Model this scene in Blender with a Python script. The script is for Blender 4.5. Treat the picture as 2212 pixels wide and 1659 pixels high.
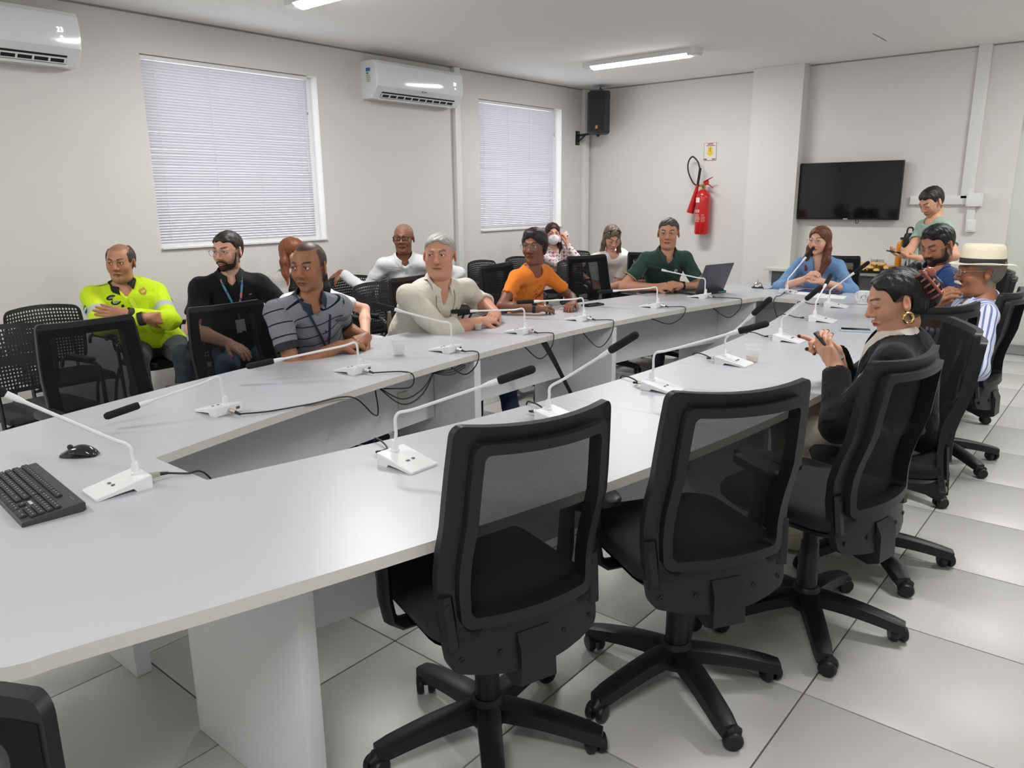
import bpy, math, random
import numpy as np
from mathutils import Vector, Matrix
random.seed(7)
scene = bpy.context.scene
for o in list(bpy.data.objects):
    bpy.data.objects.remove(o, do_unlink=True)
COL = scene.collection
PI = math.pi
# ---------------------------------------------------------------- camera
cam_data = bpy.data.cameras.new('camera'); cam = bpy.data.objects.new('camera', cam_data); COL.objects.link(cam)
cam_data.sensor_width = 36.0; cam_data.lens = 36.0 * 1645.0 / 2212.0
cam_data.clip_start = 0.05; cam_data.clip_end = 100
def camera_axes(f=1645.0, pitch=13.8, roll=0.6, v1x=2510.0 - 1106.0):
    p, r = math.radians(pitch), math.radians(roll)
    up = Matrix.Rotation(r, 3, 'Z') @ Vector((0, math.cos(p), math.sin(p)))
    b = (f * up.z - v1x * up.x) / up.y
    Y = Vector((v1x, b, -f)).normalized()
    X = Y.cross(up)
    return Matrix((X, Y, up))
m4 = camera_axes().to_4x4(); m4.translation = Vector((0, 0, 1.53)); cam.matrix_world = m4
scene.camera = cam
# ---------------------------------------------------------------- colour management, world
vs = scene.view_settings
vs.view_transform = 'Standard'; vs.look = 'None'; vs.gamma = 1.0; vs.use_curve_mapping = False
vs.exposure = 0.0
world = bpy.data.worlds.new('sky'); scene.world = world; world.use_nodes = True
wn = world.node_tree.nodes; bg = wn.get('Background')
bg.inputs['Color'].default_value = (0.93, 0.94, 1.0, 1); bg.inputs['Strength'].default_value = 3.0
LAMP_POWER = 32.5
try:
    cy_ = scene.cycles; cy_.max_bounces = 8; cy_.diffuse_bounces = 4; cy_.glossy_bounces = 3; cy_.transmission_bounces = 4; cy_.transparent_max_bounces = 8; cy_.caustics_reflective = False; cy_.caustics_refractive = False
except Exception:
    pass
# ---------------------------------------------------------------- materials
MATS = {}
def srgb(r, g, b):
    def c(v):
        v /= 255.0
        return v / 12.92 if v <= 0.04045 else ((v + 0.055) / 1.055) ** 2.4
    return (c(r), c(g), c(b), 1.0)
def mat(name, col, rough=0.5, metal=0.0, noise=0.0, nscale=40.0, bump=0.0, bscale=200.0, spec=0.5, alpha=1.0, emit=None, estr=0.0, trans=0.0, sheen=0.0, stretch=None, coat=0.0, subsurf=0.0):
    if name in MATS: return MATS[name]
    m = bpy.data.materials.new(name); m.use_nodes = True
    nt = m.node_tree; b = nt.nodes['Principled BSDF']
    if len(col) == 3: col = (*col, 1.0)
    b.inputs['Base Color'].default_value = col
    b.inputs['Roughness'].default_value = rough; b.inputs['Metallic'].default_value = metal
    b.inputs['Specular IOR Level'].default_value = spec
    b.inputs['Alpha'].default_value = alpha
    b.inputs['Transmission Weight'].default_value = trans
    if sheen: b.inputs['Sheen Weight'].default_value = sheen
    if coat: b.inputs['Coat Weight'].default_value = coat; b.inputs['Coat Roughness'].default_value = 0.1
    if subsurf:
        b.inputs['Subsurface Weight'].default_value = subsurf; b.inputs['Subsurface Radius'].default_value = (0.012, 0.004, 0.002); b.inputs['Subsurface Scale'].default_value = 1.0
    if emit: b.inputs['Emission Color'].default_value = (*emit[:3], 1); b.inputs['Emission Strength'].default_value = estr
    if noise or bump:
        tc = nt.nodes.new('ShaderNodeTexCoord'); mp = nt.nodes.new('ShaderNodeMapping')
        nt.links.new(tc.outputs['Object'], mp.inputs['Vector'])
        if stretch: mp.inputs['Scale'].default_value = stretch
        if noise:
            n = nt.nodes.new('ShaderNodeTexNoise'); n.inputs['Scale'].default_value = nscale; n.inputs['Detail'].default_value = 4
            nt.links.new(mp.outputs['Vector'], n.inputs['Vector'])
            mx = nt.nodes.new('ShaderNodeMix'); mx.data_type = 'RGBA'
            lo = tuple(max(0, c * (1 - noise)) for c in col[:3]); hi = tuple(min(1, c * (1 + noise)) for c in col[:3])
            mx.inputs[6].default_value = (*lo, 1); mx.inputs[7].default_value = (*hi, 1)
            nt.links.new(n.outputs['Fac'], mx.inputs[0]); nt.links.new(mx.outputs[2], b.inputs['Base Color'])
        if bump:
            n2 = nt.nodes.new('ShaderNodeTexNoise'); n2.inputs['Scale'].default_value = bscale; n2.inputs['Detail'].default_value = 3
            nt.links.new(mp.outputs['Vector'], n2.inputs['Vector'])
            bp = nt.nodes.new('ShaderNodeBump'); bp.inputs['Strength'].default_value = bump; bp.inputs['Distance'].default_value = 0.01
            nt.links.new(n2.outputs['Fac'], bp.inputs['Height']); nt.links.new(bp.outputs['Normal'], b.inputs['Normal'])
    MATS[name] = m
    return m
def mesh_fabric(name, col, open_share):
    m = bpy.data.materials.new(name); m.use_nodes = True; nt = m.node_tree
    b = nt.nodes['Principled BSDF']; out = nt.nodes['Material Output']
    b.inputs['Base Color'].default_value = (*col, 1); b.inputs['Roughness'].default_value = 0.75
    b.inputs['Specular IOR Level'].default_value = 0.2
    t = nt.nodes.new('ShaderNodeBsdfTransparent'); mx = nt.nodes.new('ShaderNodeMixShader')
    tc = nt.nodes.new('ShaderNodeTexCoord'); v = nt.nodes.new('ShaderNodeTexNoise'); v.inputs['Scale'].default_value = 420
    v.inputs['Detail'].default_value = 1
    nt.links.new(tc.outputs['Object'], v.inputs['Vector'])
    r = nt.nodes.new('ShaderNodeMapRange'); r.inputs['From Min'].default_value = 0.3; r.inputs['From Max'].default_value = 0.7
    r.inputs['To Min'].default_value = 1 - open_share - 0.03; r.inputs['To Max'].default_value = 1 - open_share + 0.03
    nt.links.new(v.outputs['Fac'], r.inputs['Value'])
    nt.links.new(r.outputs['Result'], mx.inputs[0])
    nt.links.new(t.outputs[0], mx.inputs[1]); nt.links.new(b.outputs[0], mx.inputs[2]); nt.links.new(mx.outputs[0], out.inputs['Surface'])
    MATS[name] = m
    return m
M_WALL = mat('wall_paint', srgb(224, 222, 219), 0.65, noise=0.02, nscale=1.5, bump=0.04, bscale=120)
M_CEIL = mat('ceiling_paint', srgb(242, 240, 237), 0.8, noise=0.015, nscale=1.2)
M_TILE = mat('floor_tile', srgb(200, 199, 196), 0.38, noise=0.006, nscale=3.0)
M_GROUT = mat('grout', srgb(96, 93, 87), 0.9)
M_WHITE = mat('white_plastic', srgb(236, 236, 236), 0.35)
M_CONDUIT = mat('conduit_plastic', srgb(232, 232, 230), 0.4)
M_ACWHITE = mat('gloss_white', srgb(238, 240, 244), 0.12, coat=0.4)
M_BLACK = mat('black_plastic', (0.0095, 0.0105, 0.012), 0.42, noise=0.1, nscale=60, bump=0.05, bscale=500, spec=0.38)
M_BLACKM = mat('black_matt', (0.008, 0.008, 0.009), 0.6)
M_FABRIC = mat('black_fabric', (0.010, 0.010, 0.011), 0.9, bump=0.25, bscale=700, sheen=0.05)
M_MESH = mesh_fabric('chair_mesh', (0.010, 0.010, 0.011), 0.17)
M_CHROME = mat('chrome', (0.75, 0.75, 0.76), 0.15, 1.0)
M_STEEL = mat('brushed_steel', (0.55, 0.55, 0.56), 0.3, 1.0)
M_TOP = mat('table_laminate', srgb(190, 193, 199), 0.32, noise=0.03, nscale=1.4, bump=0.02, bscale=300)
M_EDGE = mat('edge_band', srgb(214, 212, 205), 0.45)
M_PANEL = mat('grey_panel', srgb(222, 226, 228), 0.5, noise=0.02, nscale=3)
M_SLAT = mat('blind_slat', srgb(222, 220, 226), 0.4)
M_GLASS = bpy.data.materials.new('window_glass'); M_GLASS.use_nodes = True
_nt = M_GLASS.node_tree; _g = _nt.nodes.new('ShaderNodeBsdfGlossy'); _g.inputs['Roughness'].default_value = 0.02; _t = _nt.nodes.new('ShaderNodeBsdfTransparent'); _t.inputs['Color'].default_value = (0.95, 0.97, 0.97, 1); _m = _nt.nodes.new('ShaderNodeMixShader'); _m.inputs[0].default_value = 0.08
_nt.links.new(_t.outputs[0], _m.inputs[1]); _nt.links.new(_g.outputs[0], _m.inputs[2]); _nt.links.new(_m.outputs[0], _nt.nodes['Material Output'].inputs['Surface'])
# ---------------------------------------------------------------- mesh helpers
def frame_from(d):
    d = Vector(d).normalized()
    a = Vector((0, 0, 1)) if abs(d.z) < 0.95 else Vector((1, 0, 0))
    x = a.cross(d).normalized(); y = d.cross(x)
    return x, y, d
class MB:
    def __init__(s): s.v = []; s.f = []; s.m = []; s.cur = 0; s.flat = []
    def quad_grid(s, rows, closed_u=False, closed_v=False):
        base = len(s.v); nr = len(rows); nc = len(rows[0])
        for r in rows: s.v.extend([tuple(p) for p in r])
        for i in range(nr if closed_v else nr - 1):
            for j in range(nc if closed_u else nc - 1):
                a = base + i * nc + j; b = base + i * nc + (j + 1) % nc
                c = base + ((i + 1) % nr) * nc + (j + 1) % nc; d = base + ((i + 1) % nr) * nc + j
                s.f.append((a, b, c, d)); s.m.append(s.cur)
        return base
    def box(s, c, size, bev=0.0, rot=None):
        cx, cy, cz = c; hx, hy, hz = [q / 2 for q in size]
        if bev > 0:
            bev = min(bev, hx * 0.98, hy * 0.98, hz * 0.98)
            pts = rrect(hx, hy, bev, 3)
            inn = rrect(hx - bev * 0.7, hy - bev * 0.7, bev * 0.5, 3)
            rows = []
            for z, p in ((-hz, inn), (-hz + bev * 0.35, rrect(hx - bev * .15, hy - bev * .15, bev * .9, 3)), (-hz + bev, pts), (hz - bev, pts), (hz - bev * 0.35, rrect(hx - bev * .15, hy - bev * .15, bev * .9, 3)), (hz, inn)):
                rows.append([(x, y, z) for x, y in p])
        else:
            p = [(-hx, -hy), (hx, -hy), (hx, hy), (-hx, hy)]
            rows = [[(x, y, z) for x, y in p] for z in (-hz, hz)]
        R = rot if rot is not None else Matrix.Identity(3)
        rows = [[tuple(R @ Vector(q) + Vector(c)) for q in r] for r in rows]
        f0 = len(s.f)
        b = s.quad_grid(rows, closed_u=True); n = len(rows[0])
        s.f.append(tuple(range(b + n - 1, b - 1, -1))); s.m.append(s.cur)
        t = b + n * (len(rows) - 1)
        s.f.append(tuple(range(t, t + n))); s.m.append(s.cur); s.flat += list(range(f0, len(s.f)))
        return s
    def tube(s, pts, r, n=8, cap=True, flat=1.0):
        pts = [Vector(p) for p in pts]
        rs = r if hasattr(r, '__len__') else [r] * len(pts)
        rows = []; px = None
        for i, p in enumerate(pts):
            d = (pts[min(i + 1, len(pts) - 1)] - pts[max(i - 1, 0)])
            if d.length < 1e-9: d = Vector((0, 0, 1))
            d.normalize()
            if px is None: x, y, _ = frame_from(d)
            else:
                x = px - d * px.dot(d)
                x = x.normalized() if x.length > 1e-6 else frame_from(d)[0]
                y = d.cross(x)
            px = x
            rows.append([p + (x * math.cos(2 * PI * k / n) + y * flat * math.sin(2 * PI * k / n)) * rs[i] for k in range(n)])
        b = s.quad_grid(rows, closed_u=True)
        if cap:
            s.f.append(tuple(range(b + n - 1, b - 1, -1))); s.m.append(s.cur)
            t = b + n * (len(rows) - 1); s.f.append(tuple(range(t, t + n))); s.m.append(s.cur)
        return s
    def cyl(s, a, b, r, r2=None, n=16):
        return s.tube([a, b], [r, r if r2 is None else r2], n)
    def lathe(s, prof, c=(0, 0, 0), axis=(0, 0, 1), n=20):
        x, y, d = frame_from(axis); c = Vector(c)
        rows = [[c + d * h + (x * math.cos(2 * PI * k / n) + y * math.sin(2 * PI * k / n)) * max(r, 1e-5) for k in range(n)] for r, h in prof]
        b = s.quad_grid(rows, closed_u=True)
        s.f.append(tuple(range(b + n - 1, b - 1, -1))); s.m.append(s.cur)
        t = b + n * (len(rows) - 1); s.f.append(tuple(range(t, t + n))); s.m.append(s.cur)
        return s
    def prism(s, poly, h0, h1, fn=None):
        fn = fn or (lambda x, y, h: (x, y, h))
        n = len(poly); b = len(s.v)
        for h in (h0, h1): s.v.extend([tuple(fn(x, y, h)) for x, y in poly])
        s.f.append(tuple(range(b + n - 1, b - 1, -1))); s.m.append(s.cur)
        s.f.append(tuple(range(b + n, b + 2 * n))); s.m.append(s.cur)
        for i in range(n):
            j = (i + 1) % n
            s.f.append((b + i, b + j, b + n + j, b + n + i)); s.m.append(s.cur)
        return s
    def ball(s, c, r, nu=14, nv=9, R=None):
        rr = r if hasattr(r, '__len__') else (r, r, r); c = Vector(c); rows = []
        for i in range(nv + 1):
            t = PI * i / nv; t = min(max(t, 0.02), PI - 0.02)
            row = []
            for k in range(nu):
                q = Vector((rr[0] * math.sin(t) * math.cos(2 * PI * k / nu), rr[1] * math.sin(t) * math.sin(2 * PI * k / nu), -rr[2] * math.cos(t)))
                if R is not None: q = R @ q
                row.append(c + q)
            rows.append(row)
        s.quad_grid(rows, closed_u=True); return s
    def mesh(s, name, mats, smooth=True, angle=40):
        me = bpy.data.meshes.new(name); me.from_pydata([tuple(v) for v in s.v], [], s.f)
        for m in (mats if isinstance(mats, (list, tuple)) else [mats]): me.materials.append(m)
        me.polygons.foreach_set('material_index', s.m)
        me.update()
        if smooth:
            fl = set(s.flat); me.polygons.foreach_set('use_smooth', [i not in fl for i in range(len(me.polygons))])
            try: me.set_sharp_from_angle(angle=math.radians(angle))
            except Exception: pass
        me.validate()
        return me
    def build(s, name, mats, parent=None, loc=(0, 0, 0), rot=None, smooth=True, angle=40):
        return put(name, s.mesh(name, mats, smooth, angle), parent, loc, rot)
def rrect(hx, hy, r, n=4):
    r = min(r, hx, hy); out = []
    for cx, cy, a0 in ((hx - r, hy - r, 0), (-hx + r, hy - r, 90), (-hx + r, -hy + r, 180), (hx - r, -hy + r, 270)):
        for k in range(n + 1):
            a = math.radians(a0 + 90 * k / n); out.append((cx + r * math.cos(a), cy + r * math.sin(a)))
    return out
def put(name, me, parent=None, loc=(0, 0, 0), rot=None):
    o = bpy.data.objects.new(name, me); COL.objects.link(o)
    o.location = loc
    if rot is not None: o.rotation_euler = rot
    if parent: o.parent = parent
    return o
def tag(o, label, cat, group=None, kind=None):
    if label: o['label'] = label
    if cat: o['category'] = cat
    if group: o['group'] = group
    if kind: o['kind'] = kind
    return o
def thing(name, label, cat, loc=(0, 0, 0), rotz=0.0, group=None):
    o = bpy.data.objects.new(name, None); COL.objects.link(o); o.empty_display_size = 0.1
    o.location = loc; o.rotation_euler = (0, 0, rotz)
    return tag(o, label, cat, group)
def structure(o, label=None): 
    o['kind'] = 'structure'
    if label: o['label'] = label
    return o
def copy_tree(o, parent=None):
    c = o.copy(); COL.objects.link(c); c.parent = parent
    for ch in list(o.children): copy_tree(ch, c)
    return c
def text_part(name, s, size, material, parent, loc, rot, extrude=0.0004, align='CENTER'):
    cu = bpy.data.curves.new(name, 'FONT'); cu.body = s; cu.size = size; cu.extrude = extrude; cu.align_x = align; cu.align_y = 'CENTER'
    cu.resolution_u = 2
    o = bpy.data.objects.new(name, cu); COL.objects.link(o)
    dg = bpy.context.evaluated_depsgraph_get(); dg.update()
    me = bpy.data.meshes.new_from_object(o.evaluated_get(dg)); me.materials.clear(); me.materials.append(material)
    bpy.data.objects.remove(o, do_unlink=True)
    return put(name, me, parent, loc, rot)
def bezier(p, n=14):
    # Catmull-Rom through points
    P = [Vector(q) for q in p]; P = [P[0] * 2 - P[1]] + P + [P[-1] * 2 - P[-2]]; out = []
    for i in range(1, len(P) - 2):
        for k in range(n):
            t = k / n
            a, b, c, d = P[i - 1], P[i], P[i + 1], P[i + 2]
            out.append(0.5 * ((2 * b) + (c - a) * t + (2 * a - 5 * b + 4 * c - d) * t * t + (3 * b - a - 3 * c + d) * t ** 3))
    out.append(P[-2]); return out
# ================================================================ ROOM
XL, XR, YN, YF, ZC = -5.85, 2.6, -2.4, 8.62, 2.845
TX, TY, TS = -0.642, 2.195, 0.615
m = MB(); m.box(((XL + XR) / 2, (YN + YF) / 2, -0.055), (XR - XL + 0.6, YF - YN + 0.6, 0.1))
floor = structure(m.build('floor', M_GROUT), 'pale grey porcelain tile floor with thin dark joints')
tm = MB(); tm.box((0, 0, -0.004), (TS - 0.0055, TS * 0.992 - 0.0055, 0.008), 0.0008)
tile_me = tm.mesh('tile', M_TILE)
for i in range(-9, 6):
    for j in range(-8, 11):
        cx, cy = TX + (i + 0.5) * TS, TY + (j + 0.5) * TS * 0.992
        if XL - 0.25 < cx < XR + 0.25 and YN - 0.25 < cy < YF + 0.25: put('tile', tile_me, floor, (cx, cy, 0.0))
m = MB(); m.box(((XL + XR) / 2, (YN + YF) / 2, ZC + 0.05), (XR - XL + 0.6, YF - YN + 0.6, 0.1))
ceiling = structure(m.build('ceiling', M_CEIL), 'flat white plaster ceiling')
m = MB(); m.box((-2.08, 7.55, ZC - 0.001), (0.004, 0.42, 0.004)); m.build('panel_joint', M_GROUT, ceiling)
# left wall with two window openings
W1 = (2.85, 4.40, 1.165, 2.57); W2 = (6.52, 8.05, 1.155, 2.57); TH = 0.16
def wall_with_holes(name, y0, y1, holes, mat_):
    m = MB(); xs = XL - TH / 2
    ys = y0
    for (a, b, z0, z1) in holes:
        m.box((xs, (ys + a) / 2, ZC / 2), (TH, a - ys, ZC))
        m.box((xs, (a + b) / 2, z0 / 2), (TH, b - a, z0)); m.box((xs, (a + b) / 2, (z1 + ZC) / 2), (TH, b - a, ZC - z1))
        ys = b
    m.box((xs, (ys + y1) / 2, ZC / 2), (TH, y1 - ys, ZC))
    return structure(m.build(name, mat_, smooth=False), 'off-white painted wall with two windows')
wall_left = wall_with_holes('wall_left', YN - 0.2, YF + 0.1, [W1, W2], M_WALL)
m = MB(); m.box(((XL - 1.07) / 2 - 0.1, YF + 0.05, ZC / 2), (abs(XL) - 1.07 + 0.2, 0.1, ZC)); m.box(((-1.07 + XR) / 2, YF + 0.05, (2.35 + ZC) / 2), (XR + 1.07, 0.1, ZC - 2.35))
wall_far = structure(m.build('wall_far', M_WALL, smooth=False), 'off-white painted far wall')
m = MB(); m.box((XR + 0.05, (YN + YF) / 2, ZC / 2), (0.1, YF - YN + 0.4, ZC)); structure(m.build('wall_right', M_WALL, smooth=False))
m = MB(); m.box(((XL + XR) / 2, YN - 0.05, ZC / 2), (XR - XL + 0.4, 0.1, ZC)); structure(m.build('wall_near', M_WALL, smooth=False))
m = MB(); m.box((-3.31, YF - 0.085, ZC / 2), (0.545, 0.17, ZC - 0.002)); structure(m.build('trim_1', M_WALL, smooth=False), 'plastered column projecting from far wall')
# shadow gap between walls and ceiling
m = MB(); m.box((XL + 0.004, (YN + YF) / 2, ZC - 0.006), (0.008, YF - YN, 0.012)); m.build('ceiling_joint', mat('joint_grey', srgb(150, 147, 141), .9), wall_left)
m = MB(); m.box(((XL - 3.585) / 2, YF - 0.004, ZC - 0.006), (3.585 - 5.85 if False else 5.85 - 3.585, 0.008, 0.012)); m.box((-2.05, YF - 0.004, ZC - 0.006), (1.96, 0.008, 0.012)); m.build('ceiling_joint', mat('joint_grey', srgb(150, 147, 141), .9), wall_far)
# windows: frame, pane
def window(n, W):
    a, b, z0, z1 = W
    m = MB(); w = 0.045; x = XL - TH + 0.03
    m.box((x, (a + b) / 2, z0 + w / 2), (0.05, b - a, w)); m.box((x, (a + b) / 2, z1 - w / 2), (0.05, b - a, w))
    for y in (a + w / 2, b - w / 2): m.box((x, y, (z0 + z1) / 2), (0.05, w, z1 - z0 - 2 * w))
    o = structure(m.build('window_%d' % n, M_WHITE, smooth=False), 'white framed sliding window behind a blind')
    m = MB(); m.box((x, (a + b) / 2, (z0 + z1) / 2), (0.005, b - a - 2 * w, z1 - z0 - 2 * w)); m.build('pane', M_GLASS, o, smooth=False)
    m = MB(); m.box((XL - TH / 2 + 0.012, (a + b) / 2, z0 + 0.006), (TH + 0.024, b - a, 0.012)); m.build('sill', M_WHITE, o, smooth=False)
window(1, W1); window(2, W2)
def blind(W, label, gap, pitch=0.0208):
    a, b, z0, z1 = W; y1 = b - gap; y0 = a + 0.012; L = y1 - y0; x = XL - 0.045
    o = thing('venetian_blind', label, 'blind', (x, (y0 + y1) / 2, z1 - 0.004), 0, 'white venetian blinds on the left wall')
    m = MB(); m.box((0, 0, -0.014), (0.04, L, 0.028), 0.003); m.build('headrail', M_WHITE, o)
    m = MB(); n = 5; hw = 0.0125
    rows = []
    for t in range(n):
        s_ = -hw + 2 * hw * t / (n - 1); c = 0.0022 * (1 - (s_ / hw) ** 2)
        ang = math.radians(51)
        # inner (+x) edge up
        px, pz = s_ * math.cos(ang) - c * math.sin(ang), s_ * math.sin(ang) + c * math.cos(ang)
        rows.append([(px, -L / 2, pz), (px, L / 2, pz)])
    m.quad_grid(rows); sm = m.mesh('slat', M_SLAT)
    zz = -0.045; H = z1 - z0 - 0.03; k = 0
    while zz > -H:
        s_ = put('slat', sm, o, (random.uniform(-.0008, .0008), 0, zz)); s_.rotation_euler = (random.uniform(-.0008, .0008), random.uniform(-.015, .015), 0); zz -= pitch; k += 1
    m = MB(); m.box((0, 0, zz + 0.004), (0.026, L, 0.014), 0.003); m.build('bottom_rail', M_WHITE, o)
    for f in (0.07, 0.37, 0.65, 0.93):
        m = MB()
        for dx in (-0.011, 0.012): m.tube([(dx, -L / 2 + f * L, -0.02), (dx, -L / 2 + f * L, zz)], 0.0016, 5)
        m.build('ladder_cord', M_WHITE, o)
    m = MB(); m.tube([(0.022, L / 2 - 0.05, -0.03), (0.026, L / 2 - 0.05, -0.8)], 0.004, 6); m.build('tilt_wand', M_WHITE, o)
    m = MB(); m.tube([(0.022, L / 2 - 0.02, -0.03), (0.024, L / 2 - 0.02, -0.28)], 0.0018, 5); m.lathe([(0.004, 0), (0.008, -0.03), (0.002, -0.04)], (0.024, L / 2 - 0.02, -0.28)); m.build('pull_cord', M_STEEL, o)
    return o
blind(W1, 'white venetian blind over the wide window beside the yellow-jacketed man', 0.085)
blind(W2, 'white venetian blind on the window nearest the loudspeaker', 0.11)
# conduits
m = MB(); m.box((XL + 0.025, 6.14, ZC / 2), (0.05, 0.085, ZC - 0.01), 0.004); structure(m.build('trim_2', M_CONDUIT), 'white vertical cable conduit on left wall')
m = MB(); m.box((XL + 0.03, YF - 0.09, ZC / 2), (0.06, 0.11, ZC - 0.01), 0.004); structure(m.build('trim_3', M_CONDUIT), 'white vertical cable conduit in the room corner')
m = MB(); m.box((-1.435, YF - 0.02, (1.47 + ZC) / 2), (0.11, 0.04, ZC - 1.47), 0.004); m.box((-1.66, YF - 0.02, 1.457), (0.54, 0.04, 0.085), 0.004); m.box((-1.385, YF - 0.02, 1.34), (0.07, 0.04, 0.16), 0.004)
structure(m.build('trim_4', M_CONDUIT), 'white cable conduit running from ceiling down to a junction box')
# junction box and switch
t = thing('junction_box', 'square white junction box on the conduit behind the standing man', 'junction box', (-1.363, YF - 0.04, 1.46))
m = MB(); m.box((0, -0.012, 0), (0.135, 0.06, 0.125), 0.005); m.build('cover', M_WHITE, t)
m = MB()
for sx in (-1, 1):
    for sz in (-1, 1): q = MB(); q.cyl((sx * .055, -0.041, sz * .05), (sx * .055, -0.044, sz * .05), 0.004, n=8); q.build('screw', M_STEEL, t)
t = thing('light_switch', 'white surface-mounted light switch box below the junction box', 'switch', (-1.37, YF - 0.02, 1.215))
m = MB(); m.box((0, -0.005, 0), (0.085, 0.05, 0.115), 0.005); m.build('box', M_WHITE, t)
m = MB(); m.box((0, -0.033, 0), (0.05, 0.008, 0.085), 0.002); m.build('rocker', M_WHITE, t)
# glass door at far right with rail and hinge, corridor beyond
mg = bpy.data.materials.new('frosted_glass'); mg.use_nodes = True; nt = mg.node_tree; b = nt.nodes['Principled BSDF']
b.inputs['Base Color'].default_value = srgb(226, 229, 224); b.inputs['Roughness'].default_value = 0.12
tr = nt.nodes.new('ShaderNodeBsdfTranslucent'); tr.inputs['Color'].default_value = srgb(230, 233, 228); mx = nt.nodes.new('ShaderNodeMixShader'); mx.inputs[0].default_value = 0.5
nt.links.new(b.outputs[0], mx.inputs[1]); nt.links.new(tr.outputs[0], mx.inputs[2]); nt.links.new(mx.outputs[0], nt.nodes['Material Output'].inputs['Surface'])
m = MB(); m.box((-0.565, YF + 0.03, 1.18), (1.03, 0.012, 2.36)); d = structure(m.build('door_1', mg, smooth=False), 'frosted glass door with metal bottom rail')
m = MB(); m.box((-0.56, YF + 0.03, 0.05), (1.0, 0.03, 0.09), 0.004); m.build('bottom_rail', M_STEEL, d)
m = MB(); m.box((-0.98, YF + 0.03, 2.12), (0.14, 0.035, 0.09), 0.004); m.build('patch_hinge', M_CHROME, d)
m = MB(); m.box((1.3, YF + 0.03, 1.18), (2.6, 0.012, 2.36)); structure(m.build('window_3', mg, smooth=False), 'fixed frosted glass panel beside the door')
m = MB(); m.box((-0.02 + 0.0, YF + 0.03, 2.33), (2.1, 0.05, 0.05)); structure(m.build('trim_5', M_WHITE, smooth=False))
m = MB(); m.box((0.5, YF + 1.6, ZC / 2), (6, 0.1, ZC)); m.box((0.5, YF + 0.85, ZC + .05), (6, 1.6, 0.1)); m.box((-2.45, YF + .85, ZC / 2), (.1, 1.5, ZC)); m.box((3.45, YF + .85, ZC / 2), (.1, 1.5, ZC)); m.box((0.5, YF + 0.95, -0.05), (6, 1.3, 0.1))
structure(m.build('wall_corridor', M_WALL, smooth=False))
# ---------------------------------------------------------------- ceiling lamps
M_LAMP = mat('lamp_diffuser', (1, 1, 1), 0.3, emit=(1.0, 0.985, 0.965), estr=30.0)
def make_lamp(label, loc, L=1.25, power=LAMP_POWER):
    o = thing('ceiling_lamp', label, 'ceiling light', loc, 0, 'ceiling tube lamps')
    m = MB(); W = 0.17
    prof = [(-W / 2, 0), (-W / 2 + .012, -0.045), (-W / 2 + 0.035, -0.06), (W / 2 - 0.035, -0.06), (W / 2 - .012, -0.045), (W / 2, 0)]
    for s_ in (-1, 1): m.prism([(y, z) for y, z in prof], s_ * L / 2, s_ * (L / 2 - 0.09), lambda x, y, h: (h, x, y))
    m.box((0, 0, -0.012), (L - 0.1, W, 0.022)); 
    for s_ in (-1, 1): m.box((0, s_ * W * 0.44, -0.026), (L - 0.1, 0.012, 0.03))
    m.build('housing', M_WHITE, o, angle=30)
    m = MB(); n = 12; rows = []
    for t in range(n + 1):
        a = PI * t / n; y, z = W * 0.37 * math.cos(a), -0.022 - 0.048 * math.sin(a)
        rows.append([(-L / 2 + 0.09, y, z), (L / 2 - 0.09, y, z)])
    m.quad_grid(rows); m.build('diffuser', M_LAMP, o)
    ld = bpy.data.lights.new('lamp_light', 'AREA'); ld.shape = 'RECTANGLE'; ld.size = L - 0.2; ld.size_y = 0.12; ld.energy = power; ld.color = (1.0, 0.985, 0.975); ld.spread = PI
    lo = bpy.data.objects.new('lamp_light', ld); COL.objects.link(lo); lo.parent = o; lo.location = (0, 0, -0.085)
    return o
make_lamp('ceiling tube lamp nearest the loudspeaker corner', (-4.1, 6.93, ZC), power=LAMP_POWER * 0.85)
make_lamp('ceiling tube lamp cut off by the top edge of the picture', (-4.12, 3.42, ZC))
make_lamp('ceiling tube lamp over the foreground, out of the picture', (-4.12, -0.3, ZC))
for x, y, w_ in ((-0.2, 3.42, 'middle'), (0.0, 6.93, 'far end'), (-0.2, -0.3, 'near end')):
    make_lamp('ceiling tube lamp on the right side, above the %s of the aisle' % w_, (x, y, ZC))
make_lamp('added tube lamp brightening the unseen corridor behind the glass door', (0.2, YF + 0.85, ZC))  # added unseen lamp, only there to light the corridor behind the frosted glass
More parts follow.
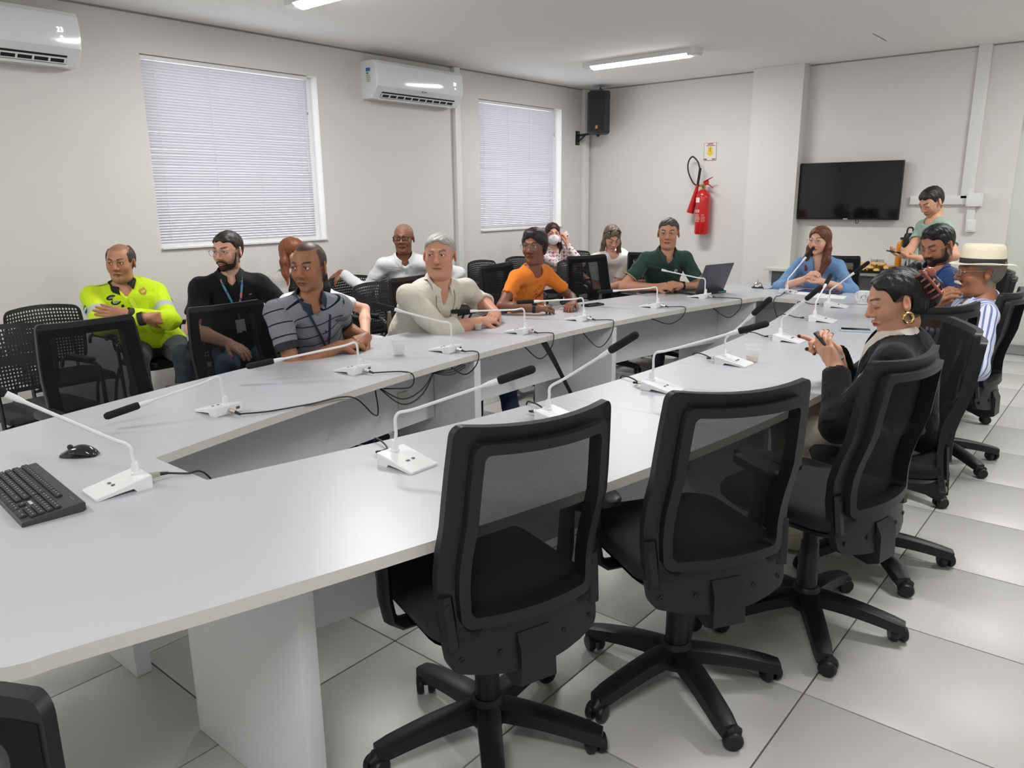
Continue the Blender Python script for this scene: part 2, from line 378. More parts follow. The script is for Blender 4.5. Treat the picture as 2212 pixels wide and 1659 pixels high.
# ---------------------------------------------------------------- air conditioners
def make_ac(label, y0, y1, z0, z1, sticker):
    L = y1 - y0; Hh = z1 - z0; o = thing('air_conditioner', label, 'air conditioner', (XL, (y0 + y1) / 2, z0), 0, 'wall air conditioners')
    prof = [(0.0, 0.0), (0.125, 0.0), (0.20, 0.088), (0.215, 0.105), (0.222, 0.2), (0.212, Hh - 0.035), (0.19, Hh - 0.008), (0.16, Hh), (0.0, Hh)]
    m = MB(); n = len(prof)
    ys = [(-L / 2, 0.93), (-L / 2 + 0.008, 0.985), (-L / 2 + 0.025, 1.0), (L / 2 - 0.025, 1.0), (L / 2 - 0.008, 0.985), (L / 2, 0.93)]
    rows = [[(x * s_, y, Hh / 2 + (z - Hh / 2) * (0.5 + s_ / 2)) for x, z in prof] for y, s_ in ys]
    b0 = m.quad_grid(rows, closed_u=True)
    m.f.append(tuple(range(b0, b0 + n))); m.m.append(0)
    e = b0 + n * (len(rows) - 1); m.f.append(tuple(range(e + n - 1, e - 1, -1))); m.m.append(0)
    m.build('body', M_ACWHITE, o, angle=25)
    # outlet slot
    d = Vector((0.04, 0, 0.047)).normalized(); nrm = Vector((d.z, 0, -d.x))
    def P(s_, y, off): q = Vector((0.128, y, 0.004)) + d * s_ + nrm * off; return tuple(q)
    def slab(m, s0, s1, ya, yb, o0, o1):
        b = len(m.v)
        for off in (o0, o1):
            for s_, y in ((s0, ya), (s1, ya), (s1, yb), (s0, yb)): m.v.append(P(s_, y, off))
        for f in ((0, 1, 2, 3), (7, 6, 5, 4), (0, 4, 5, 1), (1, 5, 6, 2), (2, 6, 7, 3), (3, 7, 4, 0)): m.f.append(tuple(b + q for q in f)); m.m.append(0)
    m = MB(); slab(m, 0.006, 0.075, -L / 2 + 0.09, L / 2 - 0.09, 0.0, 0.003); m.build('air_outlet', M_BLACKM, o, smooth=False)
    m = MB(); slab(m, -0.004, 0.012, -L / 2 + 0.08, L / 2 - 0.08, 0.002, 0.012); m.build('lower_flap', M_ACWHITE, o, smooth=False)
    m = MB(); slab(m, 0.052, 0.062, -L / 2 + 0.09, L / 2 - 0.09, 0.004, 0.008); slab(m, 0.018, 0.024, -L / 2 + 0.09, L / 2 - 0.09, 0.004, 0.008); m.build('louvre_rail', M_ACWHITE, o, smooth=False)
    for k in range(11):
        m = MB(); y = -L / 2 + 0.1 + k * (L - 0.2) / 10; slab(m, 0.02, 0.056, y - 0.006, y + 0.006, 0.004, 0.009); m.build('louvre', M_ACWHITE, o, smooth=False)
    lit = mat('display_light', (0.9, 0.95, 1), 0.3, emit=(0.95, 0.97, 1.0), estr=1.6)
    text_part('temperature_display', '23', 0.042, lit, o, (0.2235, L / 2 - 0.13, Hh * 0.62), (PI / 2, 0, PI / 2))
    m = MB(); m.cyl((0.2205, L / 2 - 0.125, Hh * 0.50), (0.2225, L / 2 - 0.125, Hh * 0.50), 0.007, n=10); m.build('indicator_light', lit, o)
    ink = mat('grey_print', (0.08, 0.08, 0.09), 0.5)
    m = MB(); m.box((0.2225, -0.01, 0.095), (0.002, 0.014, 0.012)); m.build('maker_mark', ink, o, smooth=False)
    for k in range(5):
        m = MB(); m.box((0.2225, 0.008 + 0.009 * k, 0.094 + .001 * (k % 2)), (0.002, 0.006, 0.008)); m.build('maker_mark', ink, o, smooth=False)
    if sticker:
        blue = mat('blue_sticker', srgb(40, 120, 180), 0.4); pale = mat('pale_sticker', srgb(214, 218, 214), 0.5); dk = mat('dark_sticker', srgb(60, 80, 80), 0.5)
        def st(name, ma, x0, x1, za, zb):
            m = MB(); m.box(((x0 + x1) / 2, -L / 2 - 0.0005, (za + zb) / 2), (x1 - x0, 0.004, zb - za)); return m.build(name, ma, o, smooth=False)
        st('energy_sticker', blue, 0.07, 0.13, Hh * 0.70, Hh * 0.79); st('energy_sticker', dk, 0.075, 0.10, Hh * 0.64, Hh * 0.67); st('rating_label', pale, 0.07, 0.13, Hh * 0.42, Hh * 0.63)
        for q in range(4): st('rating_label', mat('pale_ink', srgb(150, 156, 152), 0.5), 0.078, 0.122 - 0.008 * (q % 2), Hh * (0.44 + 0.045 * q), Hh * (0.44 + 0.045 * q) + 0.004).location.y = -0.0015
    return o
make_ac('white split air conditioner above, between the two windows, blue sticker on its side', 4.905, 6.05, 2.425, 2.76, True)
make_ac('white split air conditioner cut off by the left edge of the picture', 1.22, 2.375, 2.40, 2.735, False)
# ---------------------------------------------------------------- loudspeaker and bracket
t = thing('wall_bracket', 'black steel wall bracket holding the loudspeaker in the corner', 'bracket', (XL, 8.39, 2.25))
m = MB(); m.box((0.006, 0, 0), (0.012, 0.08, 0.17), 0.002); m.build('plate', M_BLACKM, t)
m = MB(); m.tube([(0.01, 0, 0.03), (0.33, -0.02, 0.05)], 0.014, 8); m.build('arm', M_BLACKM, t)
m = MB(); m.tube([(0.01, 0, -0.05), (0.14, -0.01, 0.035)], 0.010, 6); m.build('brace', M_BLACKM, t)
m = MB(); m.cyl((0.33, -0.02, 0.0), (0.33, -0.02, 0.12), 0.017, n=12); m.build('socket', M_BLACKM, t)
m = MB()
for z in (-.06, .06): m.cyl((0.012, 0, z), (0.018, 0, z), 0.008, n=8)
m.build('bolt', M_STEEL, t)
t = thing('loudspeaker', 'black loudspeaker cabinet with grille hanging in the far corner', 'speaker', (-5.50, 8.36, 2.275), math.radians(-68))
m = MB(); Hs = 0.50; poly = [(-0.125, -0.10), (-0.075, -0.16), (0.075, -0.16), (0.125, -0.10)]
rows = []
for z, s_ in ((0, .82), (0.008, .93), (0.025, 1), (Hs - 0.025, 1), (Hs - 0.008, .93), (Hs, .82)):
    pts = [(0.13, -0.105), (0.155, -0.075), (0.16, 0), (0.155, 0.075), (0.13, 0.145 - .02), (0.1, 0.15), (-0.06, 0.12), (-0.13, 0.075), (-0.14, 0), (-0.13, -0.075), (-0.06, -0.12), (0.1, -0.15 + .02)]
    rows.append([(x * s_, y * s_, z) for x, y in pts])
b0 = m.quad_grid(rows, closed_u=True); n = 12
m.f.append(tuple(range(b0 + n - 1, b0 - 1, -1))); m.m.append(0); e = b0 + n * 5; m.f.append(tuple(range(e, e + n))); m.m.append(0)
m.build('cabinet', mat('speaker_plastic', (0.018, 0.019, 0.021), 0.55, bump=0.2, bscale=300), t, angle=30)
m = MB(); m.box((0.158, 0, Hs / 2), (0.012, 0.20, Hs - 0.06), 0.006); m.build('grille', mat('speaker_grille', (0.010, 0.0105, 0.011), 0.7, bump=0.5, bscale=900), t)
m = MB(); m.box((0.166, 0.0, 0.075), (0.004, 0.028, 0.038), 0.001); m.build('badge', mat('brass_badge', srgb(170, 130, 100), 0.4, 0.6), t)
m = MB(); m.box((0.02, -0.118, 0.24), (0.10, 0.012, 0.03), 0.003); m.build('handle', M_BLACKM, t)
m = MB(); m.tube(bezier([(-0.08, 0.0, Hs - 0.02), (-0.12, -0.02, Hs + 0.06), (-0.17, 0.0, Hs + 0.03), (-0.2, 0.03, Hs - 0.05)]), 0.006, 6); m.build('cable', M_BLACKM, t)
# ---------------------------------------------------------------- television
t = thing('television', 'black flat television hanging on the far wall', 'television', (-2.52, YF - 0.06, 1.26))
m = MB(); m.box((0, 0, 0.295), (1.02, 0.05, 0.585), 0.006); m.build('casing', M_BLACK, t)
m = MB(); m.box((0, -0.0255, 0.302), (1.0, 0.003, 0.56)); m.build('screen', mat('tv_screen', (0.004, 0.004, 0.005), 0.06), t, smooth=False)
m = MB(); m.box((0, -0.026, 0.010), (0.045, 0.008, 0.012)); m.build('logo_bar', mat('silver_print', (0.4, 0.35, 0.35), 0.4), t, smooth=False)
m = MB(); m.tube(bezier([(0.10, 0, 0.0), (0.105, -0.01, -0.03), (0.125, -0.01, -0.03), (0.125, 0, 0.0)]), 0.0035, 6); m.build('cable_loop', M_BLACKM, t)
m = MB(); m.box((0, 0.04, 0.3), (0.4, 0.04, 0.3)); m.build('wall_mount', M_BLACKM, t)
# ---------------------------------------------------------------- fire extinguisher and sign
M_RED = mat('extinguisher_red', srgb(190, 24, 22), 0.22, coat=0.4)
t = thing('fire_extinguisher', 'red fire extinguisher hanging on the far wall with black hose', 'fire extinguisher', (-4.13, YF - 0.11, 1.075))
m = MB(); m.lathe([(0.06, 0), (0.08, 0.006), (0.086, 0.025), (0.086, 0.42), (0.08, 0.46), (0.062, 0.495), (0.035, 0.512), (0.022, 0.52)], n=28); m.build('cylinder', M_RED, t)
m = MB(); m.lathe([(0.02, 0.515), (0.02, 0.545), (0.024, 0.55), (0.024, 0.575), (0.012, 0.585)], n=14); m.box((-0.035, 0, 0.56), (0.07, 0.03, 0.025), 0.003); m.build('valve', mat('brass', srgb(190, 165, 110), 0.3, 0.9), t)
m = MB(); m.tube([(0.0, 0, 0.60), (0.05, -0.01, 0.625), (0.115, -0.02, 0.655)], [0.018, 0.014, 0.008], 8, flat=0.5); m.tube([(0.02, 0, 0.575), (0.07, -0.01, 0.57), (0.13, -0.02, 0.53)], [0.016, 0.013, 0.008], 8, flat=0.5); m.box((0.03, 0, 0.595), (0.06, 0.016, 0.045), 0.003); m.build('handle', M_RED, t)
m = MB(); m.tube(bezier([(-0.06, 0, 0.56), (-0.13, -0.005, 0.59), (-0.20, -0.01, 0.72), (-0.205, -0.01, 0.83), (-0.155, -0.01, 0.89), (-0.085, -0.01, 0.83), (-0.05, -0.02, 0.75)]), 0.009, 8); m.build('hose', M_BLACKM, t)
m = MB(); m.tube([(-0.045, -0.02, 0.76), (-0.068, -0.02, 0.57)], 0.015, 10); m.build('grip', M_BLACKM, t)
m = MB(); m.lathe([(0.017, 0), (0.02, 0.05), (0.045, 0.33), (0.042, 0.33), (0.015, 0.05)], (-0.068, -0.02, 0.57), (-0.28, 0.05, -1), 16); m.build('horn', M_RED, t)
M_LBL = mat('label_white', srgb(236, 228, 226), 0.5); M_PINK = mat('label_print', srgb(232, 170, 168), 0.5)
def arc_patch(a0, a1, z0, z1, R=0.0868):
    m = MB(); rows = []
    for z in (z0, z1): rows.append([(R * math.sin(math.radians(a0 + (a1 - a0) * k / 8)), -R * math.cos(math.radians(a0 + (a1 - a0) * k / 8)), z) for k in range(9)])
    m.quad_grid(rows); return m
arc_patch(-42, -2, 0.37, 0.425, 0.0872).build('inspection_tag', M_LBL, t)
m = MB()
for z in [0.15 + 0.0135 * k for k in range(7)]:
    q = arc_patch(-52, random.uniform(-6, 6), z, z + 0.0065); b0 = len(m.v); m.v += q.v; m.f += [tuple(b0 + i for i in f) for f in q.f]; m.m += q.m
    q = arc_patch(14, random.uniform(38, 52), z, z + 0.004); b0 = len(m.v); m.v += q.v; m.f += [tuple(b0 + i for i in f) for f in q.f]; m.m += q.m
for a in (-50, -32, -14):
    q = arc_patch(a, a + 13, 0.255, 0.29); b0 = len(m.v); m.v += q.v; m.f += [tuple(b0 + i for i in f) for f in q.f]; m.m += q.m
for z in [0.15 + 0.012 * k for k in range(13)]:
    q = arc_patch(-66, -58, z, z + 0.009); b0 = len(m.v); m.v += q.v; m.f += [tuple(b0 + i for i in f) for f in q.f]; m.m += q.m
m.build('printed_label', M_PINK, t)
t = thing('extinguisher_sign', 'small white sign with a yellow arrow above the fire extinguisher', 'sign', (-4.122, YF - 0.004, 2.02))
m = MB(); m.box((0, 0, 0), (0.155, 0.004, 0.2)); m.build('board', mat('sign_white', srgb(232, 226, 222), 0.5), t, smooth=False)
yl = mat('sign_yellow', srgb(238, 200, 60), 0.5); rd = mat('sign_red', srgb(170, 40, 30), 0.5); pk = mat('sign_maroon', srgb(150, 90, 92), 0.5)
m = MB(); m.prism([(-0.028, 0.05), (-0.028, -0.02), (-0.05, -0.02), (0, -0.052), (0.05, -0.02), (0.028, -0.02), (0.028, 0.05)], -0.0025, -0.0045, lambda x, y, h: (x, h, y)); m.build('arrow', yl, t, smooth=False)
text_part('number', '1', 0.06, rd, t, (0.002, -0.005, 0.02), (PI / 2, 0, 0))
for k in range(8):
    m = MB(); m.box((-0.042 + 0.0135 * k, -0.0025, 0.066), (0.009, 0.002, 0.012)); m.build('print_mark', pk, t, smooth=False)
m = MB()
for (x, z, w, h) in ((0, 0.0975, .155, .003), (0, -0.0975, .155, .003), (-0.076, 0, .003, .2), (0.076, 0, .003, .2), (0.0, 0.085, .07, .012), (-0.055, -0.085, .034, .015), (0.048, -0.085, .045, .012)): m.box((x, -0.0025, z), (w, 0.002, h))
m.build('border_print', pk, t, smooth=False)
# ================================================================ CONFERENCE TABLE
AX, YC0, TZ, TTH = -2.174, 3.49, 0.74, 0.03
Y0T, Y1T = 0.28, 6.70
def wout(y): return 1.235 - 0.052 * (y - 3.45) ** 2
def winn(y): return max(0.10, wout(y) - 0.775)
table = thing('conference_table', 'large white boat-shaped conference table with an open centre', 'table', (AX, YC0, 0))
def top_piece(side, ya, yb, name):
    # outline in world x,y; side=-1 left, +1 right
    n = 14
    def out_curve(a, b): return [(AX + side * wout(a + (b - a) * k / n), a + (b - a) * k / n) for k in range(n + 1)]
    poly = []
    g = 0.0009
    if name == 'near':
        yi = 1.035
        pts = [(AX + side * g, Y0T), (AX + side * (wout(Y0T) - 0.12), Y0T)]
        for k in range(1, 7):
            a = PI / 2 * k / 6; pts.append((AX + side * (wout(Y0T + .13) - 0.12 + 0.12 * math.sin(a)), Y0T + 0.12 - 0.12 * math.cos(a)))
        pts += out_curve(Y0T + 0.20, yb)
        pts += [(AX + side * winn(yi + (yb - yi) * (1 - k / n)), yi + (yb - yi) * (1 - k / n)) for k in range(n + 1)]
        pts += [(AX + side * g, yi)]
        poly = pts
    elif name == 'far':
        yi = 5.90
        pts = [(AX + side * g, yi)] + [(AX + side * winn(yi + (ya - yi) * k / n), yi + (ya - yi) * k / n) for k in range(n + 1)]
        pts += out_curve(ya, Y1T - 0.16)
        for k in range(0, 7):
            a = PI / 2 * k / 6; pts.append((AX + side * (wout(Y1T - .1) - 0.12 + 0.12 * math.cos(a)), Y1T - 0.12 + 0.12 * math.sin(a)))
        pts += [(AX + side * g, Y1T)]
        poly = pts
    else:
        poly = out_curve(ya, yb) + [(AX + side * winn(yb + (ya - yb) * k / n), yb + (ya - yb) * k / n) for k in range(n + 1)]
    # orientation
    A = sum(poly[i][0] * poly[(i + 1) % len(poly)][1] - poly[(i + 1) % len(poly)][0] * poly[i][1] for i in range(len(poly)))
    if A < 0: poly = poly[::-1]
    m = MB(); b = 0; n_ = len(poly)
    cxp, cyp = sum(p[0] for p in poly) / n_, sum(p[1] for p in poly) / n_
    L = [(x - AX, y - YC0) for x, y in poly]
    for h in (TZ - TTH, TZ - 0.0015, TZ): m.v.extend([(x, y, h) for x, y in L])
    m.f.append(tuple(range(n_ - 1, -1, -1))); m.m.append(0)
    m.f.append(tuple(range(2 * n_, 3 * n_))); m.m.append(0)
    for i in range(n_):
        j = (i + 1) % n_
        m.f.append((i, j, n_ + j, n_ + i)); m.m.append(1)
        m.f.append((n_ + i, n_ + j, 2 * n_ + j, 2 * n_ + i)); m.m.append(1)
    return m.build('tabletop', [M_TOP, M_EDGE], table, smooth=False)
for side, mids in ((-1, (2.43, 3.50, 4.55)), (1, (2.43, 3.30, 4.55))):
    a, b, c = mids
    top_piece(side, None, a - 0.0008, 'near'); top_piece(side, a + 0.0008, b - 0.0008, 'mid'); top_piece(side, b + 0.0008, c - 0.0008, 'mid'); top_piece(side, c + 0.0008, None, 'far')
def leg_panel(x0, x1, y, th=0.05):
    m = MB(); m.box(((x0 + x1) / 2 - AX, y - YC0, (TZ - TTH) / 2), (abs(x1 - x0), th, TZ - TTH - 0.001), 0.002)
    return m.build('leg_panel', M_PANEL, table)
for s_ in (-1, 1):
    leg_panel(AX + s_ * 0.2, AX + s_ * 0.76, 0.93)
    for y in (2.88, 4.20): leg_panel(AX + s_ * (winn(y) + 0.012), AX + s_ * (wout(y) - 0.12), y)
    leg_panel(AX + s_ * (winn(5.85) + 0.02), AX + s_ * (wout(5.85) - 0.12), 5.86)
def modesty(side, ya, yb):
    m = MB(); n = 6; rows = []
    for k in range(n + 1):
        y = ya + (yb - ya) * k / n; x = side * (wout(y) - 0.45)
        rows.append([(x - .009, y - YC0, 0.35), (x + .009, y - YC0, 0.35), (x + .009, y - YC0, 0.708), (x - .009, y - YC0, 0.708)])
    b0 = m.quad_grid(rows, closed_u=True); m.f.append((b0, b0 + 1, b0 + 2, b0 + 3)); m.m.append(0); e = b0 + 4 * n; m.f.append((e + 3, e + 2, e + 1, e)); m.m.append(0)
    m.build('modesty_panel', M_PANEL, table, smooth=False)
for s_ in (-1, 1):
    for ya, yb in ((0.96, 2.85), (2.91, 4.17), (4.23, 5.83)): modesty(s_, ya, yb)
m = MB(); m.box((0, 6.28 - YC0, 0.53), (1.2, 0.018, 0.36)); m.build('modesty_panel', M_PANEL, table, smooth=False)
# beige socket plate on the modesty panel
m = MB(); m.box((-(wout(2.6) - 0.45) + 0.014, 2.6 - YC0, 0.50), (0.012, 0.07, 0.09), 0.002); m.build('socket_plate', M_EDGE, table)

# ================================================================ TASK CHAIRS
def chair_side(v):           # x of the back surface at height fraction v
    return -0.252 + 0.030 * math.sin(PI * min(1, v / 0.62)) * (1 if v < 0.62 else 0) - 0.085 * max(0, v - 0.35) ** 1.25
def back_pt(u, v, off=0.0):
    hw = 0.205 + 0.030 * math.sin(PI * min(1, 0.15 + v * 0.75))
    x = chair_side(v) + 0.045 * u * u + off
    z = 0.392 + 0.618 * v - 0.030 * (1 - u * u) * max(0, 1 - v / 0.25) + 0.012 * u * u * max(0, (v - 0.75) / 0.25)
    return (x, u * hw, z)
def loop(u0, u1, v0, v1, ru, rv, n=8, side=8):
    pts = []
    for cu, cv, a0 in ((u1 - ru, v1 - rv, 0), (u0 + ru, v1 - rv, 90), (u0 + ru, v0 + rv, 180), (u1 - ru, v0 + rv, 270)):
        arc = [(cu + ru * math.cos(math.radians(a0 + 90 * k / n)), cv + rv * math.sin(math.radians(a0 + 90 * k / n))) for k in range(n + 1)]
        pts.append(arc)
    out = []
    for i in range(4):
        out += pts[i]; p, q = pts[i][-1], pts[(i + 1) % 4][0]
        out += [(p[0] + (q[0] - p[0]) * k / side, p[1] + (q[1] - p[1]) * k / side) for k in range(1, side)]
    return out
def ring(m, outer, inner, off0, off1):
    rows = [[back_pt(u, v, off1) for u, v in outer], [back_pt(u, v, off1) for u, v in inner], [back_pt(u, v, off0) for u, v in inner], [back_pt(u, v, off0) for u, v in outer]]
    m.quad_grid(rows, closed_u=True, closed_v=True)
def make_task_chair(name='task_chair'):
    o = thing(name, None, None)
    # star base
    m = MB()
    for k in range(5):
        a = 2 * PI * k / 5; ca, sa = math.cos(a), math.sin(a); rows = []
        for t in range(9):
            r = 0.03 + 0.30 * t / 8; f = t / 8
            z = 0.135 - 0.055 * f ** 1.6; w = 0.034 - 0.006 * f; h = 0.050 - 0.012 * f
            if t == 8: w *= 0.85
            sec = [(-w, -h), (w, -h), (w, -h * 0.1), (w * 0.62, 0), (-w * 0.62, 0), (-w, -h * 0.1)]
            rows.append([(r * ca - s_ * sa, r * sa + s_ * ca, z + q) for s_, q in sec])
        b0 = m.quad_grid(rows, closed_u=True); e = b0 + 6 * 8; m.f.append(tuple(range(e, e + 6))); m.m.append(0)
    m.lathe([(0.046, 0.06), (0.05, 0.07), (0.05, 0.135), (0.04, 0.15)], n=16)
    m.build('star_base', M_BLACK, o, angle=35)
    cm = MB()
    for s_ in (-1, 1): cm.lathe([(0.012, s_ * 0.006), (0.024, s_ * 0.006), (0.027, s_ * 0.011), (0.027, s_ * 0.020), (0.022, s_ * 0.026), (0.004, s_ * 0.027)], (0.014, 0, 0.0275), (0, 1, 0), 16)
    cm.tube([(0.0, 0, 0.05), (0.012, 0, 0.052), (0.034, 0, 0.044)], [0.016, 0.021, 0.012], 10); cm.cyl((0, 0, 0.045), (0, 0, 0.066), 0.010, n=10)
    cme = cm.mesh('caster', M_BLACK)
    for k in range(5):
        a = 2 * PI * k / 5; c = put('caster', cme, o, (0.315 * math.cos(a), 0.315 * math.sin(a), 0)); c.scale = (1.12, 1.12, 1.05); c.rotation_euler = (0, 0, a + (1.9, -0.7, 2.6, 0.4, 1.2)[k])
    m = MB(); m.lathe([(0.036, 0.13), (0.035, 0.27), (0.032, 0.275), (0.031, 0.32), (0.027, 0.325), (0.027, 0.40)], n=18); m.build('gas_column', M_BLACK, o)
    m = MB(); m.box((-0.02, 0, 0.405), (0.24, 0.15, 0.05), 0.012); m.cyl((0.03, -0.06, 0.40), (0.06, -0.30, 0.40), 0.006, n=8); m.box((0.065, -0.31, 0.40), (0.03, 0.06, 0.012), 0.004); m.build('mechanism', M_BLACK, o)
    # seat
    m = MB(); rows = []
    for z, s_, dx in ((0.435, .80, 0), (0.445, .93, 0), (0.465, 1.0, 0), (0.49, 1.0, 0), (0.508, .95, 0), (0.515, .80, 0), (0.513, .4, 0)):
        rows.append([(0.02 + x * s_, y * s_, z - 0.02 * max(0, x - 0.12) * 2) for x, y in rrect(0.245, 0.245, 0.09, 5)])
    b0 = m.quad_grid(rows, closed_u=True); n = len(rows[0]); m.f.append(tuple(range(b0 + n - 1, b0 - 1, -1))); m.m.append(0); e = b0 + n * 6; m.f.append(tuple(range(e, e + n))); m.m.append(0)
    m.build('seat', M_FABRIC, o, angle=60)
    m = MB(); rows = []
    for z, s_ in ((0.405, .55), (0.42, .86), (0.445, .965)):
        rows.append([(0.015 + x * s_, y * s_, z) for x, y in rrect(0.243, 0.243, 0.09, 5)])
    b0 = m.quad_grid(rows, closed_u=True); m.f.append(tuple(range(b0 + n - 1, b0 - 1, -1))); m.m.append(0); m.build('seat_shell', M_BLACK, o)
    # back
    OUT = loop(-1, 1, 0.0, 1.0, 0.10, 0.045); MID = loop(-0.83, 0.83, 0.185, 0.945, 0.10, 0.045); INN = loop(-0.72, 0.72, 0.225, 0.905, 0.06, 0.03)
    m = MB(); ring(m, OUT, INN, -0.010, 0.014); m.build('back_frame', M_BLACK, o, angle=35)
    m = MB(); ring(m, MID, INN, -0.034, -0.009); m.build('back_rim', M_BLACK, o, angle=35)
    m = MB(); rows = []
    for i in range(13):
        v = 0.03 + 0.93 * i / 12; rows.append([back_pt(-0.96 + 1.92 * k / 12, v, 0.0165) for k in range(13)])
    m.quad_grid(rows); m.build('back_mesh', M_MESH, o)
    # spine bracket under the back
    m = MB()
    rows = []
    for x, z, w, h in ((-0.02, 0.395, .055, .03), (-0.15, 0.365, .055, .035), (-0.235, 0.345, .055, .035), (-0.272, 0.375, .052, .05), (-0.268, 0.44, .05, .02)):
        rows.append([(x, -w, z - h), (x, w, z - h), (x + (0.02 if x < -.24 else 0), w, z + h), (x + (0.02 if x < -.24 else 0), -w, z + h)])
    b0 = m.quad_grid(rows, closed_u=True); m.f.append((b0 + 3, b0 + 2, b0 + 1, b0)); m.m.append(0); e = b0 + 16; m.f.append((e, e + 1, e + 2, e + 3)); m.m.append(0)
    m.build('back_bracket', M_BLACK, o, angle=30)
    for s_ in (-1, 1):
        m = MB(); p = Vector(back_pt(s_ * 0.93, 0.10, -0.012)); q = Vector(back_pt(s_ * 0.93, 0.31, -0.012))
        m.tube([p, q], [0.022, 0.020], 6, flat=0.55)
        m.build('side_clamp', M_BLACK, o, angle=30)
    sm = MB(); sm.lathe([(0.008, 0.0), (0.0085, 0.003), (0.004, 0.003), (0.003, 0.0005)], (0, 0, 0), (-1, 0, 0), 10); sme = sm.mesh('screw', M_BLACKM)
    for u, v in ((-0.93, 0.27), (0.93, 0.27), (-0.86, 0.055), (0.86, 0.055), (-0.42, 0.075), (0.42, 0.075)):
        p = back_pt(u, v, -0.022 if abs(u) > .9 else -0.0115); put('screw', sme, o, p)
    # armrests
    for s_ in (-1, 1):
        m = MB(); m.tube([(0.02, s_ * 0.16, 0.415), (0.02, s_ * 0.245, 0.415), (0.02, s_ * 0.275, 0.44), (0.02, s_ * 0.285, 0.50), (0.015, s_ * 0.288, 0.655)], [0.028, 0.03, 0.035, 0.035, 0.030], 8, flat=0.5)
        a = m.build('armrest', M_BLACK, o, angle=40)
        m = MB(); rows = []
        for z, sc in ((0.645, .75), (0.652, .97), (0.668, 1), (0.678, .93), (0.681, .6)):
            rows.append([(0.015 + x * sc, s_ * 0.288 + y * sc, z) for x, y in rrect(0.115, 0.042, 0.03, 4)])
        b0 = m.quad_grid(rows, closed_u=True); n2 = len(rows[0]); m.f.append(tuple(range(b0 + n2 - 1, b0 - 1, -1))); m.m.append(0); e = b0 + n2 * 4; m.f.append(tuple(range(e, e + n2))); m.m.append(0)
        m.build('arm_pad', M_BLACK, a, angle=50)
    return o
task0 = make_task_chair(); task_used = []
GT = 'black mesh task chairs round the conference table'
task_rest = [(c.location.copy(), c.rotation_euler.z) for c in task0.children]
def task_chair(label, x, y, deg, arm=0.0, dz=0.0):
    o = task0 if not task_used else copy_tree(task0)
    task_used.append(o); o.location = (x, y, 0); o.rotation_euler = (0, 0, math.radians(deg)); tag(o, label, 'chair', GT)
    spin = math.radians(arm - deg); R = Matrix.Rotation(spin, 3, 'Z')
    for c in o.children:
        if c.name.startswith('star_base'): c.rotation_euler.z = spin
        elif not c.name.startswith(('caster', 'gas_column')): c.location.z = [q for q in task_rest][list(o.children).index(c)][0].z + dz
        elif c.name.startswith('caster'):
            k = [q.name for q in o.children if q.name.startswith('caster')].index(c.name); a_ = 2 * PI * k / 5 + spin
            c.location = (0.315 * math.cos(a_), 0.315 * math.sin(a_), 0); c.rotation_euler.z = a_ + (1.9, -0.7, 2.6, 0.4, 1.2)[k]
    return o
task_chair('empty black mesh task chair nearest the camera, seen from behind', -1.28, 1.415, 161, 27, 0.03)
task_chair('empty black mesh task chair between the nearest chair and the woman in black', -0.99, 2.00, 148, 37, 0.03)
task_chair('empty black mesh task chair directly in front of the woman in black', -0.79, 2.615, 168, 12, 0.03)
task_chair('black mesh task chair the woman in the black blazer sits on', -0.76, 3.29, 204, 21, 0.01)
task_chair('empty black mesh task chair between the woman in black and the man with the hat', -0.93, 4.20, 150, 50)
task_chair('black mesh task chair the man in the straw hat sits on', -0.80, 4.88, 175, 32)
task_chair('black mesh task chair the man in the navy shirt sits on', -0.98, 6.02, 195, 40)
task_chair('black mesh task chair the woman in the light blue shirt sits on', -2.20, 6.99, 268, 20, -0.03)
task_chair('black mesh task chair the man in the dark green polo sits on', -3.42, 6.28, -30, 10)
task_chair('empty black mesh task chair between the orange and the dark green shirts', -3.63, 5.64, -18, 20)
task_chair('black mesh task chair the person in the orange T-shirt sits on', -3.72, 4.62, 5, 0.2)
task_chair('black mesh task chair the grey-haired man in the beige shirt sits on', -3.56, 3.56, 3, 20)
task_chair('black mesh task chair the man in the striped polo sits on', -3.60, 2.78, 4, 30, -0.09)
task_chair('empty black mesh task chair in front of the man in the black polo', -3.47, 2.12, 0, 10, -0.02)
task_chair('empty black mesh task chair in front of the man in the yellow jacket', -3.50, 1.43, 0, 25, -0.02)
task_chair('black mesh task chair cut off by the lower left corner of the picture', -0.90, -0.09, -50, 20, -0.04)
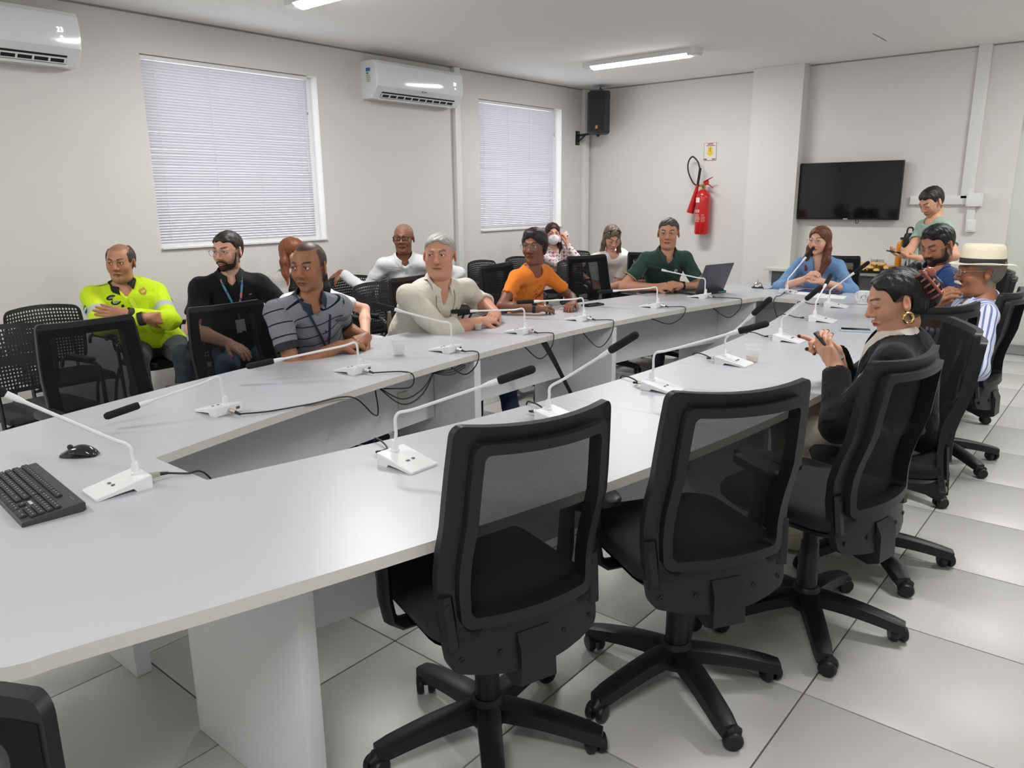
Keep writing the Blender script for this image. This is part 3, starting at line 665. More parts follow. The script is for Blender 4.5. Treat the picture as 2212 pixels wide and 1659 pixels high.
# ================================================================ PERFORATED VISITOR CHAIRS
M_SHELL = mat('black_shell', (0.016, 0.017, 0.018), 0.42, noise=0.08, nscale=30)
M_TUBE = mat('dark_chrome', (0.10, 0.10, 0.105), 0.22, 0.9)
def shell_pt(u, v, off=0.0):
    x = -0.20 - 0.07 * v + 0.055 * u * u * (0.4 + 0.6 * v) - 0.03 * (1 - v) ** 2 + off
    hw = 0.225 + 0.012 * math.sin(PI * v)
    z = 0.50 + 0.36 * v + (0.022 * (1 - u * u) if v > 0.5 else 0) * (v - 0.5) * 2
    return (x, u * hw, z)
def make_visitor_chair():
    o = thing('visitor_chair', None, None)
    m = MB(); NU, NV = 26, 18; off = 0.0
    def clampc(u, v):   # round the corners of the shell
        r = 0.16
        au, av = abs(u), abs(2 * v - 1)
        if au > 1 - r and av > 1 - r * 1.4:
            du, dv = (au - (1 - r)) / r, (av - (1 - r * 1.4)) / (r * 1.4); l = math.hypot(du, dv); mx = max(du, dv)
            k = mx / l if l > 1e-6 else 1
            au, av = 1 - r + du * k * r, 1 - r * 1.4 + dv * k * r * 1.4
        return math.copysign(au, u), 0.5 + math.copysign(av, 2 * v - 1) / 2
    for i in range(NV):
        for j in range(NU):
            u0, u1 = -1 + 2 * j / NU, -1 + 2 * (j + 1) / NU; v0, v1 = i / NV, (i + 1) / NV
            cu, cv = (u0 + u1) / 2, (v0 + v1) / 2
            edge = i == 0 or i == NV - 1 or j == 0 or j == NU - 1
            C = [(u0, v0), (cu, v0), (u1, v0), (u1, cv), (u1, v1), (cu, v1), (u0, v1), (u0, cv)]
            C = [clampc(*p) for p in C]
            s_ = (0.32 + 0.36 * abs(2 * cv - 1) ** 0.7)
            b = len(m.v)
            if edge or abs(2 * cv - 1) < 0.12:
                m.v += [shell_pt(*C[k]) for k in (0, 2, 4, 6)]; m.f.append((b, b + 1, b + 2, b + 3)); m.m.append(0); continue
            Hh = []
            for k, (pu, pv) in enumerate([(u0, v0), (cu, v0), (u1, v0), (u1, cv), (u1, v1), (cu, v1), (u0, v1), (u0, cv)]):
                q = s_ * (0.74 if k % 2 == 0 else 1.0); Hh.append((cu + (pu - cu) * q, cv + (pv - cv) * q))
            m.v += [shell_pt(*p) for p in C] + [shell_pt(*p) for p in Hh]
            for k in range(8):
                k2 = (k + 1) % 8; m.f.append((b + k, b + k2, b + 8 + k2, b + 8 + k)); m.m.append(0)
    sh = m.build('back_shell', M_SHELL, o, smooth=False)
    md = sh.modifiers.new('thickness', 'SOLIDIFY'); md.thickness = 0.004; md.offset = 0
    m = MB(); rows = []
    for z, s_ in ((0.425, .82), (0.43, .96), (0.445, 1.0), (0.46, .97), (0.468, .85), (0.462, .4)): rows.append([(0.03 + x * s_, y * s_, z) for x, y in rrect(0.225, 0.23, 0.07, 5)])
    b0 = m.quad_grid(rows, closed_u=True); n = len(rows[0]); m.f.append(tuple(range(b0 + n - 1, b0 - 1, -1))); m.m.append(0); e = b0 + n * 5; m.f.append(tuple(range(e, e + n))); m.m.append(0)
    m.build('seat', M_FABRIC, o, angle=60)
    for s_ in (-1, 1):
        m = MB(); y = s_ * 0.26
        m.tube(bezier([(0.24, y, 0.008), (0.215, y, 0.30), (0.20, y, 0.60), (0.165, y, 0.655), (0.10, y, 0.662), (-0.17, y, 0.655), (-0.225, y, 0.60)], 6), 0.0115, 8); m.build('arm_frame', M_TUBE, o)
        m = MB(); m.tube([(-0.10, y * .96, 0.42), (-0.18, y * .97, 0.30), (-0.27, y, 0.008)], 0.0115, 8); m.build('rear_leg', M_TUBE, o)
        m = MB(); m.tube([(-0.205, s_ * 0.16, 0.44), (-0.225, s_ * 0.165, 0.52), (-0.235, s_ * 0.165, 0.70)], 0.010, 8); m.tube([(-0.18, s_ * .165, 0.425), (0.2, s_ * 0.2, 0.425), (0.216, s_ * .255, 0.425)], 0.010, 8); m.build('seat_rail', M_TUBE, o)
        m = MB(); m.box((0.0, y, 0.678), (0.24, 0.05, 0.022), 0.009); m.build('arm_pad', M_SHELL, o)
    return o
vis0 = make_visitor_chair(); vis_used = []
GV = 'black perforated visitor chairs along the left wall'
def visitor_chair(label, x, y, deg):
    o = vis0 if not vis_used else copy_tree(vis0)
    vis_used.append(o); o.location = (x, y, 0); o.rotation_euler = (0, 0, math.radians(deg)); return tag(o, label, 'chair', GV)
XB = -5.24
visitor_chair('empty black perforated chair against the wall, left of the yellow-jacketed man', XB, 1.83, 0)
visitor_chair('black perforated chair the man in the yellow jacket sits on', XB, 2.46, 0)
visitor_chair('empty black perforated chair between the yellow jacket and the black polo', XB, 3.07, 0)
visitor_chair('black perforated chair the red-haired woman sits on', XB, 3.68, 0)
visitor_chair('empty black perforated chair under the outstretched arm in white', XB + 0.12, 4.20, -8)
visitor_chair('black perforated chair the man in the white shirt sits on', XB + .04, 4.84, -4)
visitor_chair('empty black perforated chair just right of the grey-haired man in beige', XB, 5.46, 0)
visitor_chair('empty black perforated chair against the wall below the conduit', XB, 6.08, 0)
visitor_chair('empty black perforated chair behind the person in orange', XB, 6.69, 0)
visitor_chair('black perforated chair the woman with the face mask sits on', XB, 7.28, 0)
visitor_chair('empty black perforated chair between the masked woman and the woman in white', XB + 0.05, 7.78, -5)
visitor_chair('empty black perforated chair at the left edge, in front of the yellow jacket', -4.52, 1.42, 6)
visitor_chair('black perforated chair the man in the black polo sits on', -4.50, 2.66, 0)
visitor_chair('black perforated chair the dark-haired woman in white sits on', -4.50, 3.30, 0)
visitor_chair('empty black perforated chair in the front row beside the person in orange', -4.47, 5.40, 0)
visitor_chair('empty grey-looking perforated chair in front of the masked woman', -4.47, 6.60, 0)
visitor_chair('black perforated chair the woman with sunglasses on her head sits on', -4.20, 6.78, -55) if False else visitor_chair('black perforated chair the woman with sunglasses on her head sits on', -4.30, 7.24, -30)

# ================================================================ MICROPHONES
M_MIC = mat('mic_white', srgb(238, 239, 240), 0.3)
M_FOAM = mat('mic_foam', (0.012, 0.0125, 0.013), 0.95, bump=0.6, bscale=900)
M_CABLE = mat('cable_black', (0.010, 0.010, 0.011), 0.5)
M_GOLD = mat('connector_metal', srgb(214, 204, 184), 0.25, 0.85)
M_MARK = mat('mark_grey', (0.12, 0.12, 0.13), 0.5)
GM = 'white gooseneck conference microphones'
def mic_parts():
    d = {}
    m = MB()   # wedge base; +x low end toward speaker
    hw = 0.056
    prof = [(-0.062, 0.0), (-0.062, 0.030), (-0.058, 0.034), (-0.050, 0.0345)]
    rows = []
    for x, zb, zt, w in ((-0.066, 0.004, 0.034, .9), (-0.062, 0.0, 0.038, 1), (-0.02, 0.0, 0.030, 1), (-0.012, 0.010, 0.0285, 1), (0.03, 0.0065, 0.0195, 1), (0.082, 0.0, 0.0095, 1), (0.088, 0.001, 0.0075, .95)):
        rows.append([(x, -hw * w, zb), (x, hw * w, zb), (x, hw * w, zt - .002), (x, (hw - .003) * w, zt), (x, -(hw - .003) * w, zt), (x, -hw * w, zt - .002)])
    b0 = m.quad_grid(rows, closed_u=True); m.f.append(tuple(range(b0 + 5, b0 - 1, -1))); m.m.append(0); e = b0 + 36; m.f.append(tuple(range(e, e + 6))); m.m.append(0)
    d['base'] = m.mesh('base', M_MIC, angle=30)
    m = MB(); m.lathe([(0.0145, 0.0), (0.014, 0.006), (0.0115, 0.008), (0.0105, 0.03), (0.0075, 0.036)], (-0.042, 0, 0.033)); d['collar'] = m.mesh('collar', M_MIC)
    m = MB(); m.cyl((0.026, 0.012, 0.019), (0.026, 0.012, 0.0225), 0.0055, n=10); d['button'] = m.mesh('button', M_MARK)
    m = MB(); m.box((0.028, -0.012, 0.0212), (0.008, 0.011, 0.0018)); d['speak_icon'] = m.mesh('speak_icon', M_MARK)
    m = MB(); m.cyl((-0.064, 0.0, 0.017), (-0.105, 0.0, 0.015), 0.0085, 0.007, 10); d['plug'] = m.mesh('plug', M_GOLD)
    m = MB(); m.cyl((-0.103, 0, 0.015), (-0.130, 0, 0.011), 0.0065, 0.0045, 8); d['plug_boot'] = m.mesh('plug_boot', M_CABLE)
    m = MB(); m.box((-0.0655, -0.035, 0.02), (0.003, 0.016, 0.010)); d['socket'] = m.mesh('socket', M_MARK)
    return d
MP = mic_parts()
def microphone(label, x, y, face, yaw, elev, L, cable=None, on=TZ):
    o = thing('conference_microphone', label, 'microphone', (x, y, on), math.radians(face), GM)
    for k in ('base', 'collar', 'button', 'speak_icon', 'plug', 'plug_boot', 'socket'): put(k, MP[k], o)
    a = math.radians(yaw - face); e = math.radians(elev)
    C = Vector((-0.042, 0, 0.06)); D = Vector((math.cos(e) * math.cos(a), math.cos(e) * math.sin(a), math.sin(e)))
    T = C + D * L
    K = C + Vector((0, 0, 0.075)) * (0.6 if elev > 35 else 1.0) + D * 0.05
    d2 = (T - K).normalized()
    F = T - d2 * 0.12; F0 = F - d2 * 0.03
    P = bezier([C + Vector((0, 0, -.01)), C + Vector((0, 0, 0.022)) + D * 0.006, K - d2 * 0.035 + Vector((0, 0, 0.002)), K + d2 * 0.03, F0], 6)
    m = MB(); m.tube(P, 0.0052, 8); m.build('gooseneck', M_MIC, o)
    m = MB(); m.tube([F0 - d2 * .02, F0, F + d2 * 0.004], [0.0055, 0.0085, 0.0095], 10); m.build('capsule_ring', M_MIC, o)
    m = MB(); m.tube([F - d2 * 0.002, F + d2 * .003, F + d2 * 0.01, T - d2 * 0.012, T - d2 * 0.003, T], [0.0090, 0.0128, 0.0138, 0.0138, 0.0100, 0.004], 12); m.build('windscreen', M_FOAM, o)
    if cable:
        R = Matrix.Rotation(-math.radians(face), 3, 'Z')
        pts = [Vector((-0.126, 0, 0.0115))] + [R @ (Vector(p) - Vector((x, y, on))) for p in cable]
        m = MB(); m.tube(bezier(pts, 8), 0.0032, 6); m.build('cable', M_CABLE, o)
    return o
def lcable(y, sag, dy, x0=None):   # from a left-side mic over the inner edge and down in a loop
    xi = AX - winn(y)
    return [(xi - 0.045, y + 0.01, TZ + 0.006), (xi + 0.012, y + 0.01 + dy * .2, TZ + 0.002), (xi + 0.02, y + dy * 0.4, TZ - sag * .55), (xi - 0.03, y + dy * 0.7, TZ - sag), (xi - 0.12, y + dy, TZ - 0.05)]
def xi(y): return AX - winn(y)
microphone('white gooseneck microphone with black foam head, second from the keyboard on the far side', -2.665, 1.45, 183, -112, -2, 0.41, [(-2.50, 1.56, TZ + .006), (-2.47, 1.72, TZ + .004), (xi(1.92) + .012, 1.95, TZ - .02), (xi(2.1) + .02, 2.08, TZ - 0.13), (xi(2.2) - .03, 2.16, TZ - 0.14), (xi(2.2) - .12, 2.22, TZ - 0.045)])
microphone('white gooseneck microphone in front of the man in the striped polo', -2.80, 2.21, 183, -122, 1, 0.50, [(xi(2.3) - 0.04, 2.33, TZ + .006), (xi(2.36) + .012, 2.36, TZ - .01), (xi(2.3) + .015, 2.33, TZ - .06), (xi(2.25) - .05, 2.22, TZ - .055)])
microphone('white gooseneck microphone between the striped polo and the beige shirt', -2.80, 2.83, 183, -140, 26, 0.46, lcable(2.88, 0.10, -0.12))
microphone('white gooseneck microphone in front of the beige shirt man, above the clasped hands', -2.835, 3.49, 183, -150, 8, 0.46, lcable(3.56, 0.13, -0.15))
microphone('white gooseneck microphone in front of the person in orange', -2.83, 4.10, 180, -155, 6, 0.46, lcable(4.18, 0.15, -0.2))
microphone('white gooseneck microphone facing the empty chair left of the laptop', -2.74, 4.91, 178, -165, 4, 0.46, lcable(5.0, 0.09, -0.3))
microphone('white gooseneck microphone beside the open laptop', -2.70, 5.60, 176, -155, 21, 0.50, lcable(5.66, 0.12, -0.25))
microphone('white gooseneck microphone beside the keyboard and mouse', -2.145, 0.85, -94, -112, 40, 0.49, [(-2.10, 1.02, TZ + .006), (-2.09, 1.06, TZ + .002), (-2.09, 1.10, TZ - 0.06), (-2.1, 1.15, TZ - .2)])
def rcable(y, b=0.0): 
    x = AX + winn(y); return [(x + 0.10, y + 0.02, TZ + .006), (x + 0.03, y + .05 + b, TZ + .012), (x - 0.012, y + .06 + b, TZ - .012), (x - 0.02, y + 0.09, TZ - .2)]
microphone('white gooseneck microphone on the near side in front of the nearest empty chair', -1.665, 1.485, 0, 44, 27, 0.49, rcable(1.52))
microphone('white gooseneck microphone just beyond the top of the nearest chair back', -1.575, 2.15, 0, 15, 40, 0.43, rcable(2.20))
microphone('white gooseneck microphone above the second chair back from the camera', -1.50, 2.775, 0, 25, 27, 0.51, rcable(2.80))
microphone('white gooseneck microphone next to the plastic cup on the near side', -1.475, 3.43, 0, -10, 50, 0.36, rcable(3.46))
microphone('white gooseneck microphone in front of the woman holding a phone', -1.48, 4.17, 0, -20, 47, 0.36, rcable(4.2))
microphone('white gooseneck microphone second nearest to the mug on the near side', -1.555, 4.96, 2, 92, 36, 0.36, rcable(4.98))
microphone('white gooseneck microphone beside the black and white mug', -1.69, 5.66, 8, 13, 48, 0.36, rcable(5.66))
microphone('white gooseneck microphone the woman in light blue speaks into', -2.25, 6.27, 95, 70, 46, 0.42, [(-2.22, 6.02, TZ + .006), (-2.215, 5.91, TZ + .006), (-2.21, 5.87, TZ - .05), (-2.15, 5.86, TZ - .2)])
# loose cable bundle under the left side of the table
def bundle(label, name, paths, r=0.0035):
    o = thing(name, label, 'cable', (0, 0, 0))
    for p in paths:
        m = MB(); m.tube(bezier(p, 8), r, 6); m.build('cord', M_CABLE, o)
    return o
bundle('bundle of black cables running from under the tabletop down to the floor', 'cable_bundle', [[(xi(3.5) - .03, 3.50 + k * .012, 0.70), (xi(3.5) - .01, 3.56 + k * .01, 0.60), (xi(3.55) + .02 + k * .006, 3.66, 0.42), (xi(3.6) + .04, 3.80 + k * .008, 0.20), (xi(3.7) + .05 + k * .008, 3.92, 0.01)] for k in (-2, -1, 0, 1, 2)])
bundle('black cables slung loosely under the table edge beside the striped polo', 'slack_cable', [[(xi(2.18) - .06, 2.18, 0.705), (xi(2.25) - .02, 2.30, 0.60 + q), (xi(2.35) - .03, 2.45, 0.61 + q), (xi(2.5) - .05, 2.58, 0.705)] for q in (0.0, 0.025)])
bundle('black cable coil tucked under the tabletop below the beige shirt', 'slack_cable', [[(xi(2.5) - .06, 2.52, 0.705), (xi(2.6) - .02, 2.66, 0.68 + q), (xi(2.8) - .03, 2.80, 0.69 + q)] for q in (0.0, 0.012, -.012)])
# ================================================================ KEYBOARD AND MOUSE
M_KEY = mat('keycap', (0.02, 0.0205, 0.022), 0.45); M_KB = mat('keyboard_body', (0.045, 0.046, 0.05), 0.42); M_LEG = mat('key_legend', (0.5, 0.5, 0.52), 0.5)
kb = thing('keyboard', 'black full-size computer keyboard at the near end of the table', 'keyboard', (-2.285, 0.665, TZ), math.radians(-5))
m = MB(); rows = []
W2, D2 = 0.222, 0.074
prof = [(-D2, 0.0), (-D2, 0.010), (-D2 + .003, 0.0125), (D2 - .004, 0.026), (D2, 0.0235), (D2, 0.004), (D2 - .01, 0.0)]
for x in (-W2, W2): rows.append([(x, y, z) for y, z in prof])
b0 = m.quad_grid(rows, closed_u=True); m.f.append(tuple(range(b0, b0 + 7))); m.m.append(0); m.f.append(tuple(range(b0 + 13, b0 + 6, -1))); m.m.append(0)
m.build('body', M_KB, kb, angle=25)
tilt = math.atan2(0.0135, 2 * D2 - .007)
kcache = {}
def key(x, row, w=1.0, legend=True):
    U = 0.0190; y = -D2 + 0.0125 + row * 0.0189; z = 0.0130 + (y + D2) * math.tan(tilt)
    k = round(w, 2)
    if k not in kcache:
        m = MB(); hw = (U * w - 0.0022) / 2; hd = 0.0083
        rows = [[(px, py, zz) for px, py in rrect(hw - i_, hd - i_, 0.0016, 2)] for zz, i_ in ((0.0, 0), (0.0045, 0.0004), (0.0058, 0.0013))]
        b0 = m.quad_grid(rows, closed_u=True); n = len(rows[0]); m.f.append(tuple(range(b0 + 2 * n, b0 + 3 * n))); m.m.append(0)
        if legend:
            m.cur = 1; m.box((-min(hw, .006) * .3, 0.001, 0.0060), (0.0035, 0.0032, 0.0004)); m.cur = 0
        kcache[k] = m.mesh('key', [M_KEY, M_LEG], angle=30)
    o = put('key', kcache[k], kb, (x + U * w / 2, y, z)); o.rotation_euler = (tilt, 0, 0)
rowsk = [[1.25, 1.25, 1.25, 6.25, 1.25, 1.25, 1.25, 1.25], [2.25] + [1] * 10 + [2.75], [1.75] + [1] * 11 + [2.25], [1.5] + [1] * 12 + [1.5], [1] * 13 + [2], [1] * 15]
for r, ws in enumerate(rowsk):
    x = -W2 + 0.006
    for w in ws: key(x, r + (0.28 if r == 5 else 0), w); x += 0.0190 * w
x1 = -W2 + 0.006 + 15 * 0.0190 + 0.004
for r, cols in ((0, (0, 1, 2)), (1, (1,)), (3, (0, 1, 2)), (4, (0, 1, 2)), (5.28, (0, 1, 2))):
    for c in cols: key(x1 + c * .0190, r)
x2 = x1 + 3 * .0190 + 0.004
key(x2, 0, 2); key(x2 + 2 * .019, 0)
for r in (1, 2, 3, 4):
    for c in range(4): key(x2 + c * .019, r) if x2 + (c + 1) * .019 < W2 else None
m = MB(); m.box((x1 + .0285, -D2 + .0125 + 2 * .0189, 0.0185), (0.030, 0.008, 0.0006), rot=Matrix.Rotation(tilt, 3, 'X')); m.build('maker_mark', M_LEG, kb, smooth=False)
m = MB()
for k in range(3): m.cyl((x2 + .02 + k * .012, D2 - .016, 0.024), (x2 + .02 + k * .012, D2 - .016, 0.0255), 0.0011, n=6)
m.build('indicator_light', mat('led_dim', (.8, .8, .8), .4), kb)
ms = thing('computer_mouse', 'black glossy computer mouse lying beside the keyboard', 'mouse', (-2.545, 0.895, TZ), math.radians(222))
m = MB(); rows = []
for i in range(13):
    t = i / 12; x = -0.056 + 0.112 * t; h = 0.037 * (math.sin(PI * (0.06 + 0.88 * (1 - (1 - t) ** 1.25)))) ** 0.75; w = 0.034 * (math.sin(PI * (0.07 + 0.86 * t))) ** 0.45 * (1 - 0.12 * math.sin(PI * t))
    rows.append([(x, w * math.cos(PI * k / 12), h * math.sin(PI * k / 12) ** 0.8 if 0 < k < 12 else 0.0005) for k in range(13)])
m.quad_grid(rows); m.f.append(tuple(range(12, -1, -1))); m.m.append(0); e = 13 * 12; m.f.append(tuple(range(e, e + 13))); m.m.append(0)
m.build('body', mat('mouse_gloss', (0.012, 0.013, 0.015), 0.12, coat=0.5), ms, angle=60)
m = MB(); m.lathe([(0.001, -.004), (0.009, -.003), (0.0095, 0.0), (0.009, .003), (0.001, .004)], (0.026, 0, 0.029), (0, 1, 0), 14); m.build('scroll_wheel', M_KB, ms)
m = MB(); m.tube([(0.0, 0.0285, 0.018), (0.02, 0.0275, 0.017)], 0.004, 8, flat=.6); m.build('side_button', M_KB, ms)
# ================================================================ THINGS ON THE TABLE
def plastic_cup(label, x, y, r, h, drink=None):
    o = thing('plastic_cup', label, 'cup', (x, y, TZ), 0, 'disposable plastic cups')
    m = MB(); m.lathe([(r * .70, 0.001), (r * .72, 0.002), (r * .84, h * .5), (r * .97, h * .97), (r * 1.05, h * .98), (r * 1.05, h), (r * .95, h), (r * .82, h * .5), (r * .69, 0.004), (0.001, 0.004)], n=24)
    m.build('cup_wall', M_CUP, o)
    m = MB()
    for k in range(4): m.lathe([(r * (.74 + .05 * k) + .0006, h * (.12 + .2 * k)), (r * (.745 + .05 * k) + .0012, h * (.13 + .2 * k)), (r * (.75 + .05 * k) + .0006, h * (.14 + .2 * k))], n=24)
    m.build('rib', M_CUP, o)
    if drink:
        m = MB(); m.lathe([(r * .67, 0.005), (r * .78, h * .38), (0.001, h * .38)], n=20); m.build('drink', drink, o)
    return o
mc = bpy.data.materials.new('clear_plastic'); mc.use_nodes = True; nt = mc.node_tree; b = nt.nodes['Principled BSDF']; b.inputs['Base Color'].default_value = (.9, .9, .9, 1); b.inputs['Roughness'].default_value = 0.15
tr = nt.nodes.new('ShaderNodeBsdfTransparent'); mx = nt.nodes.new('ShaderNodeMixShader'); mx.inputs[0].default_value = 0.22
nt.links.new(tr.outputs[0], mx.inputs[1]); nt.links.new(b.outputs[0], mx.inputs[2]); nt.links.new(mx.outputs[0], nt.nodes['Material Output'].inputs['Surface']); M_CUP = mc
plastic_cup('clear plastic cup on the table in front of the striped polo', -2.92, 2.60, 0.036, 0.085)
plastic_cup('small clear plastic coffee cup beside the clasped hands', -3.105, 3.415, 0.026, 0.045)
plastic_cup('clear plastic cup with pale drink beside the microphone on the near side', -1.415, 3.53, 0.037, 0.085, mat('pale_drink', srgb(236, 214, 196), 0.3))
# bell
t = thing('service_bell', 'small chrome service bell at the far left corner of the table', 'bell', (-2.59, 6.47, TZ))
m = MB(); m.lathe([(0.05, 0.0), (0.05, 0.006), (0.042, 0.009)], n=24); m.build('foot', M_BLACKM, t)
m = MB(); m.lathe([(0.042, 0.012), (0.0405, 0.022), (0.034, 0.036), (0.022, 0.046), (0.008, 0.051), (0.001, 0.052)], n=24); m.build('dome', M_CHROME, t)
m = MB(); m.lathe([(0.003, 0.05), (0.003, 0.060), (0.006, 0.062), (0.006, 0.066), (0.001, 0.068)], n=10); m.build('plunger', M_CHROME, t)
def slab_phone(label, x, y, rz, body, screen, size=(0.155, 0.074, 0.009), up=True):
    o = thing('smartphone', label, 'phone', (x, y, TZ), math.radians(rz))
    m = MB(); m.box((0, 0, size[2] / 2), size, 0.004); m.build('case', body, o)
    m = MB(); m.box((0, 0, size[2] + 0.0003), (size[0] - .008, size[1] - .008, 0.0012)); m.build('screen', screen, o, smooth=False)
    m = MB(); m.box((size[0] * .36, size[1] * .22, -0.0), (0.03, 0.025, 0.003)); m.build('camera_bump', body, o, smooth=False)
    return o
M_SCR = mat('phone_glass', (0.006, 0.006, 0.008), 0.08)
slab_phone('black phone lying on the table by the empty chair', -3.135, 4.72, 78, M_BLACK, M_SCR, (0.165, 0.078, 0.013))
slab_phone('brown-cased phone lying beside the laptop', -2.99, 5.70, 60, mat('brown_case', srgb(92, 66, 58), .4), M_SCR)
slab_phone('dark phone in a pale blue case lying in front of the woman in black', -1.275, 4.71, 20, mat('blue_case', srgb(178, 204, 208), .4), M_SCR, (0.165, 0.078, 0.012))
# laptop (seen from the back)
lp = thing('laptop', 'open dark grey laptop with blue trim lights turned from the camera', 'laptop', (-2.84, 5.88, TZ), math.radians(167))
M_LAP = mat('laptop_grey', srgb(92, 92, 100), 0.38, 0.3); cy = mat('laptop_cyan', srgb(60, 150, 180), 0.4, emit=(0.1, 0.5, 0.7), estr=0.4)
m = MB(); m.box((0.02, 0, 0.012), (0.25, 0.36, 0.02), 0.004); bs = m.build('base', mat('laptop_dark', (0.03, 0.03, 0.034), 0.4), lp)
m = MB(); m.box((-0.118, 0, 0.010), (0.03, 0.34, 0.016), 0.003); m.build('rear_vent', M_BLACKM, lp)
m = MB()
for s_ in (-1, 1): m.box((-0.1335, s_ * 0.11, 0.011), (0.002, 0.085, 0.003))
m.build('trim_light', cy, lp, smooth=False)
ang = math.radians(22); R = Matrix.Rotation(-ang, 3, 'Y')
m = MB(); m.box(tuple(Vector((-0.095, 0, 0.022)) + R @ Vector((0, 0, 0.122))), (0.007, 0.36, 0.245), 0.003, rot=R); ld = m.build('lid', M_LAP, lp)
m = MB(); m.box(tuple(Vector((-0.095, 0, 0.022)) + R @ Vector((0.0045, 0, 0.125))), (0.001, 0.34, 0.215), rot=R); m.build('screen', mat('laptop_screen', (0.02, 0.02, 0.025), 0.1, emit=(0.6, 0.7, 0.8), estr=0.5), ld, smooth=False)
lr = Matrix((R @ Vector((0, 0, 1)), R @ Vector((0, 1, 0)), R @ Vector((-1, 0, 0)))).transposed().to_euler()
text_part('lettering', 'LOQ', 0.032, mat('laptop_mark', srgb(54, 54, 62), 0.3), ld, tuple(Vector((-0.095, 0, 0.022)) + R @ Vector((-0.0042, 0.155, 0.185))), lr)
m = MB(); m.box((0.02, 0, 0.0232), (0.10, 0.30, 0.001)); m.build('keys', M_BLACKM, lp, smooth=False)
# mug
t = thing('mug', 'white mug with black shield and star emblem near the woman in black', 'mug', (-1.57, 5.93, TZ), math.radians(-75))
M_CER = mat('white_ceramic', srgb(238, 238, 238), 0.15); M_INK = mat('black_ink', (0.01, 0.01, 0.01), 0.4)
m = MB(); m.lathe([(0.03, 0.0), (0.040, 0.003), (0.041, 0.01), (0.041, 0.093), (0.0395, 0.096), (0.037, 0.093), (0.037, 0.008), (0.001, 0.006)], n=32); m.build('body', M_CER, t)
m = MB(); m.tube(bezier([(-0.028, -0.028, 0.078), (-0.052, -0.048, 0.078), (-0.060, -0.056, 0.05), (-0.048, -0.044, 0.022), (-0.028, -0.028, 0.02)]), 0.006, 8); m.build('handle', M_CER, t)
def wrap(poly, name, ma, off):
    m = MB(); R_ = 0.041 + off; b = len(m.v)
    m.v += [(R_ * math.cos(x / 0.041), R_ * math.sin(x / 0.041), z) for x, z in poly]; m.f.append(tuple(range(len(poly)))); m.m.append(0)
    return m.build(name, ma, t, smooth=False)
sh = [(-0.014, 0.066), (0, 0.069), (0.014, 0.066), (0.0155, 0.052), (0.010, 0.038), (0, 0.030), (-0.010, 0.038), (-0.0155, 0.052)]
wrap(sh, 'shield_emblem', M_INK, 0.0004)
star = [(0.009 * (1 if k % 2 == 0 else .42) * math.sin(PI * k / 5), 0.051 + 0.009 * (1 if k % 2 == 0 else .42) * math.cos(PI * k / 5)) for k in range(10)]
wrap(star, 'star_emblem', M_CER, 0.0009)
random.seed(3)
for (x, z, w, h) in [(-.026 + .002 * (k % 3) + (.05 if k % 2 else 0), .018 + .008 * (k // 2), random.uniform(.003, .009), random.uniform(.003, .006)) for k in range(12)] + [(-.012 + .008 * k, .018 + .003 * (k % 2), .005, .004) for k in range(5)]:
    wrap([(x, z), (x + w, z + .001), (x + w, z + h), (x, z + h - .001)], 'printed_mark', M_INK, 0.0004)
# papers, folder, pens, notepad
M_PAPER = mat('paper', srgb(240, 240, 240), 0.7)
def sheet(label, name, x, y, rz, w, d, th, ma, z=TZ, cat='paper'):
    o = thing(name, label, cat, (x, y, z), math.radians(rz)); m = MB(); m.box((0, 0, th / 2 + .0004), (w, d, th)); m.build('sheet', ma, o, smooth=False); return o
sheet('white sheets of paper spread in front of the woman in light blue', 'paper_sheet', -2.06, 6.30, -12, 0.30, 0.21, 0.002, M_PAPER)
sheet('second pile of white paper beside the clear ruler', 'paper_sheet', -1.92, 6.20, 10, 0.28, 0.2, 0.0012, M_PAPER)
sheet('dark blue folder under the hands of the woman in light blue', 'folder', -2.05, 6.46, -4, 0.32, 0.16, 0.006, mat('folder_blue', srgb(52, 66, 120), .5), TZ + .003, 'folder')
sheet('small white notepad the person in orange writes on', 'notepad', -3.20, 4.47, 30, 0.10, 0.075, 0.007, M_PAPER, TZ, 'notepad')
def pen(label, a, b, r, ma, tip):
    o = thing('pen', label, 'pen', a); d = Vector(b) - Vector(a)
    m = MB(); m.tube([d * .08, d * .98, d], [r, r, r * .5], 8); m.build('barrel', ma, o); m = MB(); m.tube([(0, 0, 0), d * .085], [r * .2, r], 8); m.build('tip', tip, o); return o
pen('grey metal pen lying between the bell and the microphone', (-2.52, 6.40, TZ + .0045), (-2.43, 6.52, TZ + .0045), 0.0045, M_STEEL, M_BLACKM)
pen('black pen lying on the papers of the woman in light blue', (-1.98, 6.33, TZ + .0075), (-1.86, 6.40, TZ + .0075), 0.0045, M_BLACK, M_STEEL)
# ================================================================ REFRESHMENT COUNTER
ct = thing('side_table', 'grey side table with refreshments under the television', 'table', (-2.1, 8.28, 0))
m = MB(); m.box((0, 0, 0.757), (2.1, 0.56, 0.03), 0.002); m.build('tabletop', M_EDGE, ct)
m = MB(); m.box((0, -0.2, 0.50), (2.0, 0.018, 0.46)); m.build('front_panel', mat('dark_grey_panel', srgb(104, 106, 108), 0.5), ct, smooth=False)
for s_ in (-1, 1):
    m = MB(); m.box((s_ * 1.0, 0.02, 0.37), (0.03, 0.46, 0.74)); m.build('leg_panel', M_PANEL, ct, smooth=False)
CZ = 0.772
tray = thing('serving_tray', 'black serving tray holding a pile of golden pastries', 'tray', (-2.09, 8.12, CZ))
m = MB(); rows = []
for z, s_ in ((0.0, .9), (0.004, .94), (0.022, 1.0), (0.024, .98), (0.008, .92)): rows.append([(x * s_, y * s_, z) for x, y in rrect(0.27, 0.15, 0.05, 5)])
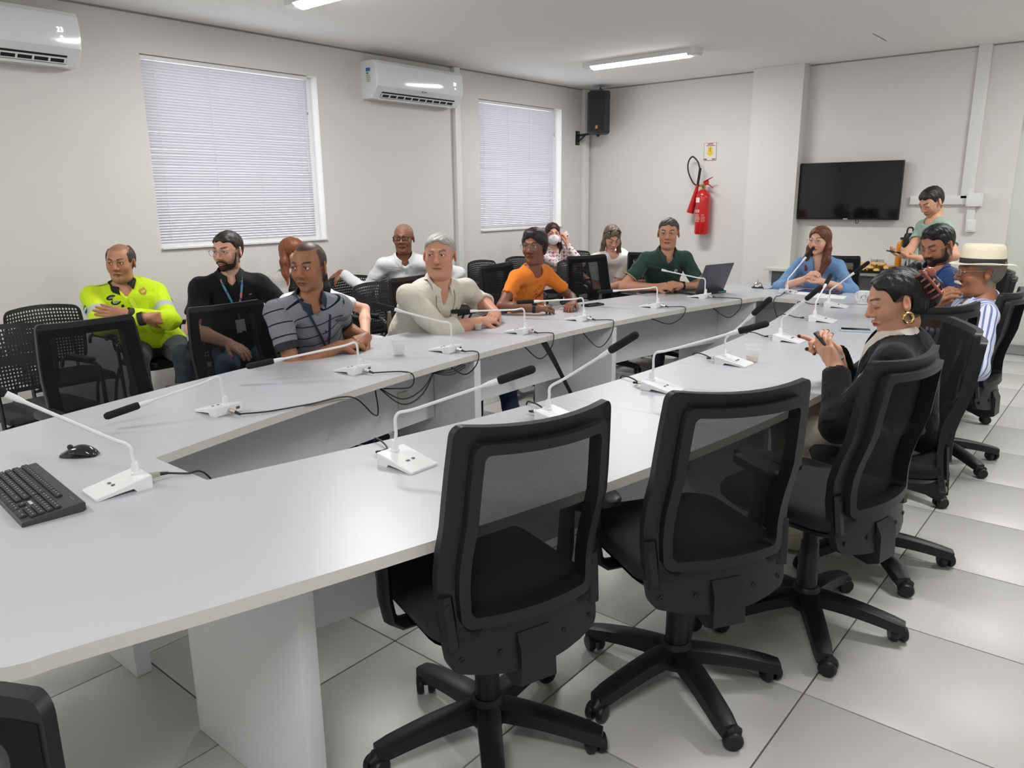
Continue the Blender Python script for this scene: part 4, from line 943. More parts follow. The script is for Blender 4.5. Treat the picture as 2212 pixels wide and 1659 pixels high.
b0 = m.quad_grid(rows, closed_u=True); n = len(rows[0]); m.f.append(tuple(range(b0 + n - 1, b0 - 1, -1))); m.m.append(0); e = b0 + n * 4; m.f.append(tuple(range(e, e + n))); m.m.append(0); m.build('dish', M_BLACK, tray)
M_BREAD = mat('pastry_gold', srgb(226, 190, 120), 0.55, noise=0.25, nscale=25, bump=0.3, bscale=90)
mb = MB(); rows = []
for i in range(9):
    t_ = i / 8; a = -0.9 + 1.8 * t_; r = 0.004 + 0.019 * math.sin(PI * min(max(t_, .04), .96)) ** .6
    rows.append([(0.055 * math.sin(a), 0.02 * math.cos(a) + r * 1.1 * math.cos(2 * PI * k / 10) - .014, r * 0.8 * math.sin(2 * PI * k / 10)) for k in range(10)])
mb.quad_grid(rows, closed_u=True); bread_me = mb.mesh('pastry', M_BREAD)
random.seed(11)
for k in range(46):
    lay = 0 if k < 20 else (1 if k < 34 else 2); sp = (0.21, 0.17, 0.11)[lay]; sq = (0.105, 0.08, 0.045)[lay]
    o = put('pastry', bread_me, None, (-2.09 + random.uniform(-sp, sp), 8.12 + random.uniform(-sq, sq), CZ + 0.024 + 0.026 * lay), (random.uniform(-.3, .3), random.uniform(-.3, .3), random.uniform(0, 6.28)))
    tag(o, 'small golden pastry heaped on the black serving tray', 'pastry', 'golden pastries on the serving tray')
for k, (x, y) in enumerate(((-2.16, 8.40), (-2.10, 8.41))):
    o = thing('plastic_cup', ('stack of clear plastic cups behind the pastries, left one', 'stack of clear plastic cups behind the pastries, right one')[k], 'cup', (x, y, CZ), 0, 'disposable plastic cups')
    for q in range(5):
        m = MB(); z = q * .008; m.lathe([(0.024, z), (0.034, z + .08), (0.036, z + .081), (0.033, z + .08), (0.023, z + .003)], n=16); m.build('cup_wall', M_CUP, o)
jb = thing('juice_bottle', 'plastic bottle of orange juice standing beside the steel thermos', 'bottle', (-1.86, 8.14, CZ))
M_JUICE = mat('orange_juice', srgb(240, 150, 20), 0.15, coat=.3)
m = MB(); m.lathe([(0.04, 0), (0.045, 0.006), (0.045, 0.03), (0.041, 0.06), (0.045, 0.10), (0.045, 0.15), (0.040, 0.19), (0.044, 0.22), (0.043, 0.26), (0.034, 0.29), (0.018, 0.31), (0.016, 0.325)], n=24); m.build('bottle_body', M_JUICE, jb)
m = MB(); m.lathe([(0.018, 0.322), (0.018, 0.342), (0.001, 0.343)], n=14); m.build('cap', mat('violet_cap', srgb(60, 50, 90), .4), jb)
m = MB(); m.lathe([(0.0455, 0.155), (0.0425, 0.19), (0.0455, 0.215)], n=24); m.build('label_band', mat('juice_label', srgb(206, 190, 120), 0.5, noise=.3, nscale=60), jb)
th = thing('thermos', 'steel pump thermos with a black top on the side table', 'thermos', (-1.775, 8.10, CZ), math.radians(-60))
m = MB(); m.lathe([(0.062, 0), (0.066, 0.004), (0.066, 0.25), (0.064, 0.255)], n=30); m.build('steel_body', mat('polished_steel', (0.62, 0.62, 0.64), 0.12, 1.0), th)
m = MB(); m.lathe([(0.068, 0.25), (0.070, 0.26), (0.068, 0.33), (0.058, 0.37), (0.05, 0.385), (0.001, 0.387)], n=26); m.box((0.07, 0, 0.335), (0.08, 0.05, 0.045), 0.01); m.build('pump_top', M_BLACK, th)
m = MB(); m.tube(bezier([(-0.04, 0.03, 0.375), (-0.045, 0.02, 0.43), (-0.04, -0.02, 0.43), (-0.04, -0.03, 0.375)]), 0.008, 8); m.build('carry_handle', M_BLACKM, th)
m = MB(); m.tube([(0.095, 0, 0.33), (0.1, 0, 0.29)], 0.008, 8); m.build('spout', M_BLACKM, th)
# olive handbag on the visitor chair
hb = thing('handbag', 'olive green handbag on the visitor chair behind the striped polo', 'bag', (-4.47, 3.99, 0.475), math.radians(20))
m = MB(); rows = []
for z, s_ in ((0, .92), (0.01, 1), (0.12, .97), (0.20, .85), (0.215, .6)): rows.append([(x * s_ * (1 if z < .1 else .8), y * s_, z) for x, y in rrect(0.06, 0.13, 0.03, 4)])
b0 = m.quad_grid(rows, closed_u=True); n = len(rows[0]); m.f.append(tuple(range(b0 + n - 1, b0 - 1, -1))); m.m.append(0); e = b0 + n * 4; m.f.append(tuple(range(e, e + n))); m.m.append(0)
m.build('body', mat('olive_leather', srgb(112, 104, 82), 0.45, bump=.15, bscale=150), hb)
m = MB(); m.lathe([(0.016, 0), (0.018, .003), (0.010, .004), (0.009, 0)], (0.055, 0.03, 0.16), (1, 0, 0), 14); m.build('clasp', M_GOLD, hb)
visitor_chair('black perforated chair with the olive handbag on its seat', -4.50, 3.97, 0)
# ================================================================ PEOPLE: smooth implicit bodies meshed in numpy
def V3(*a): return np.array(a, float)
def nrm(v): return v / (np.linalg.norm(v) + 1e-12)
def seg_t(P, a, b):
    d = b - a; L = d @ d + 1e-12
    return np.clip(((P - a) @ d) / L, 0, 1)
class Field:
    def __init__(s, h): s.h = h; s.pr = []
    def cone(s, a, b, ra, rb, k=0.02, op=1):
        a, b = np.asarray(a, float), np.asarray(b, float)
        def f(P):
            t = seg_t(P, a, b); return np.linalg.norm(P - (a + t[:, None] * (b - a)), axis=1) - (ra + (rb - ra) * t)
        lo = np.minimum(a - ra, b - rb); hi = np.maximum(a + ra, b + rb); s.pr.append((f, lo, hi, k, op)); return s
    def ell(s, c, r, R=None, k=0.02, op=1):
        c, r = np.asarray(c, float), np.asarray(r, float)
        def f(P):
            q = (P - c) if R is None else (P - c) @ R      # R columns = axes
            k0 = np.linalg.norm(q / r, axis=1); k1 = np.linalg.norm(q / (r * r), axis=1)
            return k0 * (k0 - 1.0) / np.maximum(k1, 1e-9)
        m = r.max() if R is not None else None
        lo = c - (m if m else r); hi = c + (m if m else r); s.pr.append((f, lo, hi, k, op)); return s
    def flatcone(s, a, b, ra, rb, k=0.015, op=1):     # capped cone with flat ends (cuffs, hems)
        a, b = np.asarray(a, float), np.asarray(b, float); L = np.linalg.norm(b - a); d = (b - a) / L
        def f(P):
            q = P - a; t = q @ d; r = np.linalg.norm(q - t[:, None] * d, axis=1)
            rr = ra + (rb - ra) * np.clip(t / L, 0, 1)
            return np.maximum(r - rr, np.maximum(-t, t - L))
        R = max(ra, rb); lo = np.minimum(a, b) - R; hi = np.maximum(a, b) + R; s.pr.append((f, lo, hi, k, op)); return s
    def plane(s, p, n, k=0.004):        # keep the side the normal points away from
        p, n = np.asarray(p, float), nrm(np.asarray(n, float))
        s.pr.append((lambda P: (P - p) @ n, None, None, k, -2)); return s
    def poly(s, pts, r, k=0.01, op=1):
        r = r if hasattr(r, '__len__') else [r] * len(pts)
        for i in range(len(pts) - 1): s.cone(pts[i], pts[i + 1], r[i], r[i + 1], k, op)
        return s
    @staticmethod
    def comb(D, d, k, op):
        if op == 1:
            hh = np.clip(0.5 + 0.5 * (D - d) / k, 0, 1); return D * (1 - hh) + d * hh - k * hh * (1 - hh)
        e = -d if op == -1 else d
        hh = np.clip(0.5 - 0.5 * (D - e) / k, 0, 1); return D * (1 - hh) + e * hh + k * hh * (1 - hh)
    def at(s, P):
        P = np.atleast_2d(P); D = np.full(len(P), 1.0)
        for f, lo, hi, k, op in s.pr: D = s.comb(D, f(P), k, op)
        return D
    def mesh(s, extra=None):
        h = s.h; adds = [p for p in s.pr if p[4] == 1]
        lo = np.min([p[1] for p in adds], 0) - 3 * h - 0.01; hi = np.max([p[2] for p in adds], 0) + 3 * h + 0.01
        n = np.ceil((hi - lo) / h).astype(int) + 1
        D = np.full(n, 1.0)
        ax = [lo[i] + h * np.arange(n[i]) for i in range(3)]
        for f, a, b, k, op in s.pr:
            if a is None: i0, i1 = np.zeros(3, int), n
            else:
                pad = k + 3 * h
                i0 = np.clip(np.floor((a - pad - lo) / h).astype(int), 0, n); i1 = np.clip(np.ceil((b + pad - lo) / h).astype(int) + 1, 0, n)
            if (i1 <= i0).any(): continue
            X, Y, Z = np.meshgrid(ax[0][i0[0]:i1[0]], ax[1][i0[1]:i1[1]], ax[2][i0[2]:i1[2]], indexing='ij')
            P = np.stack([X.ravel(), Y.ravel(), Z.ravel()], 1); d = f(P).reshape(X.shape)
            blk = D[i0[0]:i1[0], i0[1]:i1[1], i0[2]:i1[2]]
            D[i0[0]:i1[0], i0[1]:i1[1], i0[2]:i1[2]] = s.comb(blk, d, k, op)
        if extra is not None:
            near = np.abs(D) < 0.03; I = np.argwhere(near); P = lo + I * h; D[near] += extra(P)
        return nets(D, lo, h)
    def march(s, P, d, n=60, maxd=0.6):      # walk from P along d to the surface
        P = np.array(P, float); d = nrm(np.array(d, float)); t = 0.0
        for _ in range(n):
            q = s.at(P + d * t)[0]
            if q < 0.0008: break
            t += max(q * 0.8, 0.0008)
            if t > maxd: break
        return P + d * t
def nets(D, lo, h):
    ins = D < 0
    a = ins[:-1, :-1, :-1].astype(np.int8)
    cnt = np.zeros_like(a)
    for dx in (0, 1):
        for dy in (0, 1):
            for dz in (0, 1): cnt += ins[dx:dx + a.shape[0], dy:dy + a.shape[1], dz:dz + a.shape[2]]
    act = (cnt > 0) & (cnt < 8); I = np.argwhere(act); idx = np.full(act.shape, -1, np.int64); idx[act] = np.arange(len(I))
    acc = np.zeros((len(I), 3)); num = np.zeros(len(I))
    C = [(x, y, z) for x in (0, 1) for y in (0, 1) for z in (0, 1)]
    vals = {c: D[I[:, 0] + c[0], I[:, 1] + c[1], I[:, 2] + c[2]] for c in C}
    for c in C:
        for k in range(3):
            if c[k] == 0:
                e = list(c); e[k] = 1; e = tuple(e); v0, v1 = vals[c], vals[e]
                cr = (v0 < 0) != (v1 < 0); t = np.where(cr, v0 / np.where(cr, v0 - v1, 1), 0)
                p = np.array(c, float)[None, :] + t[:, None] * (np.array(e) - np.array(c))[None, :]
                acc += p * cr[:, None]; num += cr
    verts = lo + (I + acc / num[:, None]) * h
    faces = []
    for k in range(3):
        s0 = [slice(None)] * 3; s1 = [slice(None)] * 3; s0[k] = slice(0, -1); s1[k] = slice(1, None)
        A, B = ins[tuple(s0)], ins[tuple(s1)]
        E = np.argwhere(A != B); u, v = (k + 1) % 3, (k + 2) % 3
        ok = (E[:, u] > 0) & (E[:, v] > 0) & (E[:, u] < ins.shape[u] - 1) & (E[:, v] < ins.shape[v] - 1); E = E[ok]
        def cell(du, dv):
            q = E.copy(); q[:, u] += du; q[:, v] += dv; return idx[q[:, 0], q[:, 1], q[:, 2]]
        Q = np.stack([cell(-1, -1), cell(0, -1), cell(0, 0), cell(-1, 0)], 1)
        fl = ~A[E[:, 0], E[:, 1], E[:, 2]]; Q[fl] = Q[fl][:, ::-1]
        faces.append(Q)
    F = np.concatenate(faces); F = F[(F >= 0).all(1)]
    return verts, F
def np_mesh(name, V, F, mats, col=None, st=None):
    me = bpy.data.meshes.new(name)
    me.vertices.add(len(V)); me.vertices.foreach_set('co', V.astype(np.float32).ravel())
    me.loops.add(F.size); me.loops.foreach_set('vertex_index', F.astype(np.int32).ravel())
    me.polygons.add(len(F)); me.polygons.foreach_set('loop_start', np.arange(0, F.size, 4, dtype=np.int32)); me.polygons.foreach_set('loop_total', np.full(len(F), 4, np.int32))
    me.polygons.foreach_set('use_smooth', np.ones(len(F), bool))
    for m in (mats if isinstance(mats, list) else [mats]): me.materials.append(m)
    if col is not None:
        ca = me.color_attributes.new('Col', 'FLOAT_COLOR', 'POINT'); ca.data.foreach_set('color', np.concatenate([col, np.ones((len(V), 1))], 1).astype(np.float32).ravel())
    if st is not None:
        at = me.attributes.new('st', 'FLOAT', 'POINT'); at.data.foreach_set('value', st.astype(np.float32))
    me.update(calc_edges=True); me.validate()
    return me
def join_np(parts):
    Vs, Fs, n = [], [], 0
    for V, F in parts: Vs.append(V); Fs.append(F + n); n += len(V)
    return np.concatenate(Vs), np.concatenate(Fs)
def attr_mat(name, rough=0.6, stripe=None, bump=0.0, bscale=14.0, spec=0.35, sheen=0.0, fine=0.0):
    if name in MATS: return MATS[name]
    m = bpy.data.materials.new(name); m.use_nodes = True; nt = m.node_tree; b = nt.nodes['Principled BSDF']
    b.inputs['Roughness'].default_value = rough; b.inputs['Specular IOR Level'].default_value = spec
    if sheen: b.inputs['Sheen Weight'].default_value = sheen
    at = nt.nodes.new('ShaderNodeAttribute'); at.attribute_name = 'Col'; last = at.outputs['Color']
    tc = nt.nodes.new('ShaderNodeTexCoord')
    if stripe:
        period, duty, colr, soft = stripe
        sa = nt.nodes.new('ShaderNodeAttribute'); sa.attribute_name = 'st'
        dv = nt.nodes.new('ShaderNodeMath'); dv.operation = 'DIVIDE'; dv.inputs[1].default_value = period; nt.links.new(sa.outputs['Fac'], dv.inputs[0])
        fr = nt.nodes.new('ShaderNodeMath'); fr.operation = 'FRACT'; nt.links.new(dv.outputs[0], fr.inputs[0])
        lt = nt.nodes.new('ShaderNodeMath'); lt.operation = 'LESS_THAN'; lt.inputs[1].default_value = duty; nt.links.new(fr.outputs[0], lt.inputs[0])
        mx = nt.nodes.new('ShaderNodeMix'); mx.data_type = 'RGBA'; nt.links.new(lt.outputs[0], mx.inputs[0]); nt.links.new(last, mx.inputs[6]); mx.inputs[7].default_value = colr
        last = mx.outputs[2]
    nt.links.new(last, b.inputs['Base Color'])
    if bump or fine:
        n2 = nt.nodes.new('ShaderNodeTexNoise'); n2.inputs['Scale'].default_value = bscale; n2.inputs['Detail'].default_value = 3; n2.inputs['Distortion'].default_value = 0.6
        nt.links.new(tc.outputs['Object'], n2.inputs['Vector'])
        bp = nt.nodes.new('ShaderNodeBump'); bp.inputs['Strength'].default_value = bump; bp.inputs['Distance'].default_value = 0.03
        nt.links.new(n2.outputs['Fac'], bp.inputs['Height']); nt.links.new(bp.outputs['Normal'], b.inputs['Normal'])
    MATS[name] = m
    return m
M_SKIN = attr_mat('skin', 0.48, spec=0.4, bump=0.04, bscale=180)
M_CLOTH = attr_mat('cloth', 0.85, spec=0.15, bump=0.45, bscale=11, sheen=0.1)
M_HAIRS = {}
def hair_mat(col, rough=0.4):
    k = tuple(round(c, 3) for c in col[:3])
    if k not in M_HAIRS:
        m = mat('hair_%d' % len(M_HAIRS), col, rough, noise=0.35, nscale=30, bump=0.28, bscale=45, spec=0.4, stretch=(5, 5, 0.9)); M_HAIRS[k] = m
    return M_HAIRS[k]
M_EYEW = mat('eye_white', (0.75, 0.73, 0.70), 0.2); M_IRIS = mat('iris_brown', (0.03, 0.015, 0.008), 0.15)
def ik(S, W, L1, L2, pole):
    S, W = np.asarray(S, float), np.asarray(W, float); d = W - S; D = np.linalg.norm(d)
    if D > (L1 + L2) * 0.999: f = D / ((L1 + L2) * 0.998); L1 *= f; L2 *= f
    a = (L1 * L1 - L2 * L2 + D * D) / (2 * D); hgt = math.sqrt(max(L1 * L1 - a * a, 0)); u = d / D
    p = np.asarray(pole, float); p = p - u * (p @ u); p = nrm(p)
    return S + u * a + p * hgt
def axes(yaw, pitch=0.0, roll=0.0):
    R = (Matrix.Rotation(math.radians(yaw), 3, 'Z') @ Matrix.Rotation(math.radians(pitch), 3, 'Y') @ Matrix.Rotation(math.radians(roll), 3, 'X'))
    return np.array(R)     # columns: forward, left, up
def lin(c): return np.array(srgb(*c)[:3])
def warm(c): return tuple(min(255, int(q * 1.07 + 3)) for q in c)
# ---------------------------------------------------------------- head
def head_field(c, h=0.003):
    F = Field(h); w = c.get('face_w', 1.0); fat = c.get('fat', 0.0); fem = c.get('fem', 0.0)
    F.ell((-0.014, 0, 0.034), (0.099, 0.077 * w, 0.086))
    F.ell((0.024, 0, -0.002), (0.068, 0.066 * w, 0.090 - .004 * fem), k=0.02)
    F.ell((0.026, 0, -0.062), (0.056, (0.054 + 0.016 * fat - 0.006 * fem) * w, 0.048), k=0.022)
    F.ell((0.068, 0, -0.096), (0.018, 0.020 - .005 * fem, 0.017), k=0.018)
    for s in (-1, 1): F.ell((0.055, s * 0.038 * w, -0.026), (0.028, 0.026 + .004 * fat, 0.03), k=0.02)
    if fat > 0.2: F.ell((0.02, 0, -0.100), (0.05, 0.055 * w, 0.03 + 0.012 * fat), k=0.03)
    # neck
    F.cone((-0.022, 0, -0.055), (-0.024, 0, -0.092), 0.050 - 0.008 * fem + 0.010 * fat, 0.050 - 0.009 * fem + 0.010 * fat, k=0.025)
    # brow, sockets
    F.poly([(0.079, -0.042, 0.022), (0.086, -0.02, 0.026), (0.086, 0.02, 0.026), (0.079, 0.042, 0.022)], 0.009 - .002 * fem, k=0.012)
    for s in (-1, 1): F.ell((0.100, s * 0.033, 0.007), (0.017, 0.020, 0.0115), k=0.010, op=-1)
    # nose
    ns = c.get('nose', 1.0)
    F.poly([(0.083, 0, 0.020), (0.093, 0, 0.002), (0.106 + .004 * (ns - 1), 0, -0.026)], [0.008, 0.0085, 0.0125 * ns], k=0.010)
    for s in (-1, 1): F.ell((0.095, s * 0.0145 * ns, -0.031), (0.012, 0.0085 * ns, 0.009), k=0.006)
    # lips
    F.poly([(0.083, -0.026, -0.0635), (0.094, -0.009, -0.0585), (0.094, 0.009, -0.0585), (0.083, 0.026, -0.0635)], [0.0035, 0.0055, 0.0055, 0.0035], k=0.006)
    F.poly([(0.082, -0.022, -0.0665), (0.091, 0, -0.0705), (0.082, 0.022, -0.0665)], [0.0035, 0.0068, 0.0035], k=0.006)
    F.poly([(0.101, -0.017, -0.0645), (0.103, 0.017, -0.0645)], 0.0022, k=0.003, op=-1) if not c.get('talk') else F.ell((0.097, 0, -0.0645), (0.02, 0.014, 0.004), k=0.003, op=-1)
    # lids
    cl = c.get('closed', 0.0)
    for s in (-1, 1):
        if cl: F.ell((0.0765, s * 0.0325, 0.008), (0.0155, 0.0175, 0.0125), k=0.004)
        F.poly([(0.083, s * 0.017, 0.010), (0.0905, s * 0.029, 0.0168), (0.087, s * 0.041, 0.0158), (0.078, s * 0.050, 0.008)], [0.0025, 0.0038, 0.0038, 0.0028], k=0.004)
        F.poly([(0.084, s * 0.018, 0.006), (0.0885, s * 0.031, -0.0016), (0.079, s * 0.048, 0.005)], [0.002, 0.0028, 0.002], k=0.004)
    # ears
    for s in (-1, 1):
        Re = axes(s * 28, -8)
        F.ell((-0.012, s * (0.079 * w), -0.004), (0.019, 0.0075, 0.032), R=Re, k=0.006)
        F.ell((-0.006, s * (0.088 * w), 0.002), (0.010, 0.005, 0.017), R=Re, k=0.004, op=-1)
    return F
def sm(x, a, b): t = np.clip((x - a) / (b - a), 0, 1); return t * t * (3 - 2 * t)
def paint_head(P, c):
    x, y, z = P[:, 0], P[:, 1], P[:, 2]; ay = np.abs(y)
    sk = lin(c['skin']); col = np.tile(sk, (len(P), 1))
    def mixc(mask, cc): 
        nonlocal col
        col = col * (1 - mask[:, None]) + np.asarray(cc)[None, :] * mask[:, None]
    rose = sk * np.array([1.02, 0.80, 0.76])
    mixc(0.5 * np.exp(-(((ay - .045) / .022) ** 2 + ((z + .022) / .022) ** 2)) * (x > .03), rose)
    mixc(0.5 * np.exp(-((y / .018) ** 2 + ((z + .028) / .016) ** 2)) * (x > .085), rose)
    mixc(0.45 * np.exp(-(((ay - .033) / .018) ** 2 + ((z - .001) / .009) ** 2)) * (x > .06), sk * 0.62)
    mixc(0.5 * sm(ay, .07, .085), rose)
    lip = np.array(lin(c.get('lip', tuple(int(q) for q in (c['skin'][0] * .82, c['skin'][1] * .66, c['skin'][2] * .64)))))
    lm = np.exp(-(((z + .0645 + .0035 * (ay / .026) ** 2 * 0) / (.0085 * np.clip(1 - (ay / .03) ** 2, .15, 1))) ** 4)) * (ay < .028) * (x > .079)
    mixc(np.clip(lm, 0, 1), lip)
    mixc(0.85 * np.exp(-((z + .0645) / .0016) ** 2) * (ay < .024) * (x > .078), lip * 0.3)
    br = lin(c.get('brow', (40, 28, 22))); bz = 0.0275 + 0.006 * np.sin(np.clip((ay - .012) / .042, 0, 1) * PI * .8) - 0.10 * np.clip(ay - .044, 0, 1)
    bt = c.get('brow_t', 0.0042)
    mixc(np.clip(1.25 * np.exp(-((z - bz) / bt) ** 4), 0, 1) * sm(ay, .011, .016) * (1 - sm(ay, .046, .054)) * (x > .05) * c.get('brow_a', 0.9), br)
    lash = np.exp(-((z - (0.0125 - 0.25 * np.clip(ay - .034, 0, 1) if not c.get('closed') else 0.0005 - 0 * ay)) / .0020) ** 2) * (ay > .017) * (ay < .050) * (x > .076)
    mixc(0.75 * lash, np.array([.02, .012, .01]))
    if c.get('wrinkle'):
        for zz in (.047, .058): mixc(0.25 * np.exp(-((z - zz - .004 * np.cos(y * 60)) / .0015) ** 2) * (ay < .04) * (x > .05), sk * .5)
        for s in (0,): mixc(0.35 * np.exp(-((ay - .026 - .25 * np.clip(-.03 - z, 0, 1)) / .002) ** 2) * (z < -.03) * (z > -.062) * (x > .06), sk * .5)
    # nostrils
    mixc(0.8 * np.exp(-(((ay - .008) / .004) ** 2 + ((z + .0385) / .003) ** 2)) * (x > .09), sk * .15)
    beard = c.get('stubble', 0.0)
    if beard:
        bc = lin(c.get('beard_col', (52, 40, 34)))
        chin = sm(-z, .045, .06) * sm(x + .02, .0, .02) * (1 - sm(-z, .135, .15)); must = np.exp(-((z + .0505) / .006) ** 2) * (ay < .032) * (x > .07)
        side = sm(ay, .050, .058) * (z < .0) * sm(x, -.0, .02) * (1 - sm(x, .055, .07))
        mixc(beard * np.clip(np.maximum(np.maximum(chin, must), side) * (1 - np.clip(lm, 0, 1)), 0, 1), bc)
    buzz = c.get('buzz')
    if buzz:
        bc, amt, line = lin(buzz[0]), buzz[1], buzz[2]      # line: where the hair starts on the forehead
        hl = line + 0.30 * np.clip(ay - .03, 0, 1)
        m_ = np.maximum(sm(z - .9 * np.clip(x - .02, 0, 1) * 0, hl - .004, hl + .008) * sm(.075 - x, -.01, .012), sm(-.005 - x, 0, .02) * (z > -.075))
        m_ = np.maximum(m_, sm(ay, .052, .062) * sm(z, .0, .012) * sm(.034 - x, 0, .014))
        if buzz[3]: m_ = m_ * (1 - (sm(z, .075, .098) * sm(x, -.09, -.05)))
        mixc(amt * np.clip(m_, 0, 1) * (ay < .079), bc)
    return col
def hair_field(c, h=0.0034):
    hs = c.get('hair'); F = Field(h); w = c.get('face_w', 1.0)
    if not hs: return None
    t = c.get('hair_t', 0.009); style = hs
    F.ell((-0.016, 0, 0.036), (0.099 + t, 0.077 * w + t, 0.086 + t), k=0.02)
    if style in ('short', 'swept', 'bob', 'long', 'tied'):
        F.ell((0.018, 0, 0.058), (0.066 + t * .6, 0.064 * w + t, 0.050 + t), k=0.015)
    if style in ('short', 'swept', 'sides', 'crop', 'receding'): F.ell((-0.048, 0, -0.008), (0.058 + t * .5, 0.056 * w + t * .5, 0.058), k=0.02)
    else: F.ell((-0.04, 0, -0.02), (0.07 + t * .5, 0.068 * w + t * .6, 0.07), k=0.02)
    if style == 'swept':      # volume on top, combed back
        F.poly([(0.055, -0.02, 0.098), (0.06, 0.03, 0.10)], 0.024, k=0.02); F.ell((0.02, 0.01, 0.105), (0.06, 0.05, 0.032), k=0.02)
    if style == 'bob':
        for s in (-1, 1): F.cone((0.0, s * .07, .03), (-.01, s * .074, -.02), .025, .018, k=.02)
        F.ell((0.03, 0, .095), (.055, .06, .032), k=.02)
    # face opening
    fl = c.get('hairline', 0.070)
    F.ell((0.100, 0, fl - 0.105), (0.075, 0.068 * w, 0.105), k=0.010, op=-1)
    F.ell((0.075, 0, -0.06), (0.085, 0.12, 0.085), k=0.012, op=-1)
    if style in ('short', 'swept', 'sides', 'crop', 'receding', 'tied'):
        for s in (-1, 1): F.ell((-0.004, s * 0.087, -0.010), (0.033, 0.034, 0.042), k=0.006, op=-1)
        F.plane((0, 0, -0.048), (0.22, 0, -1), k=0.006) if style != 'tied' else F.ell((0.03, 0, -0.10), (0.12, 0.1, 0.075), k=0.01, op=-1)
    if style in ('short', 'swept', 'crop', 'tied'):
        for s in (-1, 1): F.ell((0.082, s * 0.054, 0.018), (0.050, 0.042, 0.052), k=0.008, op=-1)
    if style == 'sides':
        F.ell((0.055, 0, 0.120), (0.135, 0.080 * w, 0.078), k=0.012, op=-1); F.ell((0.105, 0, 0.02), (0.075, 0.095, 0.12), k=0.01, op=-1)
    if style == 'receding':
        for s in (-1, 1): F.ell((0.075, s * 0.045, 0.085), (0.06, 0.034, 0.05), k=0.012, op=-1)
        F.ell((0.095, 0, 0.08), (0.05, 0.05, 0.045), k=0.01, op=-1)
    if style in ('bob',): F.plane((0, 0, -0.05), (0.3, 0, -1), k=0.008)
    for op, args in c.get('locks', []):
        F.poly([np.array(p) for p in args[0]], args[1], k=0.018)
    if style in ('long',):
        for s in (-1, 1): F.ell((0.06, s * 0.0, -0.03), (0.06, 0.060, 0.075), k=0.012, op=-1)
    return F
# ---------------------------------------------------------------- hands
def hand_field(F, W, d, palm, side, curl=(20, 30, 20), spread=0.0, thumb=30, sc=1.0, curls=None):
    """W wrist, d direction to knuckles, palm: palm normal, side: unit vector to the thumb side"""
    d, palm, side = nrm(d), nrm(palm), nrm(side); W = np.asarray(W, float)
    kn = []
    for i, (off, ln) in enumerate(((0.027, 0.090), (0.009, 0.094), (-0.010, 0.089), (-0.027, 0.080))):
        a = W + side * off * 0.55 * sc + d * 0.006; b = W + side * off * sc + d * ln * sc; kn.append(b)
        F.cone(a, b, 0.0145 * sc, 0.0115 * sc, k=0.012)
    F.ell(W + d * 0.05 * sc + palm * 0.004, (0.045 * sc, 0.033 * sc, 0.0145 * sc), R=np.stack([d, side, palm], 1), k=0.012)
    tips = []
    for i, (off, L) in enumerate(((0.027, 0.92), (0.009, 1.03), (-0.010, 0.95), (-0.027, 0.76))):
        p = kn[i]; cu = curls[i] if curls else curl; ang = 0.0; r = 0.0098 * sc * (1 if i < 3 else .9)
        dd = nrm(d + side * (off * spread * 10)); pts = [p]
        for q, ln in zip(cu, (0.044, 0.027, 0.021)):
            ang += math.radians(q); v = dd * math.cos(ang) + palm * math.sin(ang); p = p + v * ln * L * sc; pts.append(p)
        F.poly(pts, [r * 1.05, r, r * .9, r * .8], k=0.004); tips.append(pts[-1])
    b = W + side * 0.018 * sc + d * 0.012 * sc; ta = math.radians(thumb)
    v1 = nrm(d * math.cos(ta) + side * math.sin(ta) + palm * 0.35); v2 = nrm(d * math.cos(ta * .55) + side * math.sin(ta * .55) * .8 + palm * 0.3)
    p1 = b + v1 * 0.044 * sc; p2 = p1 + nrm(v1 + v2) * 0.031 * sc; p3 = p2 + v2 * 0.024 * sc
    F.poly([b, p1, p2, p3], [0.0155 * sc, 0.0125 * sc, 0.0105 * sc, 0.0085 * sc], k=0.008)
    return tips, p3
